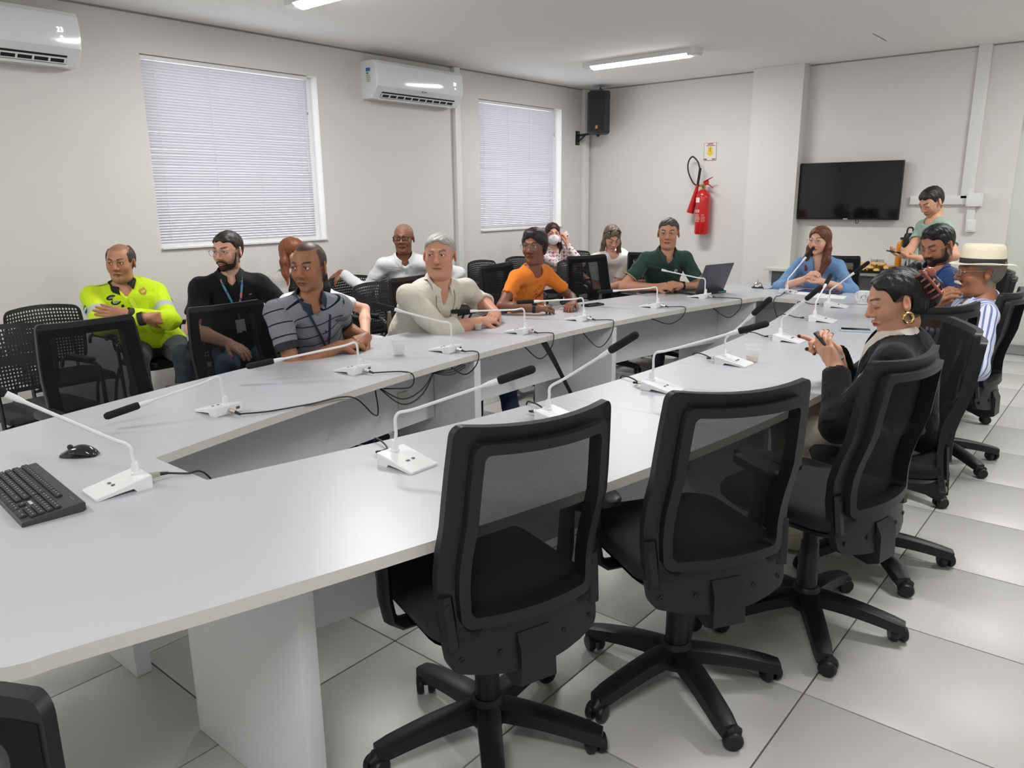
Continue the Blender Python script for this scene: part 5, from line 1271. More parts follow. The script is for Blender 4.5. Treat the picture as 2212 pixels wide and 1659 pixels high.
# ---------------------------------------------------------------- whole person
def person(label, head, yaw, hyaw, pelvis, skin, top, hpitch=0.0, hroll=0.0, scale=1.05, hs=1.06, build=1.0, belly=0.0, fem=0.0, wristL=None, wristR=None, poleL=(0, 0, -1), poleR=(0, 0, -1), handL=None, handR=None,
           hair=None, hair_col=(30, 24, 20), face=None, trousers=(40, 42, 50), sleeves='short', neck='crew', gaze=None, glasses=None, collar=None, knees=None, stand=False, cloth=M_CLOTH, colour_fn=None, st_mode=None, res=0.0075, shoes=(20, 20, 22), beard=None, lean_back=0.0, neck_off=0.035, shoulder_drop=0.055, vdepth=0.11, neck_len=0.155, jacket=None):
    skin = warm(skin); face = dict(face or {}); face.update(skin=skin, fem=fem, hair=hair)
    if hair in ('short', 'swept', 'crop', 'tied', 'bob') and 'buzz' not in face: face['buzz'] = (hair_col, .85, face.get('hairline', .07) - .002, False)
    root = thing('person', label, 'person', (pelvis[0], pelvis[1], 0)); O = V3(pelvis[0], pelvis[1], 0)
    s = scale; A = axes(yaw); f, l, u = A[:, 0], A[:, 1], A[:, 2]
    Hc = np.array(head, float) - O; Rh = axes(hyaw, hpitch, hroll)
    Pz = pelvis[2] if len(pelvis) > 2 else 0.58; Pv = V3(0, 0, Pz)
    Nk = Hc - f * neck_off * s - u * neck_len * hs
    sw = 0.172 * s * build * (1 - 0.08 * fem)
    SL, SR = Nk + l * sw - u * shoulder_drop * s, Nk - l * sw - u * shoulder_drop * s
    L1, L2 = 0.285 * s, 0.255 * s
    wl = np.array(wristL, float) - O if wristL is not None else SL + f * 0.15 + l * .05 - u * 0.5
    wr = np.array(wristR, float) - O if wristR is not None else SR + f * 0.15 - l * .05 - u * 0.5
    def dirv(p): return f * p[0] + l * p[1] + u * p[2]
    EL, ER = ik(SL, wl, L1, L2, dirv(poleL)), ik(SR, wr, L1, L2, dirv(poleR))
    spine = Nk - Pv; up = nrm(spine); fw = nrm(f - up * (f @ up)); lf = np.cross(up, fw); T = np.stack([fw, lf, up], 1)
    # ---- head (skin) in head coordinates
    HF = head_field(face); hv, hf = HF.mesh(); hcol = paint_head(hv, face); hw = Hc + (hv * hs) @ Rh.T
    # ---- torso / arms fields
    def torso(F, g, arms, k=0.03):
        fm = fem
        F.cone(SL - u * .004 - l * .01, SR - u * .004 + l * .01, 0.053 * s + g, 0.053 * s + g, k=k)
        F.cone(Nk - u * .012, SL - l * .02, 0.052 * s + g, 0.044 * s + g, k=k); F.cone(Nk - u * .012, SR + l * .02, 0.052 * s + g, 0.044 * s + g, k=k)
        Ls = np.linalg.norm(spine)
        F.ell(Nk - up * Ls * 0.33 + fw * 0.006, (0.115 * s * build + g, 0.168 * s * build + g, 0.185 * s), R=T, k=0.04)
        if fm: 
            for q in (-1, 1): F.ell(Nk - up * Ls * 0.40 + fw * 0.085 * s + lf * q * 0.075 * s, (0.065 * s * fm, 0.07 * s * fm, 0.065 * s * fm), R=T, k=0.04)
        F.ell(Nk - up * Ls * 0.72 + fw * (0.012 + 0.04 * belly), ((0.112 + 0.055 * belly) * s * build + g, (0.152 + 0.03 * belly) * s * build + g, 0.20 * s), R=T, k=0.05)
        F.ell(Pv, (0.125 * s + .02 * belly + g, 0.172 * s * build + g, 0.12 * s), R=A, k=0.04)
    # skin body: chest core plus arms
    parts = [(hw, hf)]; cols = [hcol]
    SF = Field(0.0065); torso(SF, -0.012, False)
    am = build * (1 - .16 * fem)
    nf = face.get('fat', 0); SF.cone(Hc + Rh @ V3(-0.024, 0, -0.085) * hs, Nk - u * 0.03 + f * 0.004, (0.0495 - 0.009 * fem + 0.010 * nf) * hs, (0.057 - 0.010 * fem + 0.010 * nf) * hs, k=0.02)
    for S_, E_, W_ in ((SL, EL, wl), (SR, ER, wr)):
        lg = 0.84 if (sleeves if isinstance(sleeves, str) else sleeves[0 if S_ is SL else 1]) == 'long' or jacket else 1.0
        lu = 0.84 if (sleeves if isinstance(sleeves, str) else sleeves[0]) in ('long', 'roll') else 1.0
        SF.cone(S_, E_, 0.046 * s * am * lu, 0.040 * s * am * lu, k=0.02); SF.poly([E_, E_ + (W_ - E_) * .35, W_], [0.041 * s * am * lu, 0.043 * s * am * lg, 0.027 * s], k=0.015)
    SF.plane(Pv + u * 0.06, -u, k=0.01)
    bv, bf = SF.mesh(); parts.append((bv, bf)); cols.append(np.tile(lin(skin), (len(bv), 1)))
    hands = {}
    for nm, E_, W_, hd, sgn in (('L', EL, wl, handL, 1), ('R', ER, wr, handR, -1)):
        hd = dict(hd or {}); fd = nrm(W_ - E_); d = nrm(dirv(hd['d'])) if 'd' in hd else fd
        pal = dirv(hd['palm']) if 'palm' in hd else -u; pal = nrm(pal - d * (pal @ d)); side = np.cross(d, pal) * sgn
        if hd.get('none'): continue
        GF = Field(0.0032); GF.cone(W_ - fd * 0.05, W_, 0.031 * s, 0.0265 * s, k=0.012); GF.cone(W_, W_ + d * .03, 0.026 * s, 0.02 * s, k=0.012)
        tips = hand_field(GF, W_, d, pal, side, hd.get('curl', (22, 32, 22)), hd.get('spread', .25), hd.get('thumb', 32), 0.98 * s * (1 - .07 * fem), hd.get('curls'))
        gv, gf = GF.mesh(); parts.append((gv, gf)); cc = np.tile(lin(skin), (len(gv), 1)); cc *= (1 - 0.10 * np.clip(np.sin(gv[:, 0] * 300) * np.sin(gv[:, 1] * 290), 0, 1))[:, None]
        if hd.get('nails'):
            for tp in tips[0] + [tips[1]]:
                mk = np.linalg.norm(gv - tp, axis=1) < 0.0085; cc[mk] = lin(hd['nails'])
        cols.append(cc); hands[nm] = (W_, d, pal, side, tips)
    V, Fq = join_np(parts); put('body', np_mesh('body', V, Fq, M_SKIN, np.concatenate(cols)), root)
    # ---- eyes
    gz = gaze if gaze is not None else (1, 0, 0)
    if not face.get('closed'):
        for q in (-1, 1):
            m = MB(); g = Vector(gz).normalized(); x_, y_, d_ = frame_from(g); r = 0.0133; rows = []
            angs = [0.5, 9, 18, 25, 27, 50, 75, 100, 140, 179]
            for a in angs:
                a = math.radians(a); rows.append([d_ * r * math.cos(a) + (x_ * math.cos(2 * PI * k / 14) + y_ * math.sin(2 * PI * k / 14)) * r * math.sin(a) for k in range(14)])
            m.quad_grid(rows[:4], closed_u=True); m.cur = 1; m.quad_grid(rows[3:], closed_u=True)
            p = Hc + (np.array((0.0755, q * 0.0325, 0.0075)) * hs) @ Rh.T
            o = m.build('eye', [M_IRIS, M_EYEW], root, tuple(p)); o.matrix_basis = Matrix.Translation(Vector(p)) @ Matrix(Rh.tolist()).to_4x4() @ Matrix.Scale(hs, 4)
    # ---- hair
    face2 = dict(face)
    HFd = hair_field(face2)
    if HFd is not None:
        rr = random.Random(5)
        ph = [(np.array([rr.uniform(-1, 1), rr.uniform(-1, 1), rr.uniform(-.3, .3)]) * 260, rr.uniform(0, 6)) for _ in range(5)]
        ex = lambda P: sum(0.0007 * np.sin(P @ a + b) for a, b in ph)
        v, fq = HFd.mesh(ex); put('hair', np_mesh('hair', Hc + (v * hs) @ Rh.T, fq, hair_mat(srgb(*hair_col))), root)
    if beard:
        BF = Field(0.0032); t = beard.get('t', 0.006)
        BF.ell((0.026, 0, -0.062), (0.056 + t, (0.054 + .016 * face.get('fat', 0)) * face.get('face_w', 1) + t, 0.048 + t)); BF.ell((0.068, 0, -0.096), (0.018 + t, 0.020 + t, 0.017 + t), k=.018)
        for q in (-1, 1): BF.cone((0.022, q * .066 * face.get('face_w', 1), -.004), (0.03, q * .058 * face.get('face_w', 1), -.05), .004 + t * .5, .008 + t * .5, k=.015)
        BF.poly([(0.083, -0.032, -0.062), (0.097, -0.012, -0.050), (0.097, 0.012, -0.050), (0.083, 0.032, -0.062)], 0.0045 + t * .3, k=.006)
        BF.ell((0.075, 0, -0.030), (0.07, 0.050 * face.get('face_w', 1), 0.0165), k=.008, op=-1); BF.ell((0.10, 0, -0.0655), (0.03, 0.020, 0.0075), k=.004, op=-1)
        BF.ell((0.06, 0, .02), (.10, .058, .05), k=.01, op=-1); BF.plane((-.002, 0, 0), (-1, 0, 0.15), k=.006)
        v, fq = BF.mesh(); put('beard', np_mesh('beard', Hc + (v * hs) @ Rh.T, fq, hair_mat(srgb(*beard['col']), .6)), root)
    # ---- top
    CF = Field(res); torso(CF, 0.006, True)
    cuffs = []
    for nm, S_, E_, W_ in (('L', SL, EL, wl), ('R', SR, ER, wr)):
        sl = sleeves if isinstance(sleeves, str) else sleeves[0 if nm == 'L' else 1]
        r0, r1, r2 = 0.057 * s * am, 0.052 * s * am, 0.040 * s
        if sl == 'short':
            e = S_ + (E_ - S_) * 0.66; CF.cone(S_, S_ + (E_ - S_) * .3, r0, r0, k=0.03); CF.flatcone(S_, e, r0 * .98, r0 * 1.03, k=0.02); cuffs.append((e, nrm(E_ - S_), r0 * 1.03))
        else:
            fr = 0.97 if sl == 'long' else 0.42; e = E_ + (W_ - E_) * fr
            CF.cone(S_, E_, r0, r1, k=0.03); CF.cone(E_, E_ + (W_ - E_) * .12, r1, r1, k=0.02); CF.flatcone(E_, e, r1 * 1.02, (r2 if sl == 'long' else r1 * 1.06), k=0.02); cuffs.append((e, nrm(W_ - E_), r2 if sl == 'long' else r1 * 1.06))
            if sl == 'roll': CF.flatcone(e - nrm(W_ - E_) * .05, e, r1 * 1.13, r1 * 1.16, k=0.006)
    # hem: keep only above the hip line
    hem = Pv - u * (0.02 if not stand else 0.02); CF.plane(hem, -u + fw * 0.0, k=0.01)
    # sleeve openings are hollow: cut a little pocket so that the arm reads as coming out of the cloth
    for e, dd, r in cuffs: CF.flatcone(e - dd * 0.012, e + dd * 0.02, r * 0.80, r * 0.80, k=0.002, op=-1)
    nr = 0.062 * s * (1 - .1 * fem) + .01 * face.get('fat', 0)
    if neck == 'crew': CF.cone(Nk + u * 0.05 + fw * .01, Nk + u * 0.005 + fw * 0.03, nr, nr * .98, k=0.006, op=-1)
    elif neck == 'v':
        CF.cone(Nk + u * 0.05 + fw * .01, Nk + u * 0.01 + fw * 0.015, nr, nr, k=0.006, op=-1)
        for q in np.linspace(0, 1, 6): CF.cone(Nk + u * (0.02 - vdepth * q) + fw * 0.04, Nk + u * (0.02 - vdepth * q) + fw * 0.3, 0.036 * (1 - q) + .003, 0.036 * (1 - q) + .003, k=0.006, op=-1)
    elif neck == 'high': CF.cone(Nk - u * .01, Nk + u * 0.035 + fw * .006, nr + .008, nr + .004, k=0.02); CF.plane(Nk + u * 0.055, u + f * .25, k=0.004)
    rr = random.Random(int(abs(pelvis[0] * 1000 + pelvis[1] * 77)))
    ph = [(np.array([rr.uniform(-1, 1), rr.uniform(-1, 1), rr.uniform(-1, 1)]) * rr.uniform(18, 60), rr.uniform(0, 6), rr.uniform(.0006, .0022)) for _ in range(8)]
    ex = lambda P: sum(a_ * np.sin(P @ a + b + 1.5 * np.sin(P[:, 2] * 22 + b)) for a, b, a_ in ph)
    cv, cf = CF.mesh(ex)
    # bone coordinates for colouring
    segs = [(Nk, Pv), (SL, EL), (SR, ER), (EL, wl), (ER, wr)]; ds = []; ts = []
    for i, (a, b) in enumerate(segs):
        t = ((cv - a) @ (b - a)) / ((b - a) @ (b - a)); q = a + np.clip(t, 0, 1)[:, None] * (b - a); ds.append(np.linalg.norm(cv - q, axis=1) - (0.10 if i == 0 else 0)); ts.append(t)
    bone = np.argmin(np.stack(ds), 0); T_ = np.stack(ts)[bone, np.arange(len(cv))]
    col = np.tile(lin(top), (len(cv), 1)); loc = (cv - Nk) @ T
    if colour_fn: col = colour_fn(col, bone, T_, loc, cv)
    st = None
    if st_mode == 'along':
        lens = np.array([np.linalg.norm(b - a) for a, b in segs]); st = T_ * lens[bone] + np.where(bone == 0, 0.0, 0.02) + 5.0
    elif st_mode == 'across':
        st = loc[:, 1].copy() + 5.0
        for i, (a, b) in enumerate(segs):
            if i == 0: continue
            d = nrm(b - a); w_ = nrm(np.cross(d, lf + .3 * fw)); r_ = cv - a; w2 = np.cross(d, w_); ang = np.arctan2(r_ @ w2, r_ @ w_); st[bone == i] = (ang * 0.055)[bone == i] + 5.0
    put('shirt', np_mesh('shirt', cv, cf, cloth, col, st), root)
    # ---- jacket over the top, open at the front
    if jacket:
        JF = Field(res); torso(JF, 0.016, True)
        for S_, E_, W_ in ((SL, EL, wl), (SR, ER, wr)):
            JF.cone(S_, E_, 0.063 * s * am, 0.060 * s * am, k=0.03); JF.cone(E_, E_ + (W_ - E_) * .15, .060 * s * am, .058 * s * am, k=.02); JF.flatcone(E_, E_ + (W_ - E_) * .93, 0.060 * s * am, 0.050 * s, k=.02); e = E_ + (W_ - E_) * .93; dd = nrm(W_ - E_); JF.flatcone(e - dd * .015, e + dd * .02, .045 * s, .045 * s, k=.002, op=-1)
        JF.plane(Pv - u * 0.10, -u, k=.01)
        JF.cone(Nk + u * 0.07 + fw * .012, Nk + u * 0.0 + fw * 0.03, nr * 1.25, nr * 1.2, k=0.006, op=-1)
        for q in np.linspace(0, 1, 9): 
            c0 = Nk + up * (0.02 - 0.42 * q) + fw * 0.03; w0 = 0.055 + 0.015 * math.sin(PI * q); JF.cone(c0, c0 + fw * .35, w0, w0, k=0.006, op=-1)
        jv, jf = JF.mesh(ex if False else None); put('blazer', np_mesh('blazer', jv, jf, M_CLOTH, np.tile(lin(jacket), (len(jv), 1))), root)
    # ---- collar
    if collar:
        cc = collar.get('col', top); m = MB(); n = 32; R0 = nr * 0.985; op = math.radians(collar.get('open', 22)); rows = [[], [], [], []]
        ctr = Nk + fw * 0.014; lift = collar.get('lift', 0.0); wd = collar.get('w', 0.034)
        for i in range(n + 1):
            a = op + (2 * PI - 2 * op) * i / n; q = abs(a - PI) / PI; c_, s_ = math.cos(a), math.sin(a)
            dirr = fw * c_ + lf * s_; pt = max(0, (q - .6) / .4) ** 2; drop = 0.045 * q ** 3
            top_ = 0.058 + lift - drop
            rows[0].append(ctr + dirr * R0 + up * (top_ - 0.045)); rows[1].append(ctr + dirr * (R0 * 0.97) + up * top_)
            rows[2].append(ctr + dirr * (R0 * 0.97 + .006) + up * (top_ + .001)); rows[3].append(ctr + dirr * (R0 + 0.020 + 0.016 * pt) + up * (top_ - wd - 0.030 * pt) + fw * 0.008 * pt)
        rows = [np.array(r) for r in rows]; mid = (rows[2] + rows[3]) / 2; rows = [rows[0], rows[1], rows[2], mid, rows[3]]
        for ri in (2, 3, 4):
            for _ in range(6):
                d0 = CF.at(rows[ri]); g = np.stack([CF.at(rows[ri] + np.eye(3)[k] * .002) - d0 for k in range(3)], 1); g /= (np.linalg.norm(g, axis=1, keepdims=True) + 1e-9)
                rows[ri] = rows[ri] + g * np.clip((0.006 if ri < 4 else 0.005) - d0, 0, .02)[:, None]
        m.quad_grid([list(r) for r in rows]); g0 = [list(r - up * .002) for r in rows[::-1]]; m.quad_grid(g0)
        put('collar', m.mesh('collar', mat('cloth_%d_%d_%d' % tuple(cc), srgb(*cc), 0.85), True, 60), root)
    # ---- trousers and shoes
    TF = Field(0.010); TF.ell(Pv - u * 0.01, (0.135 * s, 0.178 * s * build, 0.11 * s), R=A, k=0.03)
    feet = []
    for q in (-1, 1):
        hp = Pv + l * q * 0.09 * s - u * 0.03
        if stand: kn_, an = Pv + l * q * 0.095 + f * .02 - u * (Pz * .48), Pv + l * q * 0.10 - u * (Pz - 0.09)
        elif knees is not None: kk = np.array(knees[0 if q > 0 else 1], float); kn_ = kk[:3] - O; an = (np.array(knees[2 if q > 0 else 3], float) - O) if len(knees) > 2 else V3(kn_[0], kn_[1], 0.09) - f * 0.06
        else: kn_ = Pv + f * 0.40 * s + l * q * 0.13 * s - u * 0.04; an = V3(*(kn_[:2] - f[:2] * 0.05), 0.09)
        TF.cone(hp, kn_, 0.088 * s * (.7 + .3 * build), 0.064 * s, k=0.03); TF.cone(kn_, kn_ + (an - kn_) * .5, 0.062 * s, 0.060 * s, k=0.02); TF.flatcone(kn_ + (an - kn_) * .4, an, 0.060 * s, 0.052 * s, k=0.02); feet.append((an, q))
    tv, tf = TF.mesh(ex); put('trousers', np_mesh('trousers', tv, tf, M_CLOTH, np.tile(lin(trousers), (len(tv), 1))), root)
    for an, q in feet:
        GF = Field(0.008); hl = V3(an[0], an[1], 0.045) - f * 0.02; GF.cone(hl, hl + f * 0.12 - u * .008, 0.042, 0.040, k=.02); GF.cone(hl + f * .11 - u * .008, hl + f * 0.20 - u * 0.014, 0.040, 0.028, k=.02); GF.cone(hl + u * .05, hl, .04, .042, k=.02); GF.plane((0, 0, 0.002), (0, 0, -1), k=.004)
        sv, sf = GF.mesh(); put('shoe', np_mesh('shoe', sv, sf, mat('shoe_%d_%d_%d' % tuple(shoes), srgb(*shoes), .4)), root)
    # ---- glasses
    if glasses:
        g = put('glasses', glasses_mesh(glasses, face.get('face_w', 1)), root); g.matrix_basis = Matrix.Translation(Vector(Hc)) @ Matrix(Rh.tolist()).to_4x4() @ Matrix.Scale(hs, 4)
        lm = MB()
        for q in (-1, 1): lm.v += [(0.1075 - .00 * abs(a), q * 0.034 + a, 0.006 + b) for a, b in lens_loop(glasses)]; n0 = len(lm.v) - len(lens_loop(glasses)); lm.f.append(tuple(range(n0, len(lm.v)))); lm.m.append(0)
        o = put('lenses', lm.mesh('lenses', M_LENS), root); o.matrix_basis = g.matrix_basis.copy()
    return dict(cuffs=cuffs, root=root, Nk=Nk, T=T, fw=fw, lf=lf, up=up, CF=CF, SL=SL, SR=SR, EL=EL, ER=ER, wl=wl, wr=wr, O=O, Hc=Hc, Rh=Rh, hs=hs, hands=hands, f=f, l=l, u=u, Pv=Pv, s=s)
ml = bpy.data.materials.new('lens'); ml.use_nodes = True; nt = ml.node_tree; gl = nt.nodes.new('ShaderNodeBsdfGlossy'); gl.inputs['Roughness'].default_value = 0.03; tr = nt.nodes.new('ShaderNodeBsdfTransparent'); mx = nt.nodes.new('ShaderNodeMixShader'); mx.inputs[0].default_value = 0.07
nt.links.new(tr.outputs[0], mx.inputs[1]); nt.links.new(gl.outputs[0], mx.inputs[2]); nt.links.new(mx.outputs[0], nt.nodes['Material Output'].inputs['Surface']); M_LENS = ml
def lens_loop(g):
    hx, hy = g.get('size', (0.025, 0.021)); return rrect(hx, hy, min(hx, hy) * g.get('round', 0.8), 4)
def glasses_mesh(g, w=1.0):
    m = MB(); r = g.get('r', 0.0012)
    for q in (-1, 1):
        L = [(0.108 - 0.0, q * 0.034 + a, 0.006 + b) for a, b in lens_loop(g)]
        if g.get('rim', True): m.tube(L + [L[0]], r, 5, cap=False)
        else: m.tube(L[:len(L) // 2 + 1], r * .8, 5)
        e = max(abs(p[1]) for p in L)
        m.tube([(0.108, q * e, 0.012), (0.098, q * 0.072 * w, 0.013), (0.03, q * 0.079 * w, 0.012), (-0.02, q * 0.082 * w, 0.010), (-0.035, q * 0.08 * w, -0.012)], r * g.get('temple', 1.0), 5)
    hx = g.get('size', (0.025, 0.021))[0]
    m.tube([(0.108, -0.034 + hx, 0.010), (0.1105, 0, 0.014), (0.108, 0.034 - hx, 0.010)], r, 5)
    return m.mesh('glasses', mat('frame_%d_%d_%d' % tuple(g['col']), srgb(*g['col']), 0.3, g.get('metal', 0.0)))
def on_shirt(p, lat, hgt, off=0.002):
    """point on the front of the shirt at lateral (left +) and height below the neck"""
    st = p['Nk'] + p['lf'] * lat + p['up'] * hgt + p['fw'] * 0.21
    q = p['CF'].march(st, -p['fw']); return q + p['fw'] * off
def decal(p, name, poly, ma, off=0.002, cell=0.02):
    """thin cloth patch lying on the shirt front; poly in (lateral, height)"""
    m = MB(); xs = [q[0] for q in poly]; 
    m.v += [tuple(on_shirt(p, a, b, off)) for a, b in poly]; m.f.append(tuple(range(len(poly)))); m.m.append(0)
    return put(name, m.mesh(name, ma, False), p['root'])
def ribbon(p, name, pts, w, ma, off=0.003):
    m = MB(); rows = [[], []]
    for i, (a, b) in enumerate(pts):
        q = on_shirt(p, a, b, off); a2, b2 = pts[min(i + 1, len(pts) - 1)]; a1, b1 = pts[max(i - 1, 0)]
        d = p['lf'] * (a2 - a1) + p['up'] * (b2 - b1); d = nrm(d); n = np.cross(d, p['fw']); n = nrm(n)
        rows[0].append(q + n * w / 2); rows[1].append(q - n * w / 2)
    m.quad_grid(rows); return put(name, m.mesh(name, ma, True), p['root'])
# ================================================================ THE PEOPLE
SK_FAIR = (214, 170, 148)
CLOTH_STRIPE = attr_mat('cloth_striped_polo', 0.85, stripe=(0.066, 0.10, srgb(24, 28, 42), 0), spec=0.15, bump=0.4, bscale=11)
CLOTH_VSTRIPE = attr_mat('cloth_blue_stripes', 0.85, stripe=(0.026, 0.36, srgb(112, 124, 172), 0), spec=0.15, bump=0.5, bscale=11)
def col_officer(col, bone, t, loc, cv):
    col[((bone == 1) | (bone == 2)) & (t > .50) & (t < .66)] = lin((186, 196, 190))
    return col
P_OFF = person('man in a yellow high-visibility jacket sitting with folded arms', (-5.17, 2.235, 1.138), -22, -44, (-5.22, 2.42, 0.585), (172, 122, 94), (206, 236, 40), hpitch=2, hs=1.0, build=1.08, belly=.5,
    wristL=(-4.94, 2.13, 0.835), wristR=(-4.87, 2.21, 0.805), poleL=(.2, 1, -.5), poleR=(.2, -1, -.5), handL=dict(d=(-.1, -1, .25), palm=(-1, 0, -.1), curl=(10, 15, 10)), handR=dict(d=(-.25, 1, -.1), palm=(-1, 0, -.2), curl=(25, 30, 20)),
    hair='sides', hair_col=(62, 56, 52), face=dict(face_w=1.04, fat=.45, hair_t=.0075, buzz=((84, 72, 64), .45, .082, False), brow_t=.0048, wrinkle=1), trousers=(58, 64, 70), sleeves='long', neck='v', vdepth=.07, gaze=(1, -.25, 0), collar=dict(col=(26, 28, 28), open=26), colour_fn=col_officer)
P_POLO = person('bearded man in a black polo shirt with glasses and a lanyard', (-4.39, 2.55, 1.222), -25, -64, (-4.52, 2.66, 0.585), (206, 158, 132), (22, 23, 27), hpitch=4, hs=1.0, build=.98, belly=.35,
    wristL=(-4.05, 2.62, 0.70), wristR=(-4.14, 2.35, 0.705), poleL=(-.2, 1, -.5), poleR=(-.2, -1, -.5), handL=dict(palm=(0, 0, -1)), handR=dict(d=(.7, .5, -.25), palm=(0, .2, -1), curl=(10, 18, 12)),
    hair='short', hair_col=(38, 27, 22), face=dict(hair_t=.0035, hairline=.074, stubble=.5, brow_t=.0052, brow=(34, 24, 20)), beard=dict(col=(44, 30, 24), t=.003), trousers=(82, 104, 134), neck='v', vdepth=.06, gaze=(1, -.1, -.02), collar=dict(col=(22, 23, 27)),
    glasses=dict(col=(150, 140, 136), size=(.024, .021), r=.0013))
P_RED = person('red-haired woman in a grey jacket, mostly hidden behind the striped polo', (-5.2, 3.575, 1.113), -5, 12, (-5.22, 3.68, 0.58), SK_FAIR, (168, 166, 162), fem=1, hs=.98, sleeves='long', neck='crew', wristL=(-4.85, 3.75, .66), wristR=(-4.85, 3.55, .66),
    hair='long', hair_col=(122, 66, 42), face=dict(hair_t=.012, hairline=.072, locks=[(1, ([(-.03, s * .055, .03), (-.02, s * .085, -.06), (-.01, s * .095, -.16), (.02, s * .10, -.25)], [.035, .034, .030, .014])) for s in (-1, 1)]), trousers=(60, 60, 66))
P_WT = person('dark-haired woman in a white T-shirt behind the man in the striped polo', (-4.17, 2.98, 1.10), 10, -20, (-4.42, 3.20, 0.58), (222, 174, 148), (232, 232, 232), fem=1, hs=.98, wristL=(-4.0, 3.27, .615), wristR=(-4.05, 2.90, .64), poleL=(.5, .6, -.5), poleR=(.3, -.6, -.6),
    hair='long', hair_col=(22, 19, 19), face=dict(hair_t=.012, hairline=.07, locks=[(1, ([(-.03, s * .05, .03), (-.03, s * .085, -.06), (-.02, s * .10, -.14), (.0, s * .105, -.21)], [.035, .036, .036, .024])) for s in (-1, 1)]), trousers=(206, 206, 208))
def col_striped(col, bone, t, loc, cv):
    return col
P_STR = person('man in a grey striped polo with clasped hands on the table', (-3.29, 2.35, 1.192), -12, -63, (-3.60, 2.58, 0.585), (148, 100, 72), (132, 136, 144), hpitch=2, hs=1.04, build=.96, belly=.3,
    wristL=(-3.225, 2.64, 0.795), wristR=(-3.185, 2.43, 0.785), poleL=(-.7, .7, -1), poleR=(.1, -1, -.75), handL=dict(d=(.45, -.75, -.05), palm=(-.3, -.5, -1), curl=(45, 55, 30), thumb=40), handR=dict(d=(-.05, 1, .05), palm=(-.4, 0, -.9), curl=(30, 45, 30), thumb=45),
    hair=None, hair_col=(32, 28, 27), face=dict(hair_t=.0035, hairline=.10, buzz=((40, 34, 32), .9, .084, False), brow=(28, 20, 18), wrinkle=1, nose=1.1, stubble=.12), trousers=(40, 48, 70), neck='v', vdepth=.075, gaze=(1, -.35, .02), collar=dict(col=(40, 46, 64), open=24), cloth=CLOTH_STRIPE, st_mode='along', colour_fn=col_striped)
P_WHITE = person('older man in a white shirt and dark glasses, one arm along the chair back', (-4.85, 4.43, 1.20), -42, -54, (-5.1, 4.72, 0.585), (128, 84, 62), (226, 227, 230), hs=1.0, build=.98, belly=.5,
    wristR=(-5.38, 4.17, 0.905), wristL=(-4.70, 4.72, .68), poleR=(-.2, -.3, -1), poleL=(0, 1, -.5), handR=dict(d=(.35, -.6, -.55), palm=(-.7, .2, -.5), curl=(15, 20, 15)), hair=None, hair_col=(120, 114, 110), face=dict(face_w=1.05, fat=.6, hair_t=.003, buzz=((150, 140, 134), .35, .075, False), brow=(60, 44, 38), wrinkle=1), trousers=(60, 62, 70), sleeves=('long', 'long'), neck='v', vdepth=.055, collar=dict(col=(230, 231, 234)), glasses=dict(col=(20, 16, 15), size=(.026, .017), round=.45, r=.0024, temple=1.0))
P_BEIGE = person('heavy grey-haired man in a beige shirt, hands clasped on the table', (-3.31, 3.31, 1.19), -8, -56, (-3.66, 3.40, 0.60), (190, 138, 114), (212, 207, 194), hs=1.08, build=1.22, belly=.9,
    wristL=(-3.20, 3.70, 0.80), wristR=(-3.13, 3.47, 0.785), poleL=(-.3, 1, -.6), poleR=(.1, -1, -.75), handL=dict(d=(.5, -.7, 0), palm=(-.3, -.4, -1), curl=(40, 50, 30)), handR=dict(d=(-.05, 1, .0), palm=(-.4, 0, -.9), curl=(30, 45, 30), thumb=45),
    hair='short', hair_col=(166, 162, 156), face=dict(face_w=1.08, fat=1.0, hair_t=.004, hairline=.090, brow=(122, 96, 80), brow_t=.006, nose=1.15, wrinkle=1, lip=(150, 96, 84)), trousers=(44, 50, 78), sleeves='roll', knees=[(-3.20, 3.72, .55), (-3.20, 3.46, .55), (-3.10, 3.74, .09), (-3.16, 3.42, .09)], neck='v', vdepth=.115, gaze=(1, -.4, 0), collar=dict(col=(216, 211, 198), open=26))
P_ORANGE = person('person in an orange T-shirt with short black hair writing notes', (-3.37, 4.32, 1.19), -8, -74, (-3.70, 4.58, 0.585), (118, 76, 58), (232, 130, 48), hpitch=3, hs=1.0, scale=.98, build=.86, belly=.35,
    wristL=(-3.13, 4.46, 0.785), wristR=(-3.175, 4.10, 0.785), poleL=(-.1, 1, -.6), poleR=(.1, -1, -.75), handL=dict(d=(.4, -.8, 0), palm=(0, 0, -1)), handR=dict(d=(.1, 1, .05), palm=(0, -.1, -1), curl=(40, 50, 25), thumb=25),
    hair='bob', hair_col=(26, 21, 20), face=dict(face_w=1.04, fat=.3, hair_t=.009, hairline=.072, nose=1.15, brow=(30, 22, 20)), trousers=(44, 52, 80), neck='crew', glasses=dict(col=(120, 104, 100), size=(.026, .022), r=.0012))
def col_floral(col, bone, t, loc, cv):
    a = np.sin(cv[:, 0] * 95 + 2 * np.sin(cv[:, 2] * 70)) * np.sin(cv[:, 1] * 88 + 1.5 * np.sin(cv[:, 0] * 60)) * np.sin(cv[:, 2] * 80)
    col[a > .38] = lin((176, 84, 120)); col[a < -.45] = lin((120, 110, 130)); return col
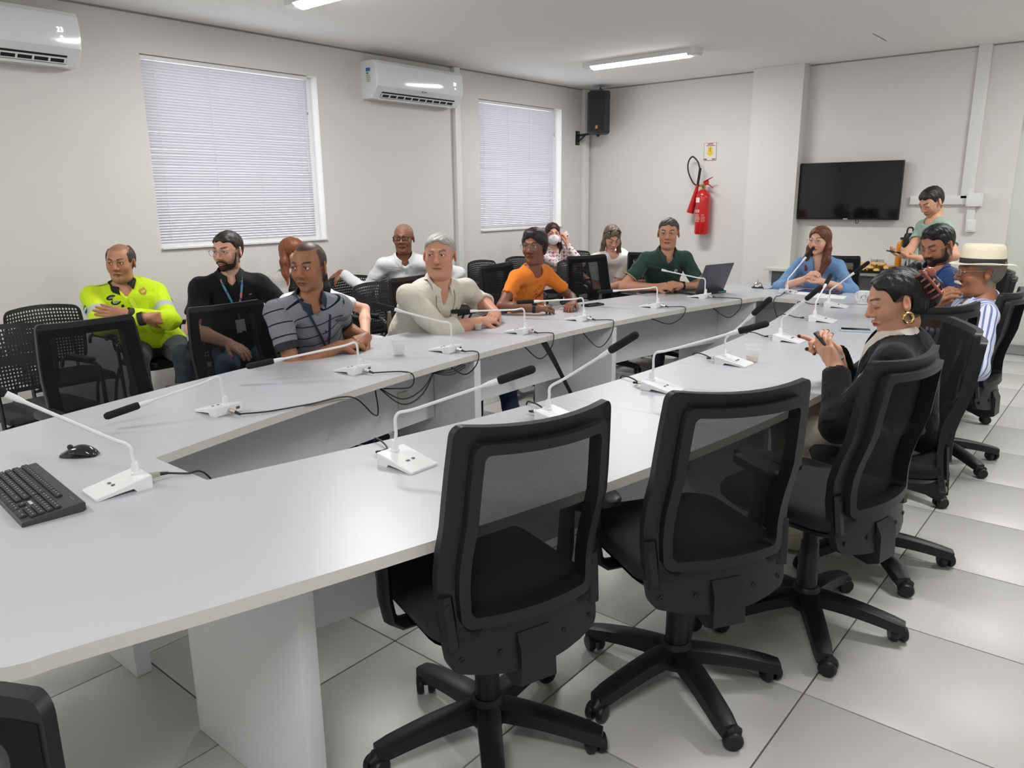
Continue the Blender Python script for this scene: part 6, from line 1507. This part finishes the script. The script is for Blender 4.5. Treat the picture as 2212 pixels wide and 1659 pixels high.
P_MASK = person('woman in a floral blouse and white face mask holding a phone to her ear', (-5.17, 6.955, 1.125), -30, -42, (-5.2, 7.28, 0.57), (196, 146, 122), (226, 214, 214), fem=1, hs=.96, colour_fn=col_floral, sleeves='long', wristL=(-5.02, 7.03, 1.0), wristR=(-4.8, 7.05, .66), poleL=(.3, .5, -1), handL=dict(d=(-.05, -.15, 1), palm=(-.6, -.6, 0), curl=(25, 40, 30), thumb=20), handR=dict(palm=(0, 0, -1)),
    hair='long', hair_col=(58, 24, 26), face=dict(hair_t=.010, hairline=.072, locks=[(1, ([(-.03, s * .05, .03), (-.01, s * .078, -.06), (.0, s * .085, -.16), (.03, s * .07, -.22)], [.032, .03, .03, .018])) for s in (-1, 1)]), trousers=(40, 40, 48), neck='v', vdepth=.08)
P_BLOND = person('woman in a white T-shirt looking down, sunglasses on her streaked hair', (-4.05, 6.415, 1.132), -35, -42, (-4.24, 7.02, 0.58), (208, 156, 132), (232, 232, 230), hpitch=26, fem=1, hs=.98, wristL=(-3.82, 6.6, .70), wristR=(-3.93, 6.45, .70), handL=dict(palm=(0, 0, -1)), handR=dict(palm=(0, 0, -1)),
    hair='long', hair_col=(112, 92, 76), face=dict(hair_t=.008, hairline=.068, closed=1, locks=[(1, ([(-.03, s * .05, .03), (.0, s * .076, -.06), (.02, s * .085, -.14), (.05, s * .08, -.21)], [.03, .026, .024, .012])) for s in (-1, 1)]), trousers=(30, 30, 36), neck='crew')
P_GREEN = person('man in a dark green polo with rimless glasses beside the laptop', (-3.12, 5.815, 1.222), -38, -66, (-3.38, 6.14, 0.585), (184, 132, 106), (50, 75, 71), hpitch=3, hs=1.02, build=.97, belly=.6,
    wristL=(-3.00, 5.83, 0.79), wristR=(-3.13, 5.64, 0.79), poleL=(-.2, 1, -.7), poleR=(-.2, -1, -.7), handL=dict(d=(.3, -.7, .15), palm=(-.6, -.3, -.5), curl=(35, 45, 30)), handR=dict(d=(.45, .8, .1), palm=(-.5, .2, -.6), curl=(35, 45, 30)),
    hair='short', hair_col=(72, 62, 55), face=dict(face_w=1.03, fat=.6, hair_t=.004, hairline=.080, brow=(60, 46, 40), wrinkle=1), trousers=(40, 44, 60), neck='v', vdepth=.10, collar=dict(col=(48, 71, 67), open=28), glasses=dict(col=(206, 190, 170), size=(.025, .014), round=.4, r=.0010, rim=False, metal=.6))
P_BLUE = person('woman in a light blue shirt speaking at the head of the table', (-2.17, 6.70, 1.14), -84, -98, (-2.17, 7.0, 0.58), (212, 164, 142), (118, 158, 202), fem=1, hs=.98, build=.95, belly=.3,
    wristL=(-2.05, 6.47, 0.825), wristR=(-2.19, 6.46, 0.835), poleL=(0, 1, -.6), poleR=(0, -1, -.6), handL=dict(d=(.25, -.55, .45), palm=(-.2, -.8, -.3), curl=(40, 50, 35)), handR=dict(d=(.25, .55, .55), palm=(-.2, .8, -.2), curl=(40, 50, 35)),
    hair='long', hair_col=(104, 58, 36), face=dict(hair_t=.010, hairline=.076, talk=1, brow=(86, 60, 48), lip=(178, 96, 92), locks=[(1, ([(-.03, -.05, .03), (.0, -.078, -.06), (.02, -.085, -.15), (.05, -.075, -.24)], [.032, .028, .03, .014])), (1, ([(-.03, .05, .03), (-.005, .08, -.06), (.02, .085, -.16), (.075, .06, -.30)], [.034, .03, .036, .014]))]), trousers=(50, 54, 70), sleeves='roll', neck='v', vdepth=.15, collar=dict(col=(118, 158, 202), open=30), glasses=dict(col=(190, 176, 170), size=(.025, .017), round=.5, r=.0010, metal=.5))
P_NAVY = person('bearded man in a navy shirt looking down behind the straw hat', (-1.085, 5.70, 1.195), -128, -116, (-0.99, 6.02, 0.585), (160, 110, 84), (44, 72, 122), neck_off=.02, hpitch=22, hs=1.06, build=1.18, belly=.6,
    wristL=(-1.10, 5.52, 0.80), wristR=(-1.22, 5.60, 0.80), poleL=(-.2, 1, -.6), poleR=(-.2, -1, -.6), handL=dict(palm=(0, -.5, 1), d=(.5, -.5, .2)), handR=dict(palm=(0, .5, 1), d=(.6, .5, .2)),
    hair='swept', hair_col=(24, 20, 19), face=dict(face_w=1.06, fat=.8, hair_t=.005, hairline=.082, closed=1, stubble=.6, brow=(24, 18, 16), brow_t=.006), beard=dict(col=(30, 22, 19), t=.006), trousers=(36, 40, 56), sleeves='long', neck='v', vdepth=.07, collar=dict(col=(40, 66, 112)))
P_MINT = person('young man in a mint T-shirt standing behind the others, looking at his phone', (-1.50, 7.43, 1.452), -138, -124, (-1.43, 7.52, 0.86), (202, 152, 126), (158, 184, 170), neck_off=.05, hpitch=30, hs=1.0, build=.88, stand=True,
    wristL=(-1.47, 7.06, 1.0), wristR=(-1.585, 7.08, 1.02), poleL=(-.3, .7, -.6), poleR=(-.3, -.7, -.6), handL=dict(d=(.6, -.6, .1), palm=(.2, -.3, 1), curl=(25, 35, 25)), handR=dict(d=(.8, .2, .1), palm=(0, .2, 1), curl=(20, 30, 20)),
    hair='short', hair_col=(36, 27, 24), face=dict(hair_t=.006, hairline=.072, closed=1, stubble=.25, brow=(34, 24, 20)), trousers=(50, 54, 64), neck='crew')
P_HAT = person('moustached man in a straw hat and blue striped shirt, hand on his chin', (-0.680, 4.71, 1.118), -168, -154, (-0.76, 4.93, 0.575), (150, 102, 76), (214, 220, 238), hpitch=2, hs=1.02, build=1.05, belly=.3,
    wristL=(-0.80, 4.50, 0.715), wristR=(-0.835, 4.60, 0.955), poleL=(-.4, .8, -.5), poleR=(.3, -.7, -1), handL=dict(palm=(0, 0, -1)), handR=dict(d=(-.15, .75, .55), palm=(-.9, 0, .2), curl=(45, 55, 30), thumb=20),
    hair='crop', hair_col=(128, 120, 112), face=dict(face_w=1.02, fat=.35, hair_t=.005, hairline=.07, brow=(120, 104, 94), wrinkle=1, nose=1.2), trousers=(66, 72, 92), sleeves='roll', neck='v', vdepth=.06, collar=dict(col=(196, 208, 236)), cloth=CLOTH_VSTRIPE, st_mode='across', glasses=dict(col=(206, 190, 160), size=(.025, .016), round=.5, r=.0012, metal=.7), gaze=(1, 0, -.1))
P_BLZ = person('woman in a black blazer looking down at the phone in her hands', (-0.725, 3.185, 1.128), -172, -148, (-0.70, 3.36, 0.585), (196, 146, 120), (224, 216, 206), jacket=(17, 17, 19), neck_off=.025, hpitch=16, hs=1.0, fem=.8, build=1.1, belly=.35,
    wristL=(-0.885, 3.06, 0.865), wristR=(-0.945, 3.22, 0.90), poleL=(-.2, .8, -.8), poleR=(-.2, -.8, -.8), handL=dict(d=(.55, -.1, .8), palm=(-.35, -.9, .2), curl=(20, 30, 25), thumb=25, nails=(90, 22, 28)), handR=dict(d=(.55, .5, .5), palm=(.0, .7, -.6), curls=[(5, 12, 8), (50, 60, 40), (55, 65, 40), (55, 65, 40)], thumb=30, nails=(90, 22, 28)),
    hair='tied', hair_col=(15, 14, 15), face=dict(fat=.45, hair_t=.006, locks=[(1, ([(-.075, 0, .055), (-.105, .0, .05), (-.125, .01, .01), (-.12, .01, -.03)], [.045, .042, .040, .028])), (1, ([(-.07, .0, .09), (-.09, .01, .115), (-.10, -.01, .12)], [.02, .014, .006])), (1, ([(-.08, -.02, .09), (-.10, -.03, .11)], [.02, .008]))], hairline=.092, closed=1, brow=(70, 48, 38), lip=(168, 84, 82), nose=1.1), trousers=(206, 196, 182), sleeves='short', neck='high', shoes=(200, 190, 176))
# ================================================================ CLOTHING DETAILS, JEWELLERY, HELD THINGS
def flatmat(rgb, rough=0.7, metal=0.0): return mat('flat_%d_%d_%d' % tuple(rgb), srgb(*rgb), rough, metal)
def head_part(p, name, m, ma, smooth=True):
    o = put(name, m.mesh(name, ma, smooth, 60), p['root']); o.matrix_basis = Matrix.Translation(Vector(p['Hc'])) @ Matrix(p['Rh'].tolist()).to_4x4() @ Matrix.Scale(p['hs'], 4); return o
def body_part(p, name, m, ma, smooth=True): return put(name, m.mesh(name, ma, smooth, 60), p['root'])
def on_surface(p, start, d, off=0.002): return p['CF'].march(np.array(start), np.array(d)) - nrm(np.array(d)) * off
def ell_poly(cx, cy, rx, ry, n=14): return [(cx + rx * math.cos(2 * PI * k / n), cy + ry * math.sin(2 * PI * k / n)) for k in range(n)]
def text_on(p, name, s, size, ma, lat, hgt, off=0.004):
    q = on_shirt(p, lat, hgt, off); A_ = Matrix((Vector(p['lf']), Vector(p['up']), Vector(p['fw']))).transposed()
    return text_part(name, s, size, ma, p['root'], tuple(q), A_.to_euler(), extrude=0.0003)
def cuff_band(p, i, col, L=.035, k=1.06):
    e_, d_, r_ = p['cuffs'][i]; m = MB(); rows = []; x_, y_, d2 = frame_from(Vector(d_)); c0 = Vector(e_)
    for h_, q_ in ((-L, k - .03), (-L + .003, k), (0.002, k + .01), (0.003, k - .05), (-.01, k - .09)): rows.append([c0 + d2 * h_ + (x_ * math.cos(2 * PI * a / 24) + y_ * math.sin(2 * PI * a / 24)) * r_ * q_ for a in range(24)])
    m.quad_grid(rows, closed_u=True); return body_part(p, 'cuff', m, flatmat(col))
for i in (0, 1): cuff_band(P_STR, i, (26, 29, 40), .036); cuff_band(P_OFF, i, (28, 30, 30), .03, 1.05); cuff_band(P_GREEN, i, (150, 140, 96), .006, 1.05)
# officer
p = P_OFF; BK = flatmat((22, 24, 26)); GD = flatmat((190, 150, 60)); GDL = flatmat((226, 196, 110))
decal(p, 'oval_patch', ell_poly(-0.088, -0.045, 0.030, 0.017), BK); decal(p, 'oval_patch', ell_poly(-0.100, -0.012, 0.030, 0.015), BK)
decal(p, 'patch_emblem', ell_poly(-0.088, -0.045, 0.019, 0.008), flatmat((150, 160, 170)), .0035); decal(p, 'patch_emblem', ell_poly(-0.100, -0.012, 0.016, 0.006), flatmat((120, 130, 140)), .0035)
decal(p, 'name_strip', [(-0.12, -0.088), (-0.055, -0.088), (-0.055, -0.070), (-0.12, -0.070)], BK); text_on(p, 'lettering', 'ST. J. FILHO', 0.0105, flatmat((230, 230, 230)), 0.0 - 0.0875, -0.079, .005)
sh_ = [(.072, -.030), (.080, -.026), (.090, -.030), (.100, -.026), (.108, -.030), (.110, -.050), (.104, -.066), (.090, -.074), (.076, -.066), (.070, -.050)]
decal(p, 'shield_badge', sh_, GD, .003); decal(p, 'shield_centre', [(.076, -.043), (.104, -.043), (.104, -.056), (.076, -.056)], GDL, .0045)
m = MB(); d0 = nrm(p['ER'] - p['SR']); out = nrm(-p['l'] + p['f'] * .55); a0 = p['SR'] + (p['ER'] - p['SR']) * .42
def sleeve_patch(name, du0, du1, dv0, dv1, ma, off=.003):
    m = MB(); side = nrm(np.cross(d0, out)); rows = []
    for a in np.linspace(du0, du1, 4): rows.append([on_surface(p, a0 + d0 * a + side * b + out * .2, -out, off) for b in np.linspace(dv0, dv1, 4)])
    m.quad_grid(rows); return body_part(p, name, m, ma)
sleeve_patch('flag_patch', -.03, -.01, -.022, .022, flatmat((40, 130, 70))); sleeve_patch('flag_patch', -.01, .010, -.022, .022, flatmat((226, 230, 232))); sleeve_patch('flag_patch', .010, .026, -.022, .022, flatmat((40, 80, 150)))
for sg in (-1, 1):
    m = MB(); rows = []
    for t_ in np.linspace(0.1, 1, 6):
        S_ = p['SL'] if sg > 0 else p['SR']; c0 = p['Nk'] + (S_ - p['Nk']) * t_; rows.append([on_surface(p, c0 + p['u'] * .2 + p['fw'] * b, -p['u'], .004) for b in (-.022, 0, .022)])
    m.quad_grid(rows); body_part(p, 'epaulette', m, flatmat((200, 228, 44)))
ribbon(p, 'jacket_placket', [(0.0, -0.05 - .03 * k) for k in range(9)], 0.028, flatmat((212, 240, 60)), .004)
# black polo lanyard and badge card
p = P_POLO
def lanyard(p, w, ma, bottom, x=0.055, card=None, ma2=None):
    for sg in (-1, 1):
        pts = [(sg * x, 0.015), (sg * x * .93, -0.02)] + [(sg * x * .93 * (1 - k / 7) + .0, -0.02 + (bottom + .02) * k / 7) for k in range(1, 8)]
        ribbon(p, 'lanyard', pts, w, ma if (sg < 0 or ma2 is None) else ma2, .008)
    if card:
        m = MB(); c0 = on_shirt(p, 0, bottom - .075, .008); R_ = Matrix((Vector(p['lf']), Vector(p['up']), Vector(p['fw']))).transposed(); m.box(tuple(c0), (0.056, 0.088, 0.002), rot=R_); o = body_part(p, 'badge_card', m, flatmat(card)); 
        m = MB(); m.box(tuple(on_shirt(p, 0, bottom - .014, .008)), (0.01, 0.03, 0.004), rot=R_); body_part(p, 'badge_clip', m, M_STEEL)
lm_ = bpy.data.materials.new('lanyard_print'); lm_.use_nodes = True; nt = lm_.node_tree; b = nt.nodes['Principled BSDF']; tc = nt.nodes.new('ShaderNodeTexCoord'); vo = nt.nodes.new('ShaderNodeTexVoronoi'); vo.inputs['Scale'].default_value = 55; cr = nt.nodes.new('ShaderNodeValToRGB'); cr.color_ramp.interpolation = 'CONSTANT'
sp_ = nt.nodes.new('ShaderNodeSeparateColor'); nt.links.new(tc.outputs['Object'], vo.inputs['Vector']); nt.links.new(vo.outputs['Color'], sp_.inputs[0]); nt.links.new(sp_.outputs[0], cr.inputs[0]); nt.links.new(cr.outputs[0], b.inputs['Base Color'])
cr.color_ramp.elements[0].color = srgb(70, 140, 150); cr.color_ramp.elements[1].color = srgb(226, 120, 140); cr.color_ramp.elements[1].position = .45; e = cr.color_ramp.elements.new(.72); e.color = srgb(60, 84, 130)
lanyard(p, 0.013, lm_, -0.20, .06, (228, 228, 228))
decal(p, 'chest_logo', [(.085, -.095), (.100, -.097), (.100, -.100), (.085, -.098)], flatmat((220, 220, 220)))
# striped polo: lanyard, placket, buttons
p = P_STR; NV = flatmat((28, 36, 66))
lanyard(p, 0.013, NV, -0.30, .058)
ribbon(p, 'placket', [(-0.012, -0.055 - .02 * k) for k in range(6)], 0.010, flatmat((222, 222, 226)), .004); ribbon(p, 'placket_trim', [(-0.020, -0.055 - .02 * k) for k in range(6)], 0.006, flatmat((176, 40, 66)), .0045)
for k in range(2):
    m = MB(); m.ball(tuple(on_shirt(p, 0.006, -0.085 - .055 * k, .004)), .0055, 10, 6); body_part(p, 'button', m, NV)
decal(p, 'chest_logo', [(.070, -.125), (.085, -.110), (.098, -.125), (.085, -.119)], flatmat((40, 46, 60)))
# white shirt placket, shoulder tab
p = P_WHITE; ribbon(p, 'shirt_placket', [(0.0, -0.06 - .03 * k) for k in range(9)], 0.03, flatmat((214, 216, 222)), .004)
# beige shirt: glasses cord, logo, placket
p = P_BEIGE
for sg in (-1, 1):
    m = MB(); pts = [on_shirt(p, sg * (.070 - .0 * k), .02 - .04 * k, .006) if k < 3 else on_shirt(p, sg * (.070 - .012 * (k - 2)), .02 - .04 * k, .006) for k in range(8)]; m.tube(pts, .0016, 5); body_part(p, 'glasses_cord', m, M_BLACKM)
decal(p, 'chest_logo', [(.098, -.115), (.105, -.11), (.108, -.125), (.102, -.135)], BK); ribbon(p, 'shirt_placket', [(-0.004, -0.13 - .03 * k) for k in range(7)], 0.03, flatmat((200, 195, 182)), .004)
# orange T-shirt print, watch, pen
p = P_ORANGE; rp = random.Random(4)
for k in range(46):
    a = rp.uniform(0, 2 * PI); r_ = rp.uniform(.45, 1); x_, y_ = 0.062 * r_ * math.cos(a), -0.165 + 0.062 * r_ * math.sin(a); b_ = a + rp.uniform(-.6, .6); L_, w_ = rp.uniform(.007, .012), .0022
    c_, s_ = math.cos(b_), math.sin(b_); decal(p, 'leaf_print', [(x_ - L_ * c_, y_ - L_ * s_), (x_ - w_ * s_, y_ + w_ * c_), (x_ + L_ * c_, y_ + L_ * s_), (x_ + w_ * s_, y_ - w_ * c_)], BK, .0035)
for (x_, y_, h_) in ((0.004, -.140, .012), (-.006, -.170, .014), (.014, -.190, .012), (.0, -.20, .010), (-.016, -.195, .011)): decal(p, 'leaf_print', [(x_, y_ - h_), (x_ + .005, y_), (x_, y_ + h_), (x_ - .005, y_)], BK, .0035)
def watch(p, W_, E_, col, r=.030):
    d = nrm(E_ - W_); c = W_ + d * .022; m = MB(); m.lathe([(r, -.011), (r + .002, -.010), (r + .002, .010), (r, .011)], tuple(c), tuple(d), 20); o = body_part(p, 'watch_strap', m, flatmat(col))
    n = nrm(p['u'] - d * (p['u'] @ d)); m = MB(); R_ = Matrix((Vector(d), Vector(np.cross(n, d)), Vector(n))).transposed(); m.box(tuple(c + n * (r + .004)), (.036, .034, .010), .003, rot=R_); body_part(p, 'watch_case', m, M_BLACK)
watch(p, p['wr'], p['ER'], (24, 24, 26)); watch(P_GREEN, P_GREEN['wl'], P_GREEN['EL'], (20, 20, 22), .031)
q = p['hands']['R'][4][0][0] + p['O']; pen('white pen in the hand of the person in orange', tuple(q + np.array([0.02, 0.02, -.03])), tuple(q + np.array([-.03, -.055, .085])), 0.005, M_WHITE, M_BLACKM)
# masked woman: mask, phone
p = P_MASK; F_ = Field(.0035); F_.ell((0.052, 0, -.055), (.062, .068, .068)); F_.ell((0.088, 0, -.022), (.028, .022, .030), k=.02); F_.plane((0.1, 0, -.006), (-.35, 0, 1), k=.004); F_.plane((0.038, 0, 0), (-1, 0, -.1), k=.004)
v_, f_ = F_.mesh(); put('face_mask', np_mesh('face_mask', p['Hc'] + (v_ * p['hs']) @ p['Rh'].T, f_, flatmat((236, 238, 240))), p['root'])
def held_phone(label, c, zdir, ndir, case, L=.15):
    z_, n_ = nrm(np.array(zdir, float)), np.array(ndir, float); n_ = nrm(n_ - z_ * (n_ @ z_)); x_ = np.cross(z_, n_)
    o = bpy.data.objects.new('smartphone', None); COL.objects.link(o); tag(o, label, 'phone'); Mx = Matrix((Vector(z_), Vector(x_), Vector(-n_))).transposed().to_4x4(); Mx = Matrix((Vector(z_), Vector(np.cross(n_, z_)), Vector(n_))).transposed().to_4x4(); Mx.translation = Vector(c); o.matrix_world = Mx
    m = MB(); m.box((0, 0, 0), (L, .073, .009), .004); m.build('case', case, o); m = MB(); m.box((0, 0, .005), (L - .008, .066, .001)); m.build('screen', M_SCR, o, smooth=False)
    for k in range(2):
        m = MB(); m.lathe([(.009, -.0045), (.009, -.0065), (.001, -.0066)], (L * .36 - k * .024, .018, 0), n=12); m.build('camera_lens', M_BLACKM, o)
    return o
hw = p['hands']['L']; held_phone('phone with a pale pink back held to the masked woman\'s ear', hw[0] + p['O'] + hw[1] * .10 + hw[2] * .035, p['u'] * .35 + p['l'] * .8 - p['f'] * .2, -p['f'] * .9 + p['l'] * .2, flatmat((226, 196, 196)))
# woman in white: sunglasses on the head, print
p = P_BLOND; m = MB()
for sg in (-1, 1):
    L_ = [(0.052 + .018 * (b_ < 0), sg * .032 + a_, .098 + b_ * .75 + 0.0) for a_, b_ in rrect(.027, .020, .016, 4)]
    m.tube(L_ + [L_[0]], .0022, 5, cap=False); m.f.append(tuple(range(len(m.v), len(m.v) + len(L_)))); m.v += L_; m.m.append(0); m.tube([(0.05, sg * .06, .10), (0.0, sg * .09, .06), (-.03, sg * .09, .03)], .0022, 5)
m.tube([(0.062, -.008, .105), (0.062, .008, .105)], .002, 5); head_part(p, 'sunglasses', m, mat('dark_lens', (.05, .04, .035), .15))
text_on(p, 'lettering', 'MOC', 0.062, flatmat((226, 214, 40)), 0.03, -0.15); rp = random.Random(9)
for k in range(40): x_, y_ = rp.uniform(-.05, .10), rp.uniform(-.29, -.20); s_ = rp.uniform(.004, .010); decal(p, 'print_patch', [(x_ - s_, y_), (x_, y_ - s_ * .7), (x_ + s_, y_), (x_, y_ + s_ * .8)], flatmat(rp.choice([(60, 90, 60), (190, 190, 60), (40, 60, 70), (220, 150, 110), (210, 214, 200)])), .003)
# green polo pin, logo, collar trim
p = P_GREEN; decal(p, 'round_pin', ell_poly(.055, -.125, .017, .017), flatmat((226, 230, 228)), .004); decal(p, 'pin_centre', ell_poly(.055, -.125, .007, .007), flatmat((70, 110, 130)), .0055); decal(p, 'chest_logo', [(.075, -.150), (.090, -.150), (.090, -.175), (.075, -.175)], flatmat((120, 150, 90)), .003)
# blue shirt: necklace, earrings, placket
p = P_BLUE
def earring(p, sg, r, tube, ma, z=-.052):
    m = MB(); c = Vector((-.004, sg * .088, z)); m.tube([c + Vector((r * .85 * math.cos(2 * PI * k / 14), 0.004 * math.sin(4 * PI * k / 14), r * math.sin(2 * PI * k / 14))) for k in range(15)], tube, 6, cap=False); head_part(p, 'earring', m, ma)
earring(p, 1, .010, .003, M_GOLD)
m = MB(); ctr = p['Nk'] + p['fw'] * .02; pts = []
for k in range(13):
    a = -1.0 + 2.0 * k / 12; pts.append(ctr + p['lf'] * .058 * math.sin(a) * 1.1 + p['fw'] * (.050 + .02 * math.cos(a)) + p['up'] * (.03 - .075 * math.cos(a * 1.2)))
pts = [q_ for q_ in pts]; m.tube(pts, .0012, 5); m.ball(tuple(pts[6] - p['up'] * .010 + p['fw'] * .004), (.006, .006, .010), 8, 6); body_part(p, 'necklace', m, mat('gold', (.8, .58, .25), .25, 1.0))
ribbon(p, 'shirt_placket', [(0.002, -0.14 - .025 * k) for k in range(7)], 0.022, flatmat((106, 146, 192)), .004)
# mint T-shirt man: phone, bracelet
p = P_MINT; hw = p['hands']['R']; held_phone('dark phone in the hand of the standing man', hw[0] + p['O'] + hw[1] * .10 + hw[2] * .02, hw[1] * .9 + p['l'] * .1, p['u'] + p['f'] * -.3, M_BLACK)
# straw hat and moustache
p = P_HAT; M_STRAW = mat('straw', srgb(236, 226, 204), 0.75, noise=.08, nscale=160, bump=.35, bscale=420)
def oval(prof, cx=-.008, ex=1.2, n=40, tilt=0.0):
    m = MB(); rows = []
    for r_, z_ in prof: rows.append([(cx + r_ * ex * math.cos(2 * PI * k / n), r_ * math.sin(2 * PI * k / n), z_ + tilt * r_ * ex * math.cos(2 * PI * k / n) + (0.010 * (abs(math.sin(2 * PI * k / n)) ** 3) if r_ > .1 else 0)) for k in range(n)])
    m.quad_grid(rows, closed_u=True); return m
z0 = .040
head_part(p, 'hat_brim', oval([(.086, z0 + .003), (.104, z0 - .001), (.124, z0 - .002), (.129, z0 - .001), (.129, z0 + .001), (.122, z0 + .002), (.104, z0 + .004), (.086, z0 + .007)], tilt=.05), M_STRAW)
m = oval([(.089, z0 + .0), (.088, z0 + .03), (.086, z0 + .07), (.081, z0 + .095), (.070, z0 + .104), (.045, z0 + .099), (.02, z0 + .094), (.001, z0 + .093)], tilt=.05); head_part(p, 'hat_crown', m, M_STRAW)
head_part(p, 'hat_band', oval([(.0895, z0 + .004), (.0905, z0 + .005), (.0895, z0 + .032), (.088, z0 + .033)], tilt=.05), flatmat((38, 38, 38)))
F_ = Field(.003); F_.poly([(.093, -.030, -.058), (.104, -.014, -.049), (.107, 0, -.047), (.104, .014, -.049), (.093, .030, -.058)], [.004, .0085, .0085, .0085, .004], k=.006); v_, f_ = F_.mesh(); put('moustache', np_mesh('moustache', p['Hc'] + (v_ * p['hs']) @ p['Rh'].T, f_, hair_mat(srgb(206, 202, 196), .6)), p['root'])
# blazer woman: earrings, claw clip, button, phone
p = P_BLZ; GOLD = mat('gold', (.8, .58, .25), .25, 1.0)
for sg in (-1, 1): earring(p, sg, .020, .0055, GOLD, -.056)
m = MB(); tort = mat('tortoise_clip', srgb(150, 84, 68), 0.15, noise=.4, nscale=60, coat=.5)
A0, A1 = np.array((-.085, .048, .090)), np.array((-.128, .062, .000)); B_ = nrm(A1 - A0); out_ = nrm(np.array((-.25, 1, .25))); out_ = nrm(out_ - B_ * (out_ @ B_)); sd_ = np.cross(B_, out_)
for k in range(5):
    c_ = A0 + (A1 - A0) * k / 4; m.tube([c_ + (sd_ * math.cos(t_) * .026 + out_ * (math.sin(t_) * .022 - .006)) for t_ in np.linspace(-.25, PI + .25, 12)], [.0025] + [.0042] * 10 + [.0025], 8)
m.tube([A0 + out_ * .017 - B_ * .008, (A0 + A1) / 2 + out_ * .019, A1 + out_ * .017 + B_ * .006], .006, 8)
m.ball(tuple(A0 + out_ * .022 - sd_ * .024 + B_ * .018), (.020, .006, .015), 14, 8, R=Matrix(np.stack([B_, out_, sd_], 1).tolist()))
head_part(p, 'claw_clip', m, tort)
hw = p['hands']['L']; c_ = hw[0] + hw[1] * .09 + hw[2] * .026 * 1; held_phone('black phone in the hands of the woman in the black blazer', c_ + p['O'], hw[1] * .8 + p['f'] * .25, -p['f'] * .6 + p['u'] * .5, M_BLACK, .148)
